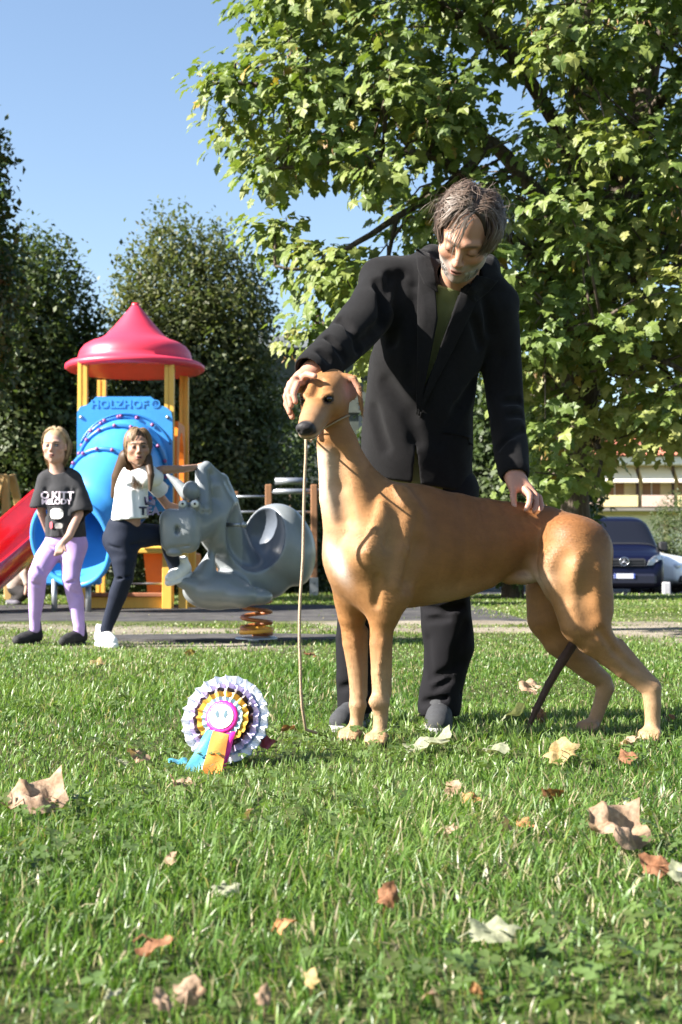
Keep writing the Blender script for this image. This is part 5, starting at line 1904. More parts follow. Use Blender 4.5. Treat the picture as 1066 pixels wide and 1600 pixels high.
    cap.noise(.006, sines(70, 8))
    hcap = link('hair', cap.mesh('hair', lambda V: np.tile(np.array([.040, .028, .022]), (len(V), 1))), HAIRM, t)
    def comb(x, y, z):
        side = -1 if x < .12 else 1
        return (side * .75 + x * .5, .15 - .5 * max(y, 0) + (.5 if y > .4 else -.3) * .3, .15 - .7 * abs(x))
    hair_strands('hair_locks', hd, 2400, lambda x, y, z: (z > .35) & (y < .42 + .22 * z), lambda x, y, z: .085 + .04 * np.abs(x), lambda x, y, z: ((-.8 if x < .15 else .8) + x * .4, -.45, .15), hcap, HAIRM, hc[1:], width=.0011, seed=3, lift=.45, grav=.10, curl=.38, wave=.16, clump=110, clampf=1.26, hugk=.8)
    hair_strands('hair_locks', hd, 2200, lambda x, y, z: (z <= .40) & (z > -.35) & (y < .30), lambda x, y, z: .075 + 0 * x, lambda x, y, z: (x * .4, -.25, -.7), hcap, HAIRM, hc[:5], width=.0011, seed=33, lift=.5, grav=.30, curl=.38, wave=.18, clump=110, clampf=1.24, hugk=.75)
    hair_strands('hair_wisps', hd, 150, lambda x, y, z: (z > -.2) & (y < .4), lambda x, y, z: .12 + 0 * x, lambda x, y, z: (x, -.3, .1), hcap, HAIRM, hc[2:], width=.0006, seed=44, lift=.8, grav=.25, curl=.6, wave=.25, clump=150, clampf=1.3, hugk=.45)
    hair_strands('fringe', hd, 16, lambda x, y, z: (z > .55) & (y > .45) & (x > .0) & (x < .22), lambda x, y, z: .135 + 0 * x, lambda x, y, z: (-.55, .55, -.3), hcap, HAIRM, hc[3:], width=.0013, seed=8, lift=.5, grav=.5, curl=.06, wave=.10, clump=3, clampf=1.16, hugk=.6)
    hair_strands('side_lock', hd, 260, lambda x, y, z: (x > .62) & (z > .10) & (y > -.1) & (y < .45), lambda x, y, z: .095 + 0 * x, lambda x, y, z: (.45, .35, -.5), hcap, HAIRM, hc[1:], width=.0018, seed=9, lift=.45, grav=.7, curl=.22, wave=.12, clump=12, clampf=1.30)
    hair_strands('side_lock', hd, 300, lambda x, y, z: (x < -.66) & (z > -.05) & (y > -.5) & (y < .25), lambda x, y, z: .10 + 0 * x, lambda x, y, z: (-.6, -.1, -.5), hcap, HAIRM, hc[:4], width=.0018, seed=10, lift=.45, grav=.6, curl=.3, wave=.14, clump=12, clampf=1.26)
    gb = [[.20, .17, .15], [.40, .37, .34], [.60, .57, .54]]
    hair_strands('beard', hd, 2600, lambda x, y, z: (y > .05) & (z < -.36) & (z > -.97) & ~((np.abs(x) < .36) & (z > -.70)), lambda x, y, z: .015 + 0 * x, lambda x, y, z: (x * .3, .45, -.9), t, HAIRM, gb, width=.0012, seed=11, lift=.5, grav=.5, curl=.12, clump=200, segs=3, ell=((0, .022, -.035), (.062, .068, .088)), clampf=1.0)


build_man()

# ================================================================== CHILDREN
def build_blonde_girl():
    Y0 = 9.02
    def P(px, py, Y=Y0): return at(px, py, Y)
    t = empty('person', (P(88, 880)[0], Y0, 0), 'blonde girl in charcoal printed tee and lilac leggings standing left of the blue tube slide', 'person')
    skin = skin_mat('fair child skin'); sk = np.array([.62, .38, .29])
    hd = Head(P(86, 697, 8.98), (-.05, -1, -.02), (.02, 0, 1), .93)
    v = Vol((-2.25, 8.66, 0), (-1.42, 9.28, 1.50), .0045, np.concatenate([np.arange(-.01, 1.0, .008), np.arange(1.0, 1.18, .0045), np.arange(1.18, 1.46, .0028)]))
    hd.build(v, True)
    v.seg(hd.w((0, -.03, -.07)), P(90, 748, 9.04), .042, .048, .03)
    v.chain([(P(93, 752, 9.04), .058, 1.6), (P(98, 790, 9.04), .078, 1.3), (P(103, 840, 9.05), .070, 1.30)], k=.04, side=(1, 0, 0))
    v.chain([(P(118, 756, 9.03), .036), (P(123, 803, 9.0), .031), (P(108, 838, 8.92), .025), (P(97, 850, 8.88), .021)], k=.02)
    v.chain([(P(68, 756, 9.03), .036), (P(65, 800, 9.08), .028), (P(76, 832, 9.16), .022), (P(88, 838, 9.18), .022)], k=.02)
    v.ell(P(94, 855, 8.875), (.030, .020, .020), k=.015)
    for k_ in range(4):
        finger(v, [P(90 + k_ * 3, 857, 8.865), P(88 + k_ * 3.2, 863, 8.855), P(86 + k_ * 3.6, 868 - k_, 8.86)], .0095, .008, .003)
    finger(v, [P(101, 853, 8.87), P(103, 861, 8.86)], .0095, .008, .004)
    v.chain([(P(90, 855, 9.05), .052), (P(62, 897, 8.95), .034), (P(57, 930, 9.02), .030), (P(54, 976, 9.06), .026)], k=.02)
    v.chain([(P(116, 855, 9.05), .052), (P(112, 903, 8.985), .034), (P(118, 935, 9.02), .030), (P(124, 986, 9.02), .026)], k=.02)
    def color(V):
        c = np.tile(sk, (len(V), 1))
        return hd.paint(V, c, sk, [.55, .20, .18], iris=(.12, .16, .2), brow=(.26, .16, .10), openm=True, boost=1.0)
    link('body', v.mesh('body', color), skin, t)
    # leggings
    g = Vol((-2.20, 8.72, .02), (-1.45, 9.3, .86), .0065)
    g.chain([(P(103, 838, 9.05), .090, 1.32), (P(103, 858, 9.05), .085, 1.30)], k=.03, side=(1, 0, 0))
    g.chain([(P(88, 852, 9.05), .078), (P(72, 873, 8.99), .070), (P(59, 897, 8.94), .058), (P(57, 930, 9.01), .052), (P(55, 966, 9.06), .036), (P(55, 982, 9.07), .034)], k=.03)
    g.chain([(P(118, 852, 9.05), .078), (P(112, 880, 9.0), .066), (P(111, 903, 8.975), .056), (P(118, 935, 9.02), .052), (P(124, 978, 9.02), .036), (P(124, 992, 9.03), .034)], k=.03)
    for pts in ([(48, 880), (60, 886), (70, 896)], [(50, 912), (62, 916)], [(104, 912), (120, 906)], [(72, 850), (88, 858), (100, 852)], [(112, 925), (124, 930)], [(108, 868), (130, 862)]):
        groove(g, pts, .006, .010, 8.9)
    g.noise(.003, sines(40, 21))
    link('leggings', g.mesh('leggings'), cloth('lilac stretch cotton', (.47, .33, .66), rough=.7, var=.06), t)
    # t-shirt: wide body and boxy sleeves
    s = Vol((-2.25, 8.72, .60), (-1.40, 9.35, 1.22), .0065)
    s.chain([(P(95, 742, 9.04), .060, 1.75), (P(97, 770, 9.04), .092, 1.25), (P(101, 805, 9.04), .098, 1.24), (P(103, 836, 9.05), .104, 1.24)], k=.03, side=(1, 0, 0))
    s.chain([(P(116, 750, 9.03), .052), (P(124, 775, 9.01), .062), (P(129, 795, 9.0), .068)], k=.03)
    s.chain([(P(70, 750, 9.03), .050), (P(66, 772, 9.02), .056), (P(62, 790, 9.02), .060)], k=.03)
    for pts in ([(108, 765), (104, 800), (108, 835)], [(80, 790), (76, 835)], [(118, 765), (112, 790)], [(72, 765), (76, 785)], [(92, 815), (98, 838)]):
        groove(s, pts, .008, .014, 8.9)
    s.noise(.004, sines(24, 22))
    sf = s.F.copy()
    s.shell_inside(.014)
    s.plane_cut(P(100, 840, 9.0), (.0, 0, -1))
    s.ell(P(131, 806, 8.98), (.075, .075, .040), k=.004, op='s'); s.ell(P(61, 800, 9.02), (.066, .07, .038), k=.004, op='s')
    s.ell(P(90, 730, 9.00), (.062, .075, .042), k=.006, op='s')
    s.seg(P(123, 800, 9.0), P(112, 835, 8.93), .034, .030, .004, op='s')
    ts = link('t_shirt', s.mesh('t_shirt'), cloth('charcoal jersey', (.055, .055, .060), rough=.85), t)
    s.F = sf
    def wrap(center_px, py0):
        def f(V):
            out = V.copy()
            for i, (x, y, z) in enumerate(V):
                p = P(center_px, py0, 8.93); q = p + np.array((x, 0, y))
                yy = front_y(s, q[0], q[2])
                yy = 8.94 if yy is None else yy
                out[i] = (q[0], yy - .007 + z * .2, q[2])
            return out
        return f
    I = np.eye(3)
    pr = mat('pink white shirt print', (.80, .68, .76), rough=.7)
    text_mesh('lettering', 'O KITT', .062, pr, (0, 0, 0), I, ts, extr=.001, bold=.0022, sx=1.05, bend=wrap(88, 774))
    text_mesh('lettering', 'MELODY', .046, pr, (0, 0, 0), I, ts, extr=.001, bold=.0016, sx=1.05, bend=wrap(87, 784))
    # plain print patches below the words
    for (x0, x1, y0, y1, cc, nm) in ((77, 99, 794, 811, (.62, .60, .58), 'pale print'), (76, 82, 815, 826, (.50, .08, .11), 'red print'), (85, 98, 817, 826, (.45, .43, .42), 'grey print')):
        mb = MB(); V = []; F = []
        cxp, cyp = (x0 + x1) / 2, (y0 + y1) / 2
        ring = 18; V.append(None)
        pts2 = [(cxp, cyp)] + [(cxp + (x1 - x0) / 2 * math.copysign(abs(math.cos(a)) ** .7, math.cos(a)), cyp + (y1 - y0) / 2 * math.copysign(abs(math.sin(a)) ** .7, math.sin(a))) for a in np.linspace(0, 2 * PI, ring, endpoint=False)]
        V = []
        for a, b in pts2:
            q = P(a, b, 8.93); yy = front_y(s, q[0], q[2]); V.append((q[0], (8.94 if yy is None else yy) - .012, q[2]))
        mb.add(V, [(0, 1 + i, 1 + (i + 1) % ring) for i in range(ring)], 0, True)
        mb.build('print', mat(nm, cc, rough=.7, var=.1, vscale=20), ts)
    # shoes
    sm = mat('black trainer', (.012, .012, .013), rough=.8, var=.2, bump=.4, bscale=200)
    for hl, to in (((56, 996, 9.10), (28, 998, 9.0)), ((126, 1004, 9.06), (100, 1008, 8.92))):
        a = P(*hl); b = P(*to); a[2] = 0; b[2] = 0
        d = nz(b - a); L = np.linalg.norm(b - a); sv = np.array((-d[1], d[0], 0))
        u = Vol(np.minimum(a, b) - .09, np.maximum(a, b) + np.array((.09, .09, .17)), .006)
        q = lambda f, z: a + d * L * f + np.array((0, 0, z))
        u.chain([(q(-.05, .05), .040), (q(.3, .052), .044), (q(.7, .040), .042), (q(1.0, .032), .034)], k=.03)
        u.chain([(q(.0, .08), .040), (q(.02, .125), .038)], k=.02)
        u.plane_cut((0, 0, .004), (0, 0, -1), .004)
        u.noise(.003, sines(70, 5))
        so = link('shoe', u.mesh('shoe'), sm, t)
        mb = MB(); 
        mb.tube([q(-.14, .012), q(.3, .010), q(.7, .010), q(1.08, .014)], [.030, .040, .042, .030], 12, flat=.35); mb.build('sole', mat('black rubber sole', (.02, .02, .02), rough=.7), so)
    hc = [[.42, .29, .16], [.58, .42, .25], [.70, .55, .36]]
    cap = Vol(hd.O - .16, hd.O + .16, .007)
    cap.M = (hd.M, hd.O)
    cap.ell(np.array((0, -.026, .036)) * hd.k, np.array((.083, .100, .092)) * hd.k, k=0)
    cap.seg((0, -.04, .0), (0, -.05, -.07), .072, .062, .02)
    cap.ell(np.array((0, .125, -.035)) * hd.k, np.array((.085, .095, .095)) * hd.k, k=.01, op='s')
    cap.M = None
    hc_o = link('hair', cap.mesh('hair', lambda V: np.tile(np.array([.50, .36, .21]), (len(V), 1))), HAIRM, t)
    hair_strands('bob', hd, 2200, lambda x, y, z: (z > -.1) & (y < .20 + .42 * z), lambda x, y, z: .10 + .09 * np.abs(x) + .05 * (1 - z), lambda x, y, z: (x * .7 + (.5 if x > 0 else -.5), -.45, -.3), hc_o, HAIRM, hc, width=.0022, seed=5, lift=.1, grav=.9, curl=.16, wave=.06, clump=60, clampf=1.2, hugk=.85)


def build_brown_girl():
    Y0 = 8.72
    def P(px, py, Y=Y0): return at(px, py, Y)
    t = empty('person', (P(195, 880)[0], Y0, 0), 'girl in white cropped tee and navy leggings with one foot up on the rider', 'person')
    skin = skin_mat('tanned child skin'); sk = np.array([.50, .28, .19])
    hd = Head(P(216, 699, 8.64), (.20, -1, -.04), (-.02, 0, 1), .95)
    v = Vol((-1.62, 8.46, 0), (-.72, 9.28, 1.42), .0045, np.concatenate([np.arange(-.01, .8, .008), np.arange(.8, 1.12, .0045), np.arange(1.12, 1.42, .0028)]))
    hd.build(v, True)
    v.seg(hd.w((0, -.035, -.07)), P(211, 742, 8.72), .040, .046, .03)
    v.chain([(P(210, 748, 8.73), .045, 1.25), (P(204, 790, 8.73), .064, 1.12), (P(197, 822, 8.73), .076, 1.15), (P(194, 850, 8.73), .066, 1.1)], k=.04, side=(1, 0, 0))
    # arm stretched to the rider
    v.chain([(P(222, 744, 8.70), .026), (P(255, 734, 8.72), .027), (P(285, 733, 8.84), .024), (P(306, 730, 8.98), .019)], k=.02)
    v.ell(P(314, 728, 9.03), (.030, .026, .018), k=.012)
    for k_ in range(4): finger(v, [P(315 + k_ * 2.2, 725, 9.02 + .012 * k_), P(321 + k_ * 1.5, 726, 9.03 + .012 * k_), P(324 + k_ * 1.5, 733, 9.03 + .012 * k_)], .0095, .008, .003)
    finger(v, [P(312, 731, 9.0), P(317, 738, 8.99)], .0095, .008, .004)
    v.chain([(P(235, 754, 8.84), .026), (P(262, 790, 9.0), .026), (P(300, 800, 9.15), .022)], k=.02)
    v.ell(P(306, 800, 9.17), (.026, .024, .018), k=.012)
    # legs
    v.chain([(P(190, 842, 8.74), .055), (P(193, 900, 8.71), .034), (P(181, 940, 8.745), .030), (P(166, 992, 8.78), .025)], k=.02)
    v.chain([(P(206, 842, 8.77), .052), (P(261, 838, 8.90), .036), (P(269, 868, 8.955), .030), (P(276, 896, 9.0), .025)], k=.02)
    def color(V):
        c = np.tile(sk, (len(V), 1))
        return hd.paint(V, c, sk, [.50, .18, .17], iris=(.06, .04, .03), brow=(.08, .045, .03), openm=True, boost=1.0)
    link('body', v.mesh('body', color), skin, t)
    g = Vol((-1.62, 8.45, .02), (-.86, 9.2, .86), .0065)
    g.chain([(P(193, 824, 8.73), .086, 1.18), (P(192, 850, 8.73), .092, 1.12)], k=.03, side=(1, 0, 0))
    g.ell(P(179, 842, 8.76), (.070, .085, .075), k=.04)
    g.chain([(P(191, 850, 8.73), .092), (P(194, 875, 8.71), .078), (P(194, 902, 8.70), .058), (P(184, 930, 8.73), .055), (P(175, 958, 8.76), .044), (P(166, 984, 8.78), .037)], k=.03)
    g.chain([(P(210, 838, 8.77), .080), (P(240, 836, 8.85), .070), (P(262, 838, 8.90), .058), (P(268, 866, 8.95), .048), (P(274, 890, 8.99), .037)], k=.03)
    for pts in ([(170, 852), (188, 858)], [(182, 905), (204, 900)], [(172, 958), (188, 962)], [(170, 970), (184, 974)], [(206, 852), (230, 848)]):
        groove(g, pts, .006, .009, 8.6)
    g.noise(.0025, sines(45, 31))
    link('leggings', g.mesh('leggings'), cloth('navy stretch cotton', (.018, .024, .045), rough=.7, var=.08), t)
    s = Vol((-1.62, 8.42, .72), (-.95, 9.1, 1.20), .0062)
    s.chain([(P(210, 736, 8.72), .056, 1.35), (P(206, 765, 8.72), .088, 1.14), (P(203, 812, 8.72), .098, 1.16)], k=.03, side=(1, 0, 0))
    s.chain([(P(216, 740, 8.69), .052), (P(231, 745, 8.67), .062), (P(240, 745, 8.68), .064)], k=.03)
    s.chain([(P(236, 752, 8.84), .050), (P(250, 765, 8.90), .055)], k=.03)
    for pts in ([(200, 758), (225, 764), (240, 762)], [(196, 770), (192, 810)], [(212, 770), (216, 810)], [(180, 750), (184, 790)], [(225, 775), (228, 812)]):
        groove(s, pts, .008, .012, 8.6)
    s.noise(.004, sines(22, 32))
    sf = s.F.copy()
    s.shell_inside(.014)
    s.plane_cut(P(203, 812, 8.7), (.10, 0, -1))
    s.ell(P(247, 742, 8.70), (.034, .062, .056), k=.004, op='s'); s.ell(P(257, 772, 8.93), (.04, .05, .05), k=.004, op='s')
    s.ell(P(211, 730, 8.70), (.056, .062, .036), k=.006, op='s')
    ts = link('t_shirt', s.mesh('t_shirt'), cloth('white jersey', (.74, .74, .75), rough=.85, var=.04), t)
    s.F = sf
    def bend(V):
        out = V.copy()
        for i, (x, y, z) in enumerate(V):
            q = P(234, 799, 8.66) + np.array((x, 0, y)); yy = front_y(s, q[0], q[2]); out[i] = (q[0], (8.66 if yy is None else yy) - .005 + z * .2, q[2])
        return out
    nv = mat('navy shirt print', (.02, .025, .07), rough=.7)
    text_mesh('lettering', 'TEA', .068, nv, (0, 0, 0), np.eye(3), ts, extr=.001, bold=.0028, bend=bend)
    mb = MB(); V = []
    for a, b in ((225, 776), (230, 777), (231, 783), (236, 784), (238, 780), (243, 781), (243, 790), (226, 789)):
        q = P(a, b, 8.66); yy = front_y(s, q[0], q[2]); V.append((q[0], (8.66 if yy is None else yy) - .007, q[2]))
    mb.add(V, [(0, 1, 2, 7), (2, 3, 6, 7), (3, 4, 5, 6)]); mb.build('print', nv, ts)
    sm = mat('white trainer', (.72, .72, .70), rough=.55, var=.08, vscale=40, bump=.5, bscale=120)
    so = mat('white rubber sole', (.66, .66, .66), rough=.6)
    def shoe(a, b, up=(0, 0, 1), zfloor=True):
        a = np.array(a); b = np.array(b)
        if zfloor: a[2] = 0; b[2] = 0
        d = nz(b - a); L = np.linalg.norm(b - a); up = np.array(up, float); up = nz(up - (up @ d) * d)
        u = Vol(np.minimum(a, b) - .12, np.maximum(a, b) + .16, .006)
        q = lambda f, z: a + d * L * f + up * z
        u.chain([(q(.0, .062), .042), (q(.35, .062), .046), (q(.7, .052), .044), (q(1.0, .042), .034)], k=.03)
        u.chain([(q(.06, .09), .040), (q(.06, .125), .036)], k=.02)
        u.ell(q(.06, .155), (.030, .030, .03), k=.004, op='s')
        u.noise(.003, sines(80, 6))
        so_ = link('shoe', u.mesh('shoe'), sm, t)
        w = Vol(np.minimum(a, b) - .12, np.maximum(a, b) + .12, .006)
        w.chain([(q(-.10, .018), .034), (q(.35, .016), .042), (q(.7, .016), .045), (q(1.05, .020), .034)], k=.01)
        w.plane_cut(q(0, .036), up, .004); w.plane_cut(q(0, .002), -up, .004)
        link('sole', w.mesh('sole'), so, so_)
    shoe(P(158, 1004, 8.86), P(176, 1010, 8.66))
    shoe(P(292, 903, 9.04), P(268, 914, 8.94), (.1, 0, 1), False)
    hc = [[.09, .050, .028], [.15, .09, .05], [.25, .16, .09], [.36, .25, .15]]
    cap = Vol(hd.O + np.array((-.22, -.16, -.36)), hd.O + .18, .007)
    cap.M = (hd.M, hd.O)
    cap.ell(np.array((0, -.026, .036)) * hd.k, np.array((.083, .100, .092)) * hd.k, k=0)
    cap.seg((0, -.05, .0), (0, -.07, -.07), .074, .066, .02)
    cap.ell(np.array((0, .125, -.035)) * hd.k, np.array((.080, .095, .100)) * hd.k, k=.01, op='s')
    cap.M = None
    cap.chain([(P(199, 715, 8.72), .055), (P(186, 745, 8.76), .045), (P(178, 775, 8.80), .020)], k=.03)
    cap.chain([(P(231, 715, 8.62), .028), (P(236, 742, 8.56), .022), (P(235, 766, 8.55), .011)], k=.02)
    ho = link('hair', cap.mesh('hair', lambda V: np.tile(np.array([.085, .05, .028]), (len(V), 1))), HAIRM, t)
    hair_strands('long_hair', hd, 2800, lambda x, y, z: (z > -.05) & (y < .25 + .42 * z), lambda x, y, z: np.where(y > -.05, .19, .31) - .05 * z, lambda x, y, z: (x * .6 + (.45 if x > .1 else -.5), -.35, -.5), ho, HAIRM, hc, width=.0022, seed=6, lift=.05, grav=1.0, curl=.12, wave=.05, clump=70, segs=10, clampf=1.16, hugk=.85)
    mb = MB(); c = hd.w((-.066, .045, .055)); mb.box(c, (.012, .012, .034), bev=.003); mb.build('hair_clip', mat('pink hair clip', (.55, .10, .22), rough=.4), ho)


def build_toddler():
    Y0 = 17.6
    def P(px, py, Y=Y0): return at(px, py, Y)
    t = empty('person', (P(38, 880)[0], Y0, 0), 'toddler in beige top and dark trousers bending down in the distance below the red slide', 'person')
    skin = skin_mat('toddler skin'); sk = np.array([.55, .33, .25])
    z0 = 0.0
    hd = Head(P(43, 877, 17.5), (.35, -.8, -.45), (.15, 0, 1), .82)
    v = Vol((-4.4, 17.1, -.01), (-3.4, 18.1, .70), .012)
    hd.build(v, True)
    v.seg(hd.w((0, -.03, -.06)), P(36, 892), .040, .045, .03)
    v.chain([(P(36, 893), .050), (P(27, 911), .060)], k=.03)
    v.chain([(P(38, 898, 17.5), .026), (P(42, 915, 17.45), .024), (P(40, 928, 17.42), .022)], k=.02)
    v.chain([(P(24, 918, 17.6), .050), (P(38, 925, 17.5), .040), (P(26, 944, 17.6), .035)], k=.02)
    v.chain([(P(24, 918, 17.7), .060), (P(30, 930, 17.7), .045), (P(20, 945, 17.7), .035)], k=.02)
    link('body', v.mesh('body', lambda V: hd.paint(V, np.tile(sk, (len(V), 1)), sk, [.5, .2, .18])), skin, t)
    s = Vol((-4.4, 17.1, .2), (-3.4, 18.1, .62), .012)
    s.chain([(P(36, 892), .085), (P(28, 908), .115), (P(25, 914), .11)], k=.03)
    s.chain([(P(38, 896, 17.5), .050), (P(42, 912, 17.46), .042)], k=.02)
    s.noise(.008, sines(20, 2))
    link('top', s.mesh('top'), cloth('beige fleece', (.48, .40, .34)), t)
    s = Vol((-4.4, 17.1, -.01), (-3.4, 18.1, .50), .012)
    s.chain([(P(24, 918, 17.6), .100), (P(38, 927, 17.5), .070), (P(24, 941, 17.6), .050)], k=.02)
    s.chain([(P(24, 918, 17.7), .100), (P(32, 930, 17.7), .070), (P(18, 942, 17.7), .050)], k=.02)
    link('trousers', s.mesh('trousers'), cloth('dark grey trousers', (.05, .045, .045)), t)
    for px, Y in ((24, 17.55), (17, 17.68)):
        mb = MB(); c = P(px, 946, Y); c[2] = .035; mb.tube([c + np.array((-.05, 0, 0)), c + np.array((.02, -.03, 0)), c + np.array((.08, -.06, -.01))], [.030, .038, .024], 10); mb.build('shoe', mat('small shoe', (.10, .09, .12), rough=.7), t)
    cap = Vol(hd.O - .16, hd.O + .16, .010)
    cap.M = (hd.M, hd.O); cap.ell(np.array((0, -.03, .036)) * hd.k, np.array((.083, .100, .09)) * hd.k, k=0); cap.ell(np.array((0, .125, -.035)) * hd.k, np.array((.085, .095, .095)) * hd.k, k=.01, op='s'); cap.M = None
    link('hair', cap.mesh('hair', lambda V: np.tile(np.array([.16, .09, .05]), (len(V), 1))), HAIRM, t)


build_blonde_girl()
build_brown_girl()
build_toddler()

# ================================================================== PLAYGROUND
def plastic(name, c, **k): return mat(name, c, rough=k.pop('rough', .34), var=k.pop('var', .07), vscale=k.pop('vscale', 3.5), bump=.12, bscale=14, spec=.5, **k)


YEL = mat('yellow painted wood', (.72, .42, .07), rough=.5, var=.14, vscale=8, stretch=(1, 1, .15), bump=.2, bscale=30)
ORG = plastic('orange plastic', (.72, .20, .025)); BLU = plastic('sky blue plastic', (.045, .26, .62)); RED = plastic('red plastic', (.62, .030, .055), rough=.4)
DBL = plastic('deep blue plastic', (.012, .09, .42)); BOLT = mat('purple bolt cap', (.30, .06, .22), rough=.4); STL = mat('galvanised steel', (.42, .44, .46), rough=.4, metal=.7, var=.1)
BRN = mat('brown board', (.34, .13, .06), rough=.7, var=.2, vscale=6)


def build_tower():
    def P(px, py, Y): return at(px, py, Y)
    YF, YB = 16.5, 17.55
    t = empty('playground_tower', (P(205, 880, 17)[0], 17, 0), 'playground tower with red pointed roof, yellow posts and blue tube slide', 'playground tower')
    # posts: grooved square
    def post(px, Y, ztop):
        x = P(px, 880, Y)[0]; w = .108
        pr = [(-.5, -.5), (-.12, -.5), (-.10, -.42), (.10, -.42), (.12, -.5), (.5, -.5), (.5, .5), (-.5, .5)]
        mb = MB(); V = [(x + a * w, Y + b * w, z) for z in (-.05, ztop) for a, b in pr]; n = 8
        mb.add(V, [list(range(n))[::-1], list(range(n, 2 * n))] + [(i, (i + 1) % n, n + (i + 1) % n, n + i) for i in range(n)])
        mb.build('post', YEL, t)
        return x
    zt = P(0, 567, 16.6)[2]
    xl = post(128, YF, zt); xr = post(264, YF, zt); post(158, YB + .5, zt - .02); post(287, YB, zt - .02)
    # roof
    Yc = 17.05; c = P(210, 880, Yc); ppm = FPX / Yc
    def Z(py): return CAM_H + (880 - py) / ppm
    prof = [(.001, 474), (5, 474.5), (8, 478), (20, 493), (34, 510), (47, 524), (56, 530), (70, 535), (80, 541), (86, 549), (88.5, 557), (89, 564), (94, 565.5), (103, 567), (108.5, 571), (109, 576), (104, 580), (92, 579), (70, 574), (40, 566), (.001, 560)]
    mb = MB(); mb.lathe([(r / ppm, Z(py)) for r, py in prof], (c[0], Yc, 0), 72)
    mb.build('roof', mat('sun faded red plastic', (.60, .035, .075), rough=.42, var=.10, vscale=2.5, bump=.1, bscale=8), t)
    mb = MB(); mb.lathe([(.001, Z(471)), (.045, Z(472)), (.05, Z(476)), (.04, Z(479))], (c[0], Yc, 0), 16); mb.build('roof_cap', RED, t)
    # blue panel with cut corners, in front of the posts
    poly = [(121, 800), (121, 645), (126, 636), (137, 633), (144, 627), (151, 620), (236, 620), (243, 626), (250, 633), (261, 637), (268, 644), (270, 655), (270, 800)]
    Yp = YF - .085
    q = [P(a, b, Yp) for a, b in poly]; n = len(q)
    mb = MB(); V = [(p[0], Yp - .025, p[2]) for p in q] + [(p[0], Yp + .025, p[2]) for p in q]
    mb.add(V, [list(range(n))[::-1], list(range(n, 2 * n))] + [(i, (i + 1) % n, n + (i + 1) % n, n + i) for i in range(n)][::-1])
    pn = mb.build('panel', BLU, t)
    text_mesh('lettering', 'HOLZHOF \u00ae', .125, BLU, P(196, 632, Yp - .028), rot_axes((1, 0, 0), (0, 0, 1), (0, -1, 0)), pn, extr=.0045, bold=.003, sx=1.12)
    for px, py in ((127, 652), (262, 652), (127, 760), (262, 760)):
        mb = MB(); p = P(px, py, Yp - .03); mb.lathe([(.001, .014), (.016, .010), (.022, 0)], p, 12, rot_axes((1, 0, 0), (0, 0, 1), (0, -1, 0))); mb.build('bolt', STL, pn)
    # tube slide
    path = [P(196, 722, 16.45), P(194, 726, 16.2), P(188, 738, 15.95), P(175, 760, 15.65), P(155, 790, 15.4), P(132, 822, 15.25), P(112, 846, 15.1)]
    rad = [.50, .485, .47, .46, .455, .46, .475]
    # refine
    pts = []; rr = []
    for i in range(len(path) - 1):
        p0 = path[max(i - 1, 0)]; p1 = path[i]; p2 = path[i + 1]; p3 = path[min(i + 2, len(path) - 1)]
        for u in np.linspace(0, 1, 5, endpoint=False):
            pts.append(.5 * ((2 * p1) + (-p0 + p2) * u + (2 * p0 - 5 * p1 + 4 * p2 - p3) * u * u + (-p0 + 3 * p1 - 3 * p2 + p3) * u ** 3)); rr.append(rad[i] + (rad[i + 1] - rad[i]) * u)
    pts.append(path[-1]); rr.append(rad[-1])
    # tilt the mouth: last ring faces the camera and a little left
    nring = 44; V = []; rings = []
    def frame(i):
        a = pts[max(i - 1, 0)]; b = pts[min(i + 1, len(pts) - 1)]
        d = nz(b - a)
        f = i / (len(pts) - 1)
        d = nz(d * (1 - .55 * f) + np.array((-.30, -1, .10)) * (.55 * f) + np.array((0, -1, 0)) * .9 * max(0, 1 - f * 4))
        x = nz(np.cross(d, (0, 0, 1.))); y = np.cross(x, d)
        return d, x, y
    for i in range(len(pts)):
        d, x, y = frame(i)
        rings.append([pts[i] + rr[i] * (math.cos(a) * x + math.sin(a) * y) for a in np.linspace(0, 2 * PI, nring, endpoint=False)])
    inner = [[p - (p - pts[i]) / np.linalg.norm(p - pts[i]) * .016 for p in rings[i]] for i in range(len(pts))]
    cuts = [0, 8, 16, len(pts) - 1]
    for s_ in range(3):
        a, b = cuts[s_], cuts[s_ + 1]
        mb = MB(); V = []; k = b - a + 1
        for i in range(a, b + 1): V += rings[i]
        for i in range(a, b + 1): V += inner[i]
        F = []
        for i in range(k - 1):
            for j in range(nring):
                j2 = (j + 1) % nring
                F.append((i * nring + j, i * nring + j2, (i + 1) * nring + j2, (i + 1) * nring + j))
                o = k * nring
                F.append((o + i * nring + j2, o + i * nring + j, o + (i + 1) * nring + j, o + (i + 1) * nring + j2))
        mb.add(V, F, 0, True)
        sec = mb.build('tube_section', BLU if s_ < 2 else DBL if False else BLU, t)
        # flange and bolts
        if s_ < 3:
            i = a; d, x, y = frame(i)
            R = rr[i] + .02
            mb = MB(); mb.tube([pts[i] + R * (math.cos(q_) * x + math.sin(q_) * y) for q_ in np.linspace(0, 2 * PI, 48, endpoint=False)], .028, 8, closed=True)
            fl = mb.build('flange', plastic('flange blue', (.035, .22, .56)) if s_ == 0 else bpy.data.materials['flange blue'], sec)
            for q_ in np.linspace(0, 2 * PI, 17, endpoint=False):
                p = pts[i] + (R + .012) * (math.cos(q_) * x + math.sin(q_) * y) + d * .024
                mb = MB(); mb.lathe([(.001, .022), (.018, .016), (.024, 0)], p, 8, rot_axes(x, y, d)); mb.build('bolt', BOLT, sec)
    i = len(pts) - 1; d, x, y = frame(i)
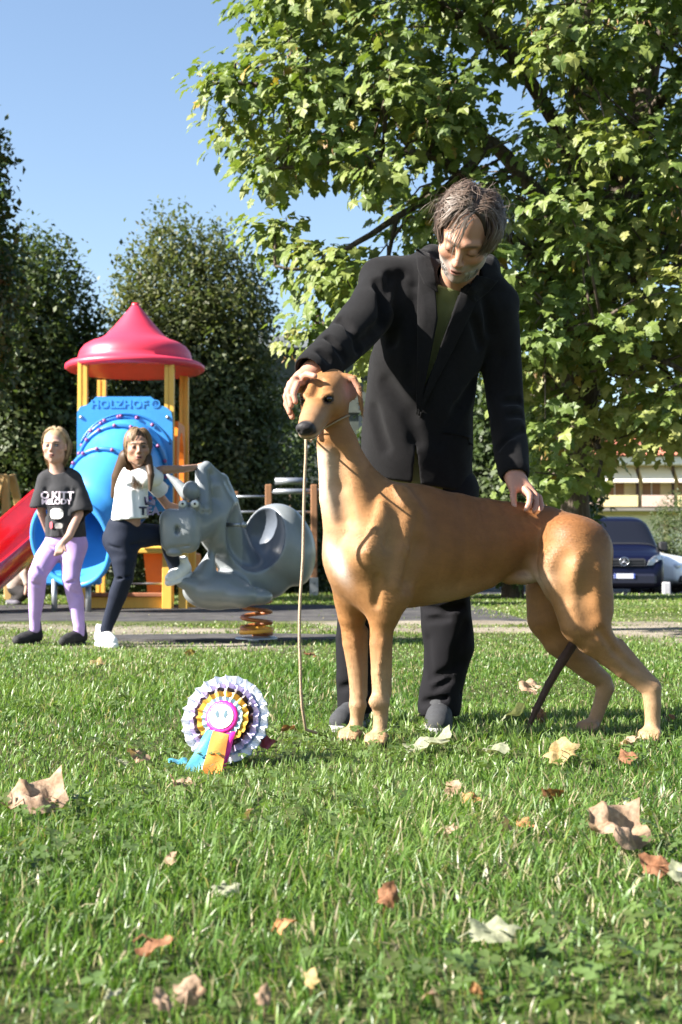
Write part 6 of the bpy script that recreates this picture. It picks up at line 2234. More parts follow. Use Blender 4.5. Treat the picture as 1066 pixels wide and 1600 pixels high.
    mb = MB(); mb.tube([pts[i] + (rr[i] + .004) * (math.cos(q_) * x + math.sin(q_) * y) + d * .01 for q_ in np.linspace(0, 2 * PI, 56, endpoint=False)], .034, 10, closed=True)
    mb.build('tube_rim', BLU, t)
    # arc rim drawn on the panel
    c0 = P(196, 722, Yp - .03)
    mb = MB(); mb.tube([c0 + np.array((.56 * math.cos(a), 0, .56 * math.sin(a))) for a in np.linspace(.12 * PI, .88 * PI, 30)], .012, 6); mb.build('panel_arc', bpy.data.materials['flange blue'], pn)
    for a in (.3, .42, .55, .68):
        mb = MB(); p = c0 + np.array((.53 * math.cos(a * PI), -.008, .53 * math.sin(a * PI))); mb.lathe([(.001, .02), (.018, .014), (.024, 0)], p, 8, rot_axes((1, 0, 0), (0, 0, 1), (0, -1, 0))); mb.build('bolt', BOLT, pn)
    # mouth foot
    for px in (84, 137):
        p = P(px, 912, 15.25); mb = MB(); mb.tube([(p[0], 15.3, -.05), (p[0], 15.3, p[2] + .05)], .032, 12); mb.build('slide_foot', STL, t)
    mb = MB(); a = P(66, 908, 15.3); b = P(158, 908, 15.3); mb.box(((a[0] + b[0]) / 2, 15.34, a[2] + .02), (b[0] - a[0], .10, .12), bev=.02); mb.build('slide_bracket', BLU, t)
    # deck, side panels, beams
    zd = P(0, 858, YF)[2]
    mb = MB(); mb.box(((xl + xr) / 2 + .02, 17.05, zd), (1.20, 1.05, .07), bev=.01); mb.build('deck', YEL, t)
    mb = MB(); a = P(208, 858, 16.2); b = P(272, 858, 16.2); mb.box(((a[0] + b[0]) / 2, 16.25, a[2] - .02), (b[0] - a[0], .34, .06), bev=.012); sh = mb.build('step', YEL, t)
    mb = MB(); a = P(140, 943, 16.3); b = P(268, 943, 16.3); mb.box(((a[0] + b[0]) / 2, 16.3, .075), (b[0] - a[0], .10, .15), bev=.01); mb.build('base_beam', YEL, t)
    mb = MB(); mb.box(((a[0] + b[0]) / 2 - .03, 16.22, .16), (b[0] - a[0] - .08, .06, .05), bev=.01); mb.build('base_board', BRN, t)
    mb = MB(); x = P(262, 880, 16.2)[0]; mb.box((x, 16.2, .40), (.11, .10, .80), bev=.006); mb.build('short_post', YEL, t)
    for px, Y, w in ((287, 16.25, .10), (300, 16.6, .09), (194, 17.6, .05)):
        x = P(px, 880, Y)[0]; mb = MB(); mb.box((x, Y, .42), (w, .1, .84), bev=.006); mb.build('short_post', YEL, t)
    # orange curved panel under the deck
    poly = [(224, 862), (262, 862), (260, 942), (232, 942), (229, 905)]
    q = [P(a, b, 16.75) for a, b in poly]; n = len(q); mb = MB()
    V = [(p[0], 16.73, p[2]) for p in q] + [(p[0], 16.78, p[2]) for p in q]
    mb.add(V, [list(range(n))[::-1], list(range(n, 2 * n))] + [(i, (i + 1) % n, n + (i + 1) % n, n + i) for i in range(n)]); mb.build('orange_panel', ORG, t)
    mb = MB(); a = P(200, 912, 16.5); b = P(262, 912, 16.5); mb.tube([a, b], .014, 8); mb.build('cross_bar', STL, t)
    for px in (288, 302):
        x = P(px, 880, 16.5)[0]; mb = MB(); mb.box((x, 16.9, .34), (.06, .5, .60), bev=.02); mb.build('orange_panel', ORG, t)
    # orange arched side panel upper right (faces sideways): built as frame with opening
    Ys = np.linspace(16.62, 17.5, 2); x = P(277, 880, 16.9)[0]
    zt2 = P(0, 662, 17)[2]; zb2 = zd + .02
    outer = [(16.60, zb2), (17.50, zb2), (17.50, zt2), (16.60, zt2)]
    m_ = 22; yc = 17.05; inner_ = []
    for k in range(m_):
        a = 2 * PI * k / m_; inner_.append((yc + .26 * math.cos(a), (zb2 + zt2) / 2 + .22 + .42 * math.sin(a)))
    def ob(a):
        dy, dz = math.cos(a), math.sin(a); hy, hz = .45, (zt2 - zb2) / 2
        k = min(hy / (abs(dy) + 1e-6), hz / (abs(dz) + 1e-6)); return (17.05 + dy * k, (zb2 + zt2) / 2 + dz * k)
    out_ = [ob(2 * PI * k / m_) for k in range(m_)]
    V = []
    for xx in (x - .03, x + .03):
        V += [(xx, a, b) for a, b in out_] + [(xx, a, b) for a, b in inner_]
    F = []
    for k in range(m_):
        k2 = (k + 1) % m_
        F.append((k, k2, m_ + k2, m_ + k)); F.append((2 * m_ + k2, 2 * m_ + k, 3 * m_ + k, 3 * m_ + k2))
        F.append((m_ + k, m_ + k2, 3 * m_ + k2, 3 * m_ + k)); F.append((k2, k, 2 * m_ + k, 2 * m_ + k2))
    mb = MB(); mb.add(V, F); mb.build('arched_panel', ORG, t)
    mb = MB(); a = P(273, 700, 16.5); b = P(293, 700, 17.5)
    V = []; 
    for (px, Y) in ((272, 16.56), (292, 17.5)):
        for py in (664, 760):
            p = P(px, py, Y); V.append(p)
    for k, (px0, px1) in enumerate(((272, 277), (289, 294))):
        pa = P(px0, 662, 17.56); pb = P(px1, 662, 17.56); pc = P(px0, 790, 17.56)
        mb.box(((pa[0] + pb[0]) / 2, 17.58, (pa[2] + pc[2]) / 2), (abs(pb[0] - pa[0]) + .02, .05, pa[2] - pc[2]), bev=.008)
    pa = P(271, 668, 17.56); pb = P(295, 668, 17.56); mb.box(((pa[0] + pb[0]) / 2, 17.585, pa[2] - .05), (pb[0] - pa[0], .045, .14), bev=.008)
    mb.build('orange_frame', ORG, t)


def build_red_slide():
    def P(px, py, Y): return at(px, py, Y)
    t = empty('slide', (P(0, 880, 16)[0], 16, 0), 'glossy red slide chute coming down to the left behind the blonde girl', 'slide')
    a = P(96, 790, 17.2); b = P(62, 822, 16.6); c = P(22, 858, 16.0); d = P(-50, 918, 15.2); e = P(-110, 935, 14.8)
    path = [a, b, c, d, e]
    pts = []
    for i in range(4):
        p0 = path[max(i - 1, 0)]; p1 = path[i]; p2 = path[i + 1]; p3 = path[min(i + 2, 4)]
        for u in np.linspace(0, 1, 7, endpoint=False): pts.append(.5 * ((2 * p1) + (-p0 + p2) * u + (2 * p0 - 5 * p1 + 4 * p2 - p3) * u * u + (-p0 + 3 * p1 - 3 * p2 + p3) * u ** 3))
    pts.append(path[-1])
    prof = [(-.30, .17), (-.325, .19), (-.345, .165), (-.33, .02), (-.25, -.10), (0, -.14), (.25, -.10), (.33, .02), (.345, .165), (.325, .19), (.30, .17), (.28, .03), (.20, -.06), (0, -.09), (-.20, -.06), (-.28, .03)]
    V = []
    for i, p in enumerate(pts):
        tn = nz(pts[min(i + 1, len(pts) - 1)] - pts[max(i - 1, 0)]); x = nz(np.cross(tn, (0, 0, 1.))); y = np.cross(x, tn)
        V += [p + x * u * 1.0 + y * w * 1.15 for u, w in prof]
    n = len(prof); F = [(i * n + j, i * n + (j + 1) % n, (i + 1) * n + (j + 1) % n, (i + 1) * n + j) for i in range(len(pts) - 1) for j in range(n)]
    mb = MB(); mb.add(V, F, 0, True); mb.build('chute', mat('glossy red plastic', (.60, .012, .020), rough=.22, coat=.4, var=.05), t)
    for p in (b, d):
        mb = MB(); mb.tube([(p[0], p[1] + .1, -.05), (p[0], p[1] + .1, p[2] - .1)], .035, 10); mb.build('support_post', STL, t)
    # yellow frame the slide leans on
    u = empty('swing_frame', (P(15, 880, 20)[0], 20, 0), 'yellow wooden A-frame standing at the left edge behind the red slide', 'swing frame')
    for p, q in (((8, 742, 20), (14, 938, 20)), ((18, 742, 20.2), (66, 938, 20.6)), ((4, 742, 20.0), (-50, 938, 19.6))):
        mb = MB(); A = P(*p); B = P(*q); B[2] = -.02; mb.beam(A, B, .11, .11, bev=.012); mb.build('leg', mat('pale yellow wood', (.52, .33, .12), rough=.7, var=.2, vscale=5, stretch=(1, 1, .2)) if 'pale yellow wood' not in bpy.data.materials else bpy.data.materials['pale yellow wood'], u)
    A = P(12, 745, 20.05); mb = MB(); mb.beam(A + np.array((-.02, .1, 0)), A + np.array((-3.2, .1, 0)), .09, .09, bev=.012); mb.build('top_beam', bpy.data.materials['pale yellow wood'], u)
    for k in range(2):
        xx = A[0] - 1.1 - k * 1.0
        for s_ in (-.2, .2):
            mb = MB(); mb.tube([(xx + s_, 20.05, A[2] - .05), (xx + s_, 20.05, .5)], .008, 5); mb.build('chain', STL, u)
        mb = MB(); mb.box((xx, 20.05, .48), (.44, .18, .04), bev=.012); mb.build('seat', BLK, u)


def build_climbing_frame():
    def P(px, py, Y=22.0): return at(px, py, Y)
    t = empty('climbing_frame', (P(420, 880)[0], 22.3, 0), 'low climbing frame with brown wooden posts and grey rails behind the spring rider', 'climbing frame')
    wd = mat('brown timber', (.30, .14, .06), rough=.75, var=.25, vscale=6, stretch=(1, 1, .2), bump=.3, bscale=40)
    rl = mat('grey metal rail', (.42, .45, .50), rough=.35, metal=.6)
    xs = {}
    for px, Y, top in ((345, 22.6, 757), (357, 23.0, 762), (420, 22.0, 757), (491, 22.0, 757), (368, 23.6, 768), (548, 22.4, 760)):
        p = P(px, top, Y); mb = MB(); mb.box((p[0], Y, (p[2] + .20) / 2), (.105, .105, p[2] - .20), bev=.012); po = mb.build('post', wd, t); xs[px] = p
        mb = MB(); mb.box((p[0], Y - .058, .13), (.13, .012, .34)); fo = mb.build('foot_plate', STL, po)
        for z in (.08, .22):
            mb = MB(); mb.lathe([(.001, .014), (.014, .01), (.018, 0)], (p[0], Y - .066, z), 8, rot_axes((1, 0, 0), (0, 0, 1), (0, -1, 0))); mb.build('bolt', STL, fo)
    for (a, b, py, Y, r) in ((420, 491, 768, 22.0, .045), (491, 560, 768, 22.1, .045), (357, 420, 776, 22.5, .02), (420, 491, 800, 22.0, .02), (357, 420, 845, 22.5, .03), (345, 420, 800, 22.3, .02), (430, 480, 752, 22.9, .06)):
        A = P(a, py, Y); B = P(b, py, Y); mb = MB(); mb.tube([A, B], r, 10); mb.build('rail', rl, t)


def build_rider():
    def P(px, py, Y=9.25): return at(px, py, Y)
    t = empty('spring_rider', (P(400, 880)[0], 9.4, 0), 'grey plastic donkey-like spring rider on an orange coil spring beside the girl in navy leggings', 'spring rider')
    pl = mat('blue grey moulded plastic', rough=.36, attr='col', var=.06, vscale=7, bump=.12, bscale=25, spec=.5, coat=.15)
    h = .0075
    v = Vol((-1.36, 8.52, .22), (-.05, 9.95, 1.24), h)
    # muzzle
    v.seg(P(281, 828, 8.80), P(300, 822, 8.92), .095, .10, .04)
    v.chain([(P(267, 812, 8.79), .070), (P(268, 846, 8.79), .068)], k=.05)
    v.chain([(P(294, 812, 8.80), .070), (P(295, 846, 8.80), .072)], k=.05)
    v.plane_cut(P(279, 829, 8.722), (-.12, -1, .05), .03)
    v.ell(P(345, 832, 9.12), (.135, .12, .15), k=.05)
    v.ell(P(272, 864, 8.78), (.050, .045, .022), k=.012)
    v.seg(P(258, 857, 8.74), P(296, 853, 8.74), .006, .006, .008, op='s')
    v.ell(P(276, 828, 8.70), (.018, .06, .034), k=.006, op='s')
    # head behind muzzle, brow, eyes, forelock ball
    v.chain([(P(300, 822, 8.92), .11), (P(325, 808, 9.05), .12), (P(350, 820, 9.18), .12)], k=.05)
    v.ell(P(300, 795, 8.86), (.075, .05, .045), k=.02)
    v.ell(P(318, 795, 8.92), (.050, .05, .045), k=.02)
    for a in (287, 305): v.ell(P(a, 789, 8.80), (.034, .030, .034), k=.006)
    v.ell(P(299, 767, 8.88), (.056, .054, .062), k=.014)
    # ears
    v.chain([(P(292, 772, 9.0), .045), (P(278, 756, 9.02), .030), (P(262, 742, 9.03), .010)], k=.02)
    v.chain([(P(318, 785, 8.95), .050), (P(317, 755, 8.97), .048), (P(315, 736, 8.98), .040), (P(322, 728, 9.0), .030)], k=.02)
    # mane ridge
    v.chain([(P(325, 732, 9.02), .034), (P(345, 752, 9.10), .045), (P(355, 785, 9.16), .055), (P(366, 820, 9.22), .07), (P(372, 860, 9.26), .09)], k=.03)
    v.chain([(P(335, 760, 9.05), .07), (P(345, 800, 9.12), .11)], k=.03)
    # neck and trunk
    v.chain([(P(345, 800, 9.12), .11), (P(356, 850, 9.22), .125), (P(385, 895, 9.32), .16)], k=.05)
    v.chain([(P(385, 895, 9.30), .16), (P(420, 900, 9.38), .15)], k=.05)
    # chest and legs bulge
    v.ell(P(338, 923, 9.12), (.215, .20, .125), k=.04)
    v.ell(P(372, 930, 9.05), (.13, .13, .085), k=.03)
    v.chain([(P(320, 900, 9.05), .08), (P(328, 872, 9.06), .035), (P(331, 858, 9.06), .014)], k=.03)
    v.ell(P(402, 932, 9.12), (.10, .12, .055), k=.02)
    # foot rest lobe
    v.seg(P(300, 915, 9.0), P(284, 910, 8.98), .05, .035, .03)
    # rear shell
    v.ell(P(432, 852, 9.38), (.235, .24, .275), k=.04)
    v.ell(P(466, 868, 9.42), (.115, .22, .20), k=.05)
    # seat hollow
    v.ell(P(399, 834, 9.10), (.190, .33, .245), k=.015, op='s')
    v.chain([(P(345, 752, 9.14), .055), (P(353, 785, 9.20), .08), (P(358, 825, 9.26), .105), (P(368, 865, 9.32), .12), (P(390, 905, 9.38), .13)], k=.03)
    v.noise(.0015, sines(25, 4))
    base = np.array([.27, .295, .31])
    def col(V):
        c = np.tile(base, (len(V), 1))
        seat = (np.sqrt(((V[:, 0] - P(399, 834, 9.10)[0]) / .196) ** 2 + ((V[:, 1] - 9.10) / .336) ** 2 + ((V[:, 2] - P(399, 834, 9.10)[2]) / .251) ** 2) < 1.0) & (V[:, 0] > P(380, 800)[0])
        c = blend(c, seat * .6, [.10, .13, .20])  # shade and sky tint of the hollow painted into the plastic colour
        for a in (287, 305):
            e = P(a, 789, 8.80); m = (np.linalg.norm(V - e, axis=1) < .040) & (V[:, 1] < 8.80)
            c = blend(c, m * .0, [.7, .7, .7])
        return c
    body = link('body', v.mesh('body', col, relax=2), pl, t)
    wh = mat('white eye paint', (.72, .72, .70), rough=.3); bl = mat('black pupil paint', (.01, .01, .012), rough=.2)
    for a in (286, 305):
        c = P(a, 788, 8.80)
        mb = MB(); mb.lathe([(.001, -.024), (.016, -.020), (.024, -.008), (.024, .004)], c + np.array((0, -.016, .002)), 16, rot_axes((1, 0, 0), (0, 0, 1), (0, 1, 0))); e = mb.build('eye', wh, body)
        mb = MB(); mb.lathe([(.001, -.004), (.007, -.003), (.0095, .004)], c + np.array((.002, -.038, .002)), 12, rot_axes((1, 0, 0), (0, 0, 1), (0, 1, 0))); mb.build('pupil', bl, e)
    # handle bar
    mb = MB(); mb.tube([P(352, 820, 9.10), P(378, 820, 9.02)], .014, 10); mb.lathe([(.001, -.022), (.018, -.016), (.022, 0), (.018, .016), (.001, .022)], P(381, 820, 9.01), 14, rot_axes((0, 1, 0), (0, 0, 1), (1, 0, 0))); mb.build('handle', STL, t)
    # spring
    sp = mat('rusty orange spring paint', (.40, .105, .025), rough=.5, col2=(.55, .20, .05), vscale=14, var=.3)
    c = P(401, 900, 9.42); zt = P(0, 905, 9.42)[2]; pts = []
    N = 150; turns = 5.3
    for i in range(N):
        u = i / (N - 1); a = 2 * PI * turns * u; r = .088 + .012 * u
        pts.append((c[0] + r * math.cos(a), 9.42 + r * math.sin(a), zt * (1 - u) + .035 * u))
    mb = MB(); mb.tube(pts, .0135, 8); mb.build('spring', sp, t)
    yo = mat('yellow spring paint', (.75, .36, .04), rough=.5)
    mb = MB(); mb.tube([(c[0] + .10 * math.cos(a), 9.42 + .10 * math.sin(a), .045 + .035 * a / 6.28) for a in np.linspace(2.4, 9.2, 40)], .016, 8); mb.build('spring_clamp', yo, t)
    mb = MB(); mb.lathe([(.001, .034), (.135, .034), (.14, .026), (.14, .0), (.001, .0)], (c[0], 9.42, 0), 30); mb.build('base_plate', STL, t)
    mb = MB(); mb.lathe([(.001, zt + .02), (.12, zt + .02), (.12, zt - .005), (.001, zt - .005)], (c[0], 9.42, 0), 24); mb.build('top_plate', BLK, t)


build_tower(); build_red_slide(); build_climbing_frame(); build_rider()


# ================================================================== ROSETTE
def build_rosette():
    c = at(352, 1124, 3.70)
    t = empty('prize_rosette', (c[0], 3.72, 0), 'large pleated prize rosette with blue, orange and pink ribbon tails leaning on the grass', 'rosette')
    Z = nz((-.22, -1, .34)); X = nz(np.cross((0, 0, 1.), -Z)); X = nz(np.array((1, -.22, 0)) - np.dot((1, -.22, 0), Z) * Z); Yv = np.cross(Z, X)
    if Yv[2] < 0: Yv = -Yv
    def W(x, y, z): return c + X * x + Yv * y + Z * z
    def ring(name, r0, r1, z0, z1, n, amp, m, cup=0.0, seed=0, parent=t, rows=4):
        r = np.random.default_rng(seed)
        V = []; K = n * 4
        jit = r.normal(0, .12, K + 1)
        for i in range(rows + 1):
            f = i / rows
            for j in range(K):
                a = 2 * PI * (j + jit[j] * .5) / K
                w = math.sin(2 * PI * j / 4 + .4) * amp * (.25 + .75 * f)
                sk = .012 * math.sin(2 * PI * j / 4 + 1.7) * f
                rr_ = r0 + (r1 - r0) * f + .0016 * math.sin(j * 2.3)
                V.append(W(rr_ * math.cos(a + sk * 3), rr_ * math.sin(a + sk * 3), z0 + (z1 - z0) * f + w))
        F = [(i * K + j, i * K + (j + 1) % K, (i + 1) * K + (j + 1) % K, (i + 1) * K + j) for i in range(rows) for j in range(K)]
        mb = MB(); mb.add(V, F, 0, False); return mb.build(name, m, parent)
    sat = lambda n, cc, **k: mat(n, cc, rough=.32, spec=.6, var=.06, vscale=60, bump=.2, bscale=300, stretch=(1, 1, 5), **k)
    ring('outer_frill', .068, .1155, -.008, .000, 24, .0110, sat('ice blue satin', (.42, .56, .76)), seed=1)
    ring('lilac_frill', .058, .0930, .006, .014, 22, .0100, sat('lilac satin', (.60, .50, .72)), seed=2)
    ring('pale_frill', .096, .1150, .001, .006, 24, .0110, sat('white satin', (.72, .74, .80)), seed=6)
    ring('dark_frill', .050, .0800, .016, .020, 18, .0080, sat('dark maroon satin', (.035, .012, .018)), seed=3)
    ring('gold_frill', .044, .0690, .020, .026, 18, .0070, sat('gold satin', (.62, .36, .05)), seed=4)
    ring('blue_frill', .030, .0540, .023, .029, 18, .0042, sat('pale blue satin', (.36, .56, .62)), seed=5)
    def ring2():
        mb = MB(); V = []; K = 40
        for rr_, zz in ((.0005, .026), (.028, .032), (.036, .0335), (.0425, .031), (.043, .026)):
            V += [W(rr_ * math.cos(2 * PI * j / K), rr_ * math.sin(2 * PI * j / K), zz + .0008 * math.sin(j * 3.1)) for j in range(K)]
        F = [(i * K + j, i * K + (j + 1) % K, (i + 1) * K + (j + 1) % K, (i + 1) * K + j) for i in range(4) for j in range(K)]
        mb.add(V, F, 0, True); return mb.build('pink_centre', sat('hot pink satin', (.78, .02, .28)), t)
    ring2()
    mb = MB(); K = 40; V = [W(0, -.001, .0372)]
    for rr_, zz in ((.024, .0372), (.0315, .0358), (.0318, .033)):
        V += [W(rr_ * math.cos(2 * PI * j / K), rr_ * math.sin(2 * PI * j / K), zz) for j in range(K)]
    F = [(0, 1 + j, 1 + (j + 1) % K) for j in range(K)] + [(1 + i * K + j, 1 + i * K + (j + 1) % K, 1 + (i + 1) * K + (j + 1) % K, 1 + (i + 1) * K + j) for i in range(2) for j in range(K)]
    mb.add(V, F, 0, False); disc = mb.build('centre_disc', mat('white printed disc', (.80, .80, .82), rough=.6), t)
    gm = mat('grey blue print', (.08, .17, .22), rough=.5)
    for s_ in (-1, 1):
        mb = MB(); cx, cy = s_ * .0115, .006
        pl = [(-.004, -.007), (.000, -.008), (.003, -.002), (.005, .001), (.002, .003), (.003, .008), (-.002, .006), (-.0035, .001)]
        V = [W(cx + a * s_ * 1.3, cy + b * 1.3, .0384) for a, b in pl]
        mb.add(V, [(0, 1, 2, 7), (2, 3, 4, 7), (4, 5, 6, 7)]); mb.build('mark', gm, disc)
    # ribbon tails
    def tail(name, a0, a1, b0, b1, z0, z1, m, wob):
        V = []; N_ = 14
        A = np.array(at(*a0)); A1 = np.array(at(*a1)); B = np.array(at(*b0)); B1 = np.array(at(*b1))
        for i in range(N_ + 1):
            u = i / N_; bow = math.sin(u * PI) * wob
            for j in range(5):
                q = j / 4; p = (A * (1 - q) + A1 * q) * (1 - u) + (B * (1 - q) + B1 * q) * u
                V.append(p + np.array((0, -bow + .004 * math.sin(q * 6 + u * 5), .002 * math.sin(u * 9))))
        F = [(i * 5 + j, i * 5 + j + 1, i * 5 + j + 6, i * 5 + j + 5) for i in range(N_) for j in range(4)]
        mb = MB(); mb.add(V, F, 0, True); mb.build(name, m, t)
    tail('orange_tail', (333, 1142, 3.64), (358, 1147, 3.64), (315, 1208, 3.53), (345, 1216, 3.53), 0, 0, sat('orange satin', (.78, .26, .05)), .012)
    tail('pink_tail', (352, 1146, 3.645), (369, 1142, 3.65), (343, 1208, 3.56), (352, 1203, 3.57), 0, 0, sat('pink satin', (.78, .02, .25)), .006)
    tail('blue_tail', (322, 1142, 3.655), (336, 1140, 3.65), (287, 1205, 3.57), (318, 1210, 3.56), 0, 0, sat('blue satin', (.10, .38, .52)), .006)
    tail('blue_tail_end', (262, 1186, 3.62), (264, 1192, 3.60), (292, 1184, 3.64), (294, 1194, 3.61), 0, 0, bpy.data.materials['blue satin'], .003)
    tail('maroon_tail', (398, 1160, 3.70), (412, 1146, 3.71), (418, 1172, 3.68), (432, 1158, 3.69), 0, 0, sat('maroon satin', (.30, .02, .025)), .006)


build_rosette()


# ================================================================== FALLEN LEAVES
def curled_leaf(seed, curl, crumple):
    r = np.random.default_rng(seed)
    o = ML2 + r.normal(0, .02, ML2.shape)
    a_ = np.arctan2(o[:, 1] - .38, o[:, 0]); cir = np.stack([.42 * np.cos(a_), .38 + .46 * np.sin(a_)], 1)
    o = o * .52 + cir * .48
    c = np.array([0, .38]); ringsn = 5
    V = [(0, .38)]
    for q in range(1, ringsn + 1):
        f = q / ringsn
        for p in o: V.append(tuple(c + (p - c) * f))
    P = np.array(V); n = len(o)
    a = r.uniform(0, 6.28)
    u = P[:, 0] * math.cos(a) + (P[:, 1] - .38) * math.sin(a); w = -P[:, 0] * math.sin(a) + (P[:, 1] - .38) * math.cos(a)
    rad = np.hypot(P[:, 0], P[:, 1] - .38)
    ang = np.arctan2(P[:, 1] - .38, P[:, 0])
    vein = np.abs(np.sin(ang * 2.5 + .6)) * rad
    z = -curl * .8 * (u * u + .5 * w * w) + curl * .9 * np.maximum(np.abs(u) - .25, 0) ** 1.3 * np.sign(math.sin(seed * 2.3)) + curl * .6 * np.maximum(w - .2, 0) + crumple * (np.sin(u * 9 + seed) * np.cos(w * 8 + 2 * seed) * .10 + np.sin(u * 19 + w * 13) * .035) + vein * .10 * crumple
    th = curl * .9
    x2 = np.sin(u * (1 + th)) / (1 + th * .9); 
    P3 = np.stack([x2 * math.cos(a) - w * math.sin(a), x2 * math.sin(a) + w * math.cos(a), z], 1)
    F3 = [(0, 1 + i, 1 + (i + 1) % n) for i in range(n)]
    F4 = [(1 + q * n + i, 1 + (q + 1) * n + i, 1 + (q + 1) * n + (i + 1) % n, 1 + q * n + (i + 1) % n) for q in range(ringsn - 1) for i in range(n)]
    return P3, F4, F3


LM = {}
def leafmat(key, a, b):
    if key not in LM: LM[key] = mat(key, a, rough=.75, col2=b, vscale=30, var=.25, bump=.5, bscale=110, spec=.2, trans=.18, bdist=.004)
    return LM[key]


PALE = leafmat('pale green dry leaf', (.26, .28, .17), (.36, .36, .25)); TAN = leafmat('tan dry leaf', (.33, .21, .13), (.47, .33, .23)); BRO = leafmat('brown dry leaf', (.20, .085, .04), (.34, .17, .09)); YLW = leafmat('yellow brown leaf', (.36, .25, .10), (.42, .32, .16)); ORL = leafmat('orange dry leaf', (.42, .18, .06), (.50, .26, .12))


def fallen(px, py, size_px, m, seed, label, curl=.5, crumple=1.0, tilt=(.3, .2), lift=.05, asp=1.0, stalk=True):
    Y = gy(py + size_px * .10); p = at(px, py, Y)
    s = size_px / FPX * Y * .98
    lift = lift * .42
    P3, F4, F3 = curled_leaf(seed, curl, crumple)
    r = np.random.default_rng(seed + 100)
    R = np.array(Euler((tilt[0], tilt[1], r.uniform(0, 6.28))).to_matrix())
    V = (P3 - np.array([0, .38, 0])) * s * np.array((1, asp, 1)) @ R.T
    zmin = V[:, 2].min()
    V += np.array((p[0], Y, lift - zmin * .75))
    mb = MB(); mb.add(V, F3 + F4, 0, True)
    if stalk:
        b = V[1]; d = nz(b - V[0]) 
        mb.tube([V[1], b + d * s * .25 + np.array((0, 0, .004)), b + d * s * .5 + np.array((0, 0, -.01))], [.0014, .0011, .0012], 5)
    o = mb.build('fallen_leaf', m)
    tag(o, label, 'leaf', 'fallen leaves on the lawn')


fallen(82, 1262, 112, TAN, 1, 'large curled tan leaf lying at the left edge of the lawn', .6, 1.3, (.2, .15), .07)
fallen(205, 1193, 42, TAN, 2, 'small tan leaf left of the rosette ribbon tails', .7, 1, (.4, .1), .05)
fallen(182, 1203, 26, PALE, 52, 'tiny crumpled pale leaf beside the tan one left of the rosette', .8, 1, (.5, .1), .045)
fallen(268, 1240, 24, TAN, 3, 'small upright tan leaf just below the rosette tails', 1.0, .6, (1.2, .1), .06)
fallen(294, 1236, 30, TAN, 53, 'pale crumpled leaf right of the small upright leaf below the rosette', .7, 1, (.3, .1), .05)
fallen(697, 1172, 84, PALE, 4, 'big pale green leaf lying in front of the man right shoe', .45, 1, (.35, -.15), .05)
fallen(788, 1186, 46, PALE, 5, 'pale curled leaf between the big pale leaf and the yellow brown one', .9, 1, (.3, .3), .05)
fallen(873, 1192, 62, YLW, 6, 'yellow brown curled leaf casting a dark shadow below the hind legs', .8, 1, (.4, -.3), .06)
fallen(990, 1175, 40, TAN, 7, 'crumpled tan leaf just left of the hind paw at right', .9, 1.2, (.6, .2), .05)
fallen(991, 1197, 34, BRO, 8, 'small brown leaf under the crumpled tan leaf at right', .8, 1, (.4, .2), .05)
fallen(873, 1262, 44, BRO, 9, 'reddish brown folded leaf in the middle right of the lawn', .9, 1, (.6, -.2), .05)
fallen(826, 1302, 34, ORL, 10, 'small orange brown leaf near the centre right grass', .6, 1, (.2, .2), .05)
fallen(978, 1322, 112, TAN, 1, 'largest pinkish tan leaf curled up at the right of the lawn', .6, 1.3, (.2, .5), .075)
fallen(1005, 1373, 62, BRO, 12, 'reddish leaf directly below the largest tan leaf', .5, 1, (.3, -.2), .05)
fallen(1056, 1388, 70, PALE, 13, 'pale green leaf cut by the right edge of the photo', .4, 1, (.4, -.2), .05)
fallen(803, 1484, 104, PALE, 14, 'long pale curled leaf in the blurred foreground', 1.0, .7, (.2, .15), .06, .8)
fallen(716, 1316, 30, TAN, 15, 'narrow tan leaf lying left of the centre right clump', 1.0, .6, (.3, .2), .055)
fallen(708, 1330, 20, TAN, 55, 'tiny round tan leaf just under the narrow tan leaf', .8, .6, (.3, .2), .055)
fallen(792, 1313, 30, TAN, 16, 'upright tan leaf standing in the centre right grass', 1.1, .5, (1.3, .2), .065)
fallen(715, 1252, 32, TAN, 17, 'thin folded leaf standing below the man shoe', 1.1, .6, (1.2, .4), .055)
fallen(744, 1262, 36, ORL, 18, 'orange tinted crumpled leaf beside the thin folded leaf', .8, 1, (.3, .3), .045)
fallen(613, 1430, 42, BRO, 19, 'brown upright leaf in the lower middle of the lawn', 1.0, .8, (1.0, .3), .06)
fallen(272, 1368, 26, TAN, 20, 'small pale leaf upright in the left foreground', 1.0, .7, (1.1, .2), .06)
fallen(387, 1298, 26, TAN, 21, 'small tan leaf upright below the rosette', 1.0, .7, (1.1, .4), .06)
fallen(370, 1408, 46, PALE, 22, 'flat pale grey leaf sunk in the grass left of centre', .4, 1, (.2, .2), .04)
fallen(262, 1508, 66, BRO, 23, 'dark brown leaf in the blurred lower left foreground', .8, 1, (.4, .3), .05)
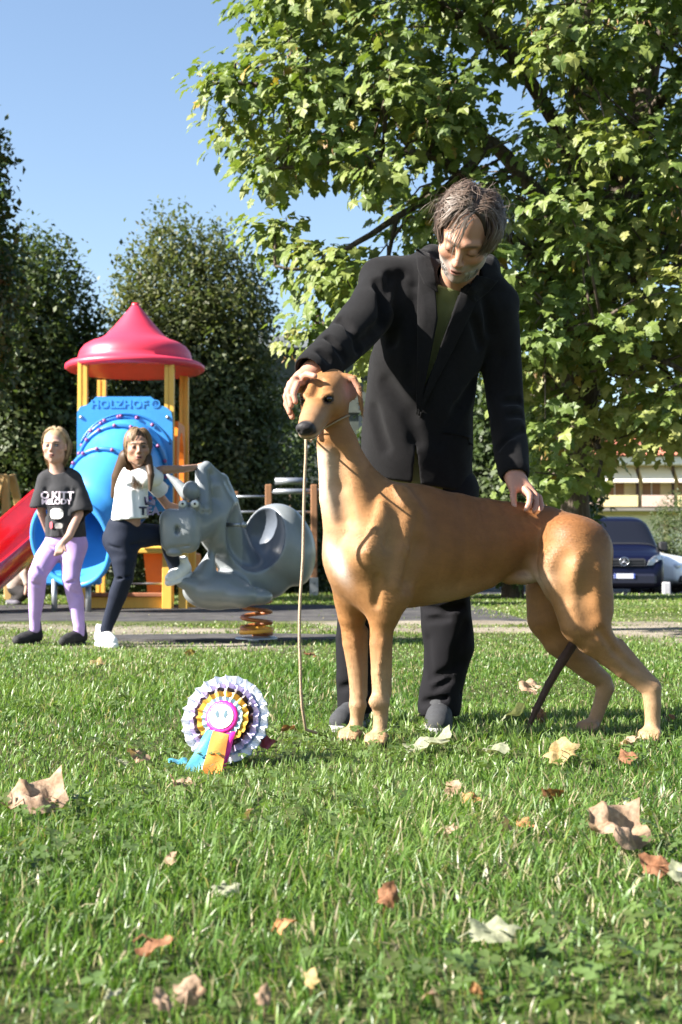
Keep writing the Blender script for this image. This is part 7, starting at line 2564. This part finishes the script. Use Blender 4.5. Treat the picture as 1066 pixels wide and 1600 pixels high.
fallen(460, 1480, 38, ORL, 24, 'orange blade-like leaf in the lower middle foreground', 1.1, .5, (.2, .1), .065)
fallen(490, 1566, 34, YLW, 25, 'yellow leaf standing near the bottom centre', 1.1, .5, (1.2, .1), .06)
fallen(300, 1584, 52, TAN, 26, 'tan leaf at the bottom edge left of centre', .8, .8, (.9, .2), .055)
fallen(245, 1592, 44, TAN, 56, 'tan leaf at the bottom edge, the left one of two', .8, .8, (.6, .2), .05)
fallen(415, 1592, 34, TAN, 27, 'pinkish leaf tip at the bottom edge right of the two tan leaves', 1., .6, (1.1, .2), .055)
fallen(186, 1584, 34, PALE, 28, 'pale round leaf at the bottom edge far left', .7, .8, (.4, .2), .05)
fallen(742, 1580, 26, ORL, 29, 'small orange leaf upright at the bottom right', 1., .6, (1.2, .2), .055)
fallen(670, 1588, 34, TAN, 30, 'small tan leaf lying at the bottom right of centre', .8, .6, (.4, .2), .05)
fallen(815, 1135, 62, PALE, 31, 'pale grey green leaf the tip of the tail touches', .8, 1, (.6, .2), .05)
fallen(838, 1133, 34, BRO, 32, 'brown leaf standing right of the tail tip', .8, 1, (1.0, .2), .06)
fallen(830, 1085, 36, TAN, 33, 'curled tan leaf left of the tail between tail and far hind leg', .9, 1.2, (.7, .2), .05)
fallen(156, 1041, 26, YLW, 34, 'yellow leaf on the lawn in front of the girls', .6, 1, (.5, .2), .04)
fallen(297, 1027, 18, YLW, 35, 'small yellow leaf on the lawn left of the spring', .6, 1, (.9, .2), .04)
fallen(478, 1027, 24, BRO, 36, 'small brown leaf right of the lead in the middle distance', .6, 1, (.3, .2), .035)
fallen(1052, 1135, 24, BRO, 37, 'small brown leaf at the right edge beside the hind paw', .7, 1, (.5, .2), .05)
fallen(600, 1163, 26, BRO, 38, 'small brown curled leaf touching the near front paw', .7, 1, (.4, .2), .04)
fallen(445, 1150, 26, BRO, 39, 'brown leaf beside the maroon ribbon end', .7, 1, (.4, .2), .045)
fallen(0, 1504, 26, ORL, 40, 'orange leaf cut by the left edge in the foreground', .7, 1, (.5, .2), .05)
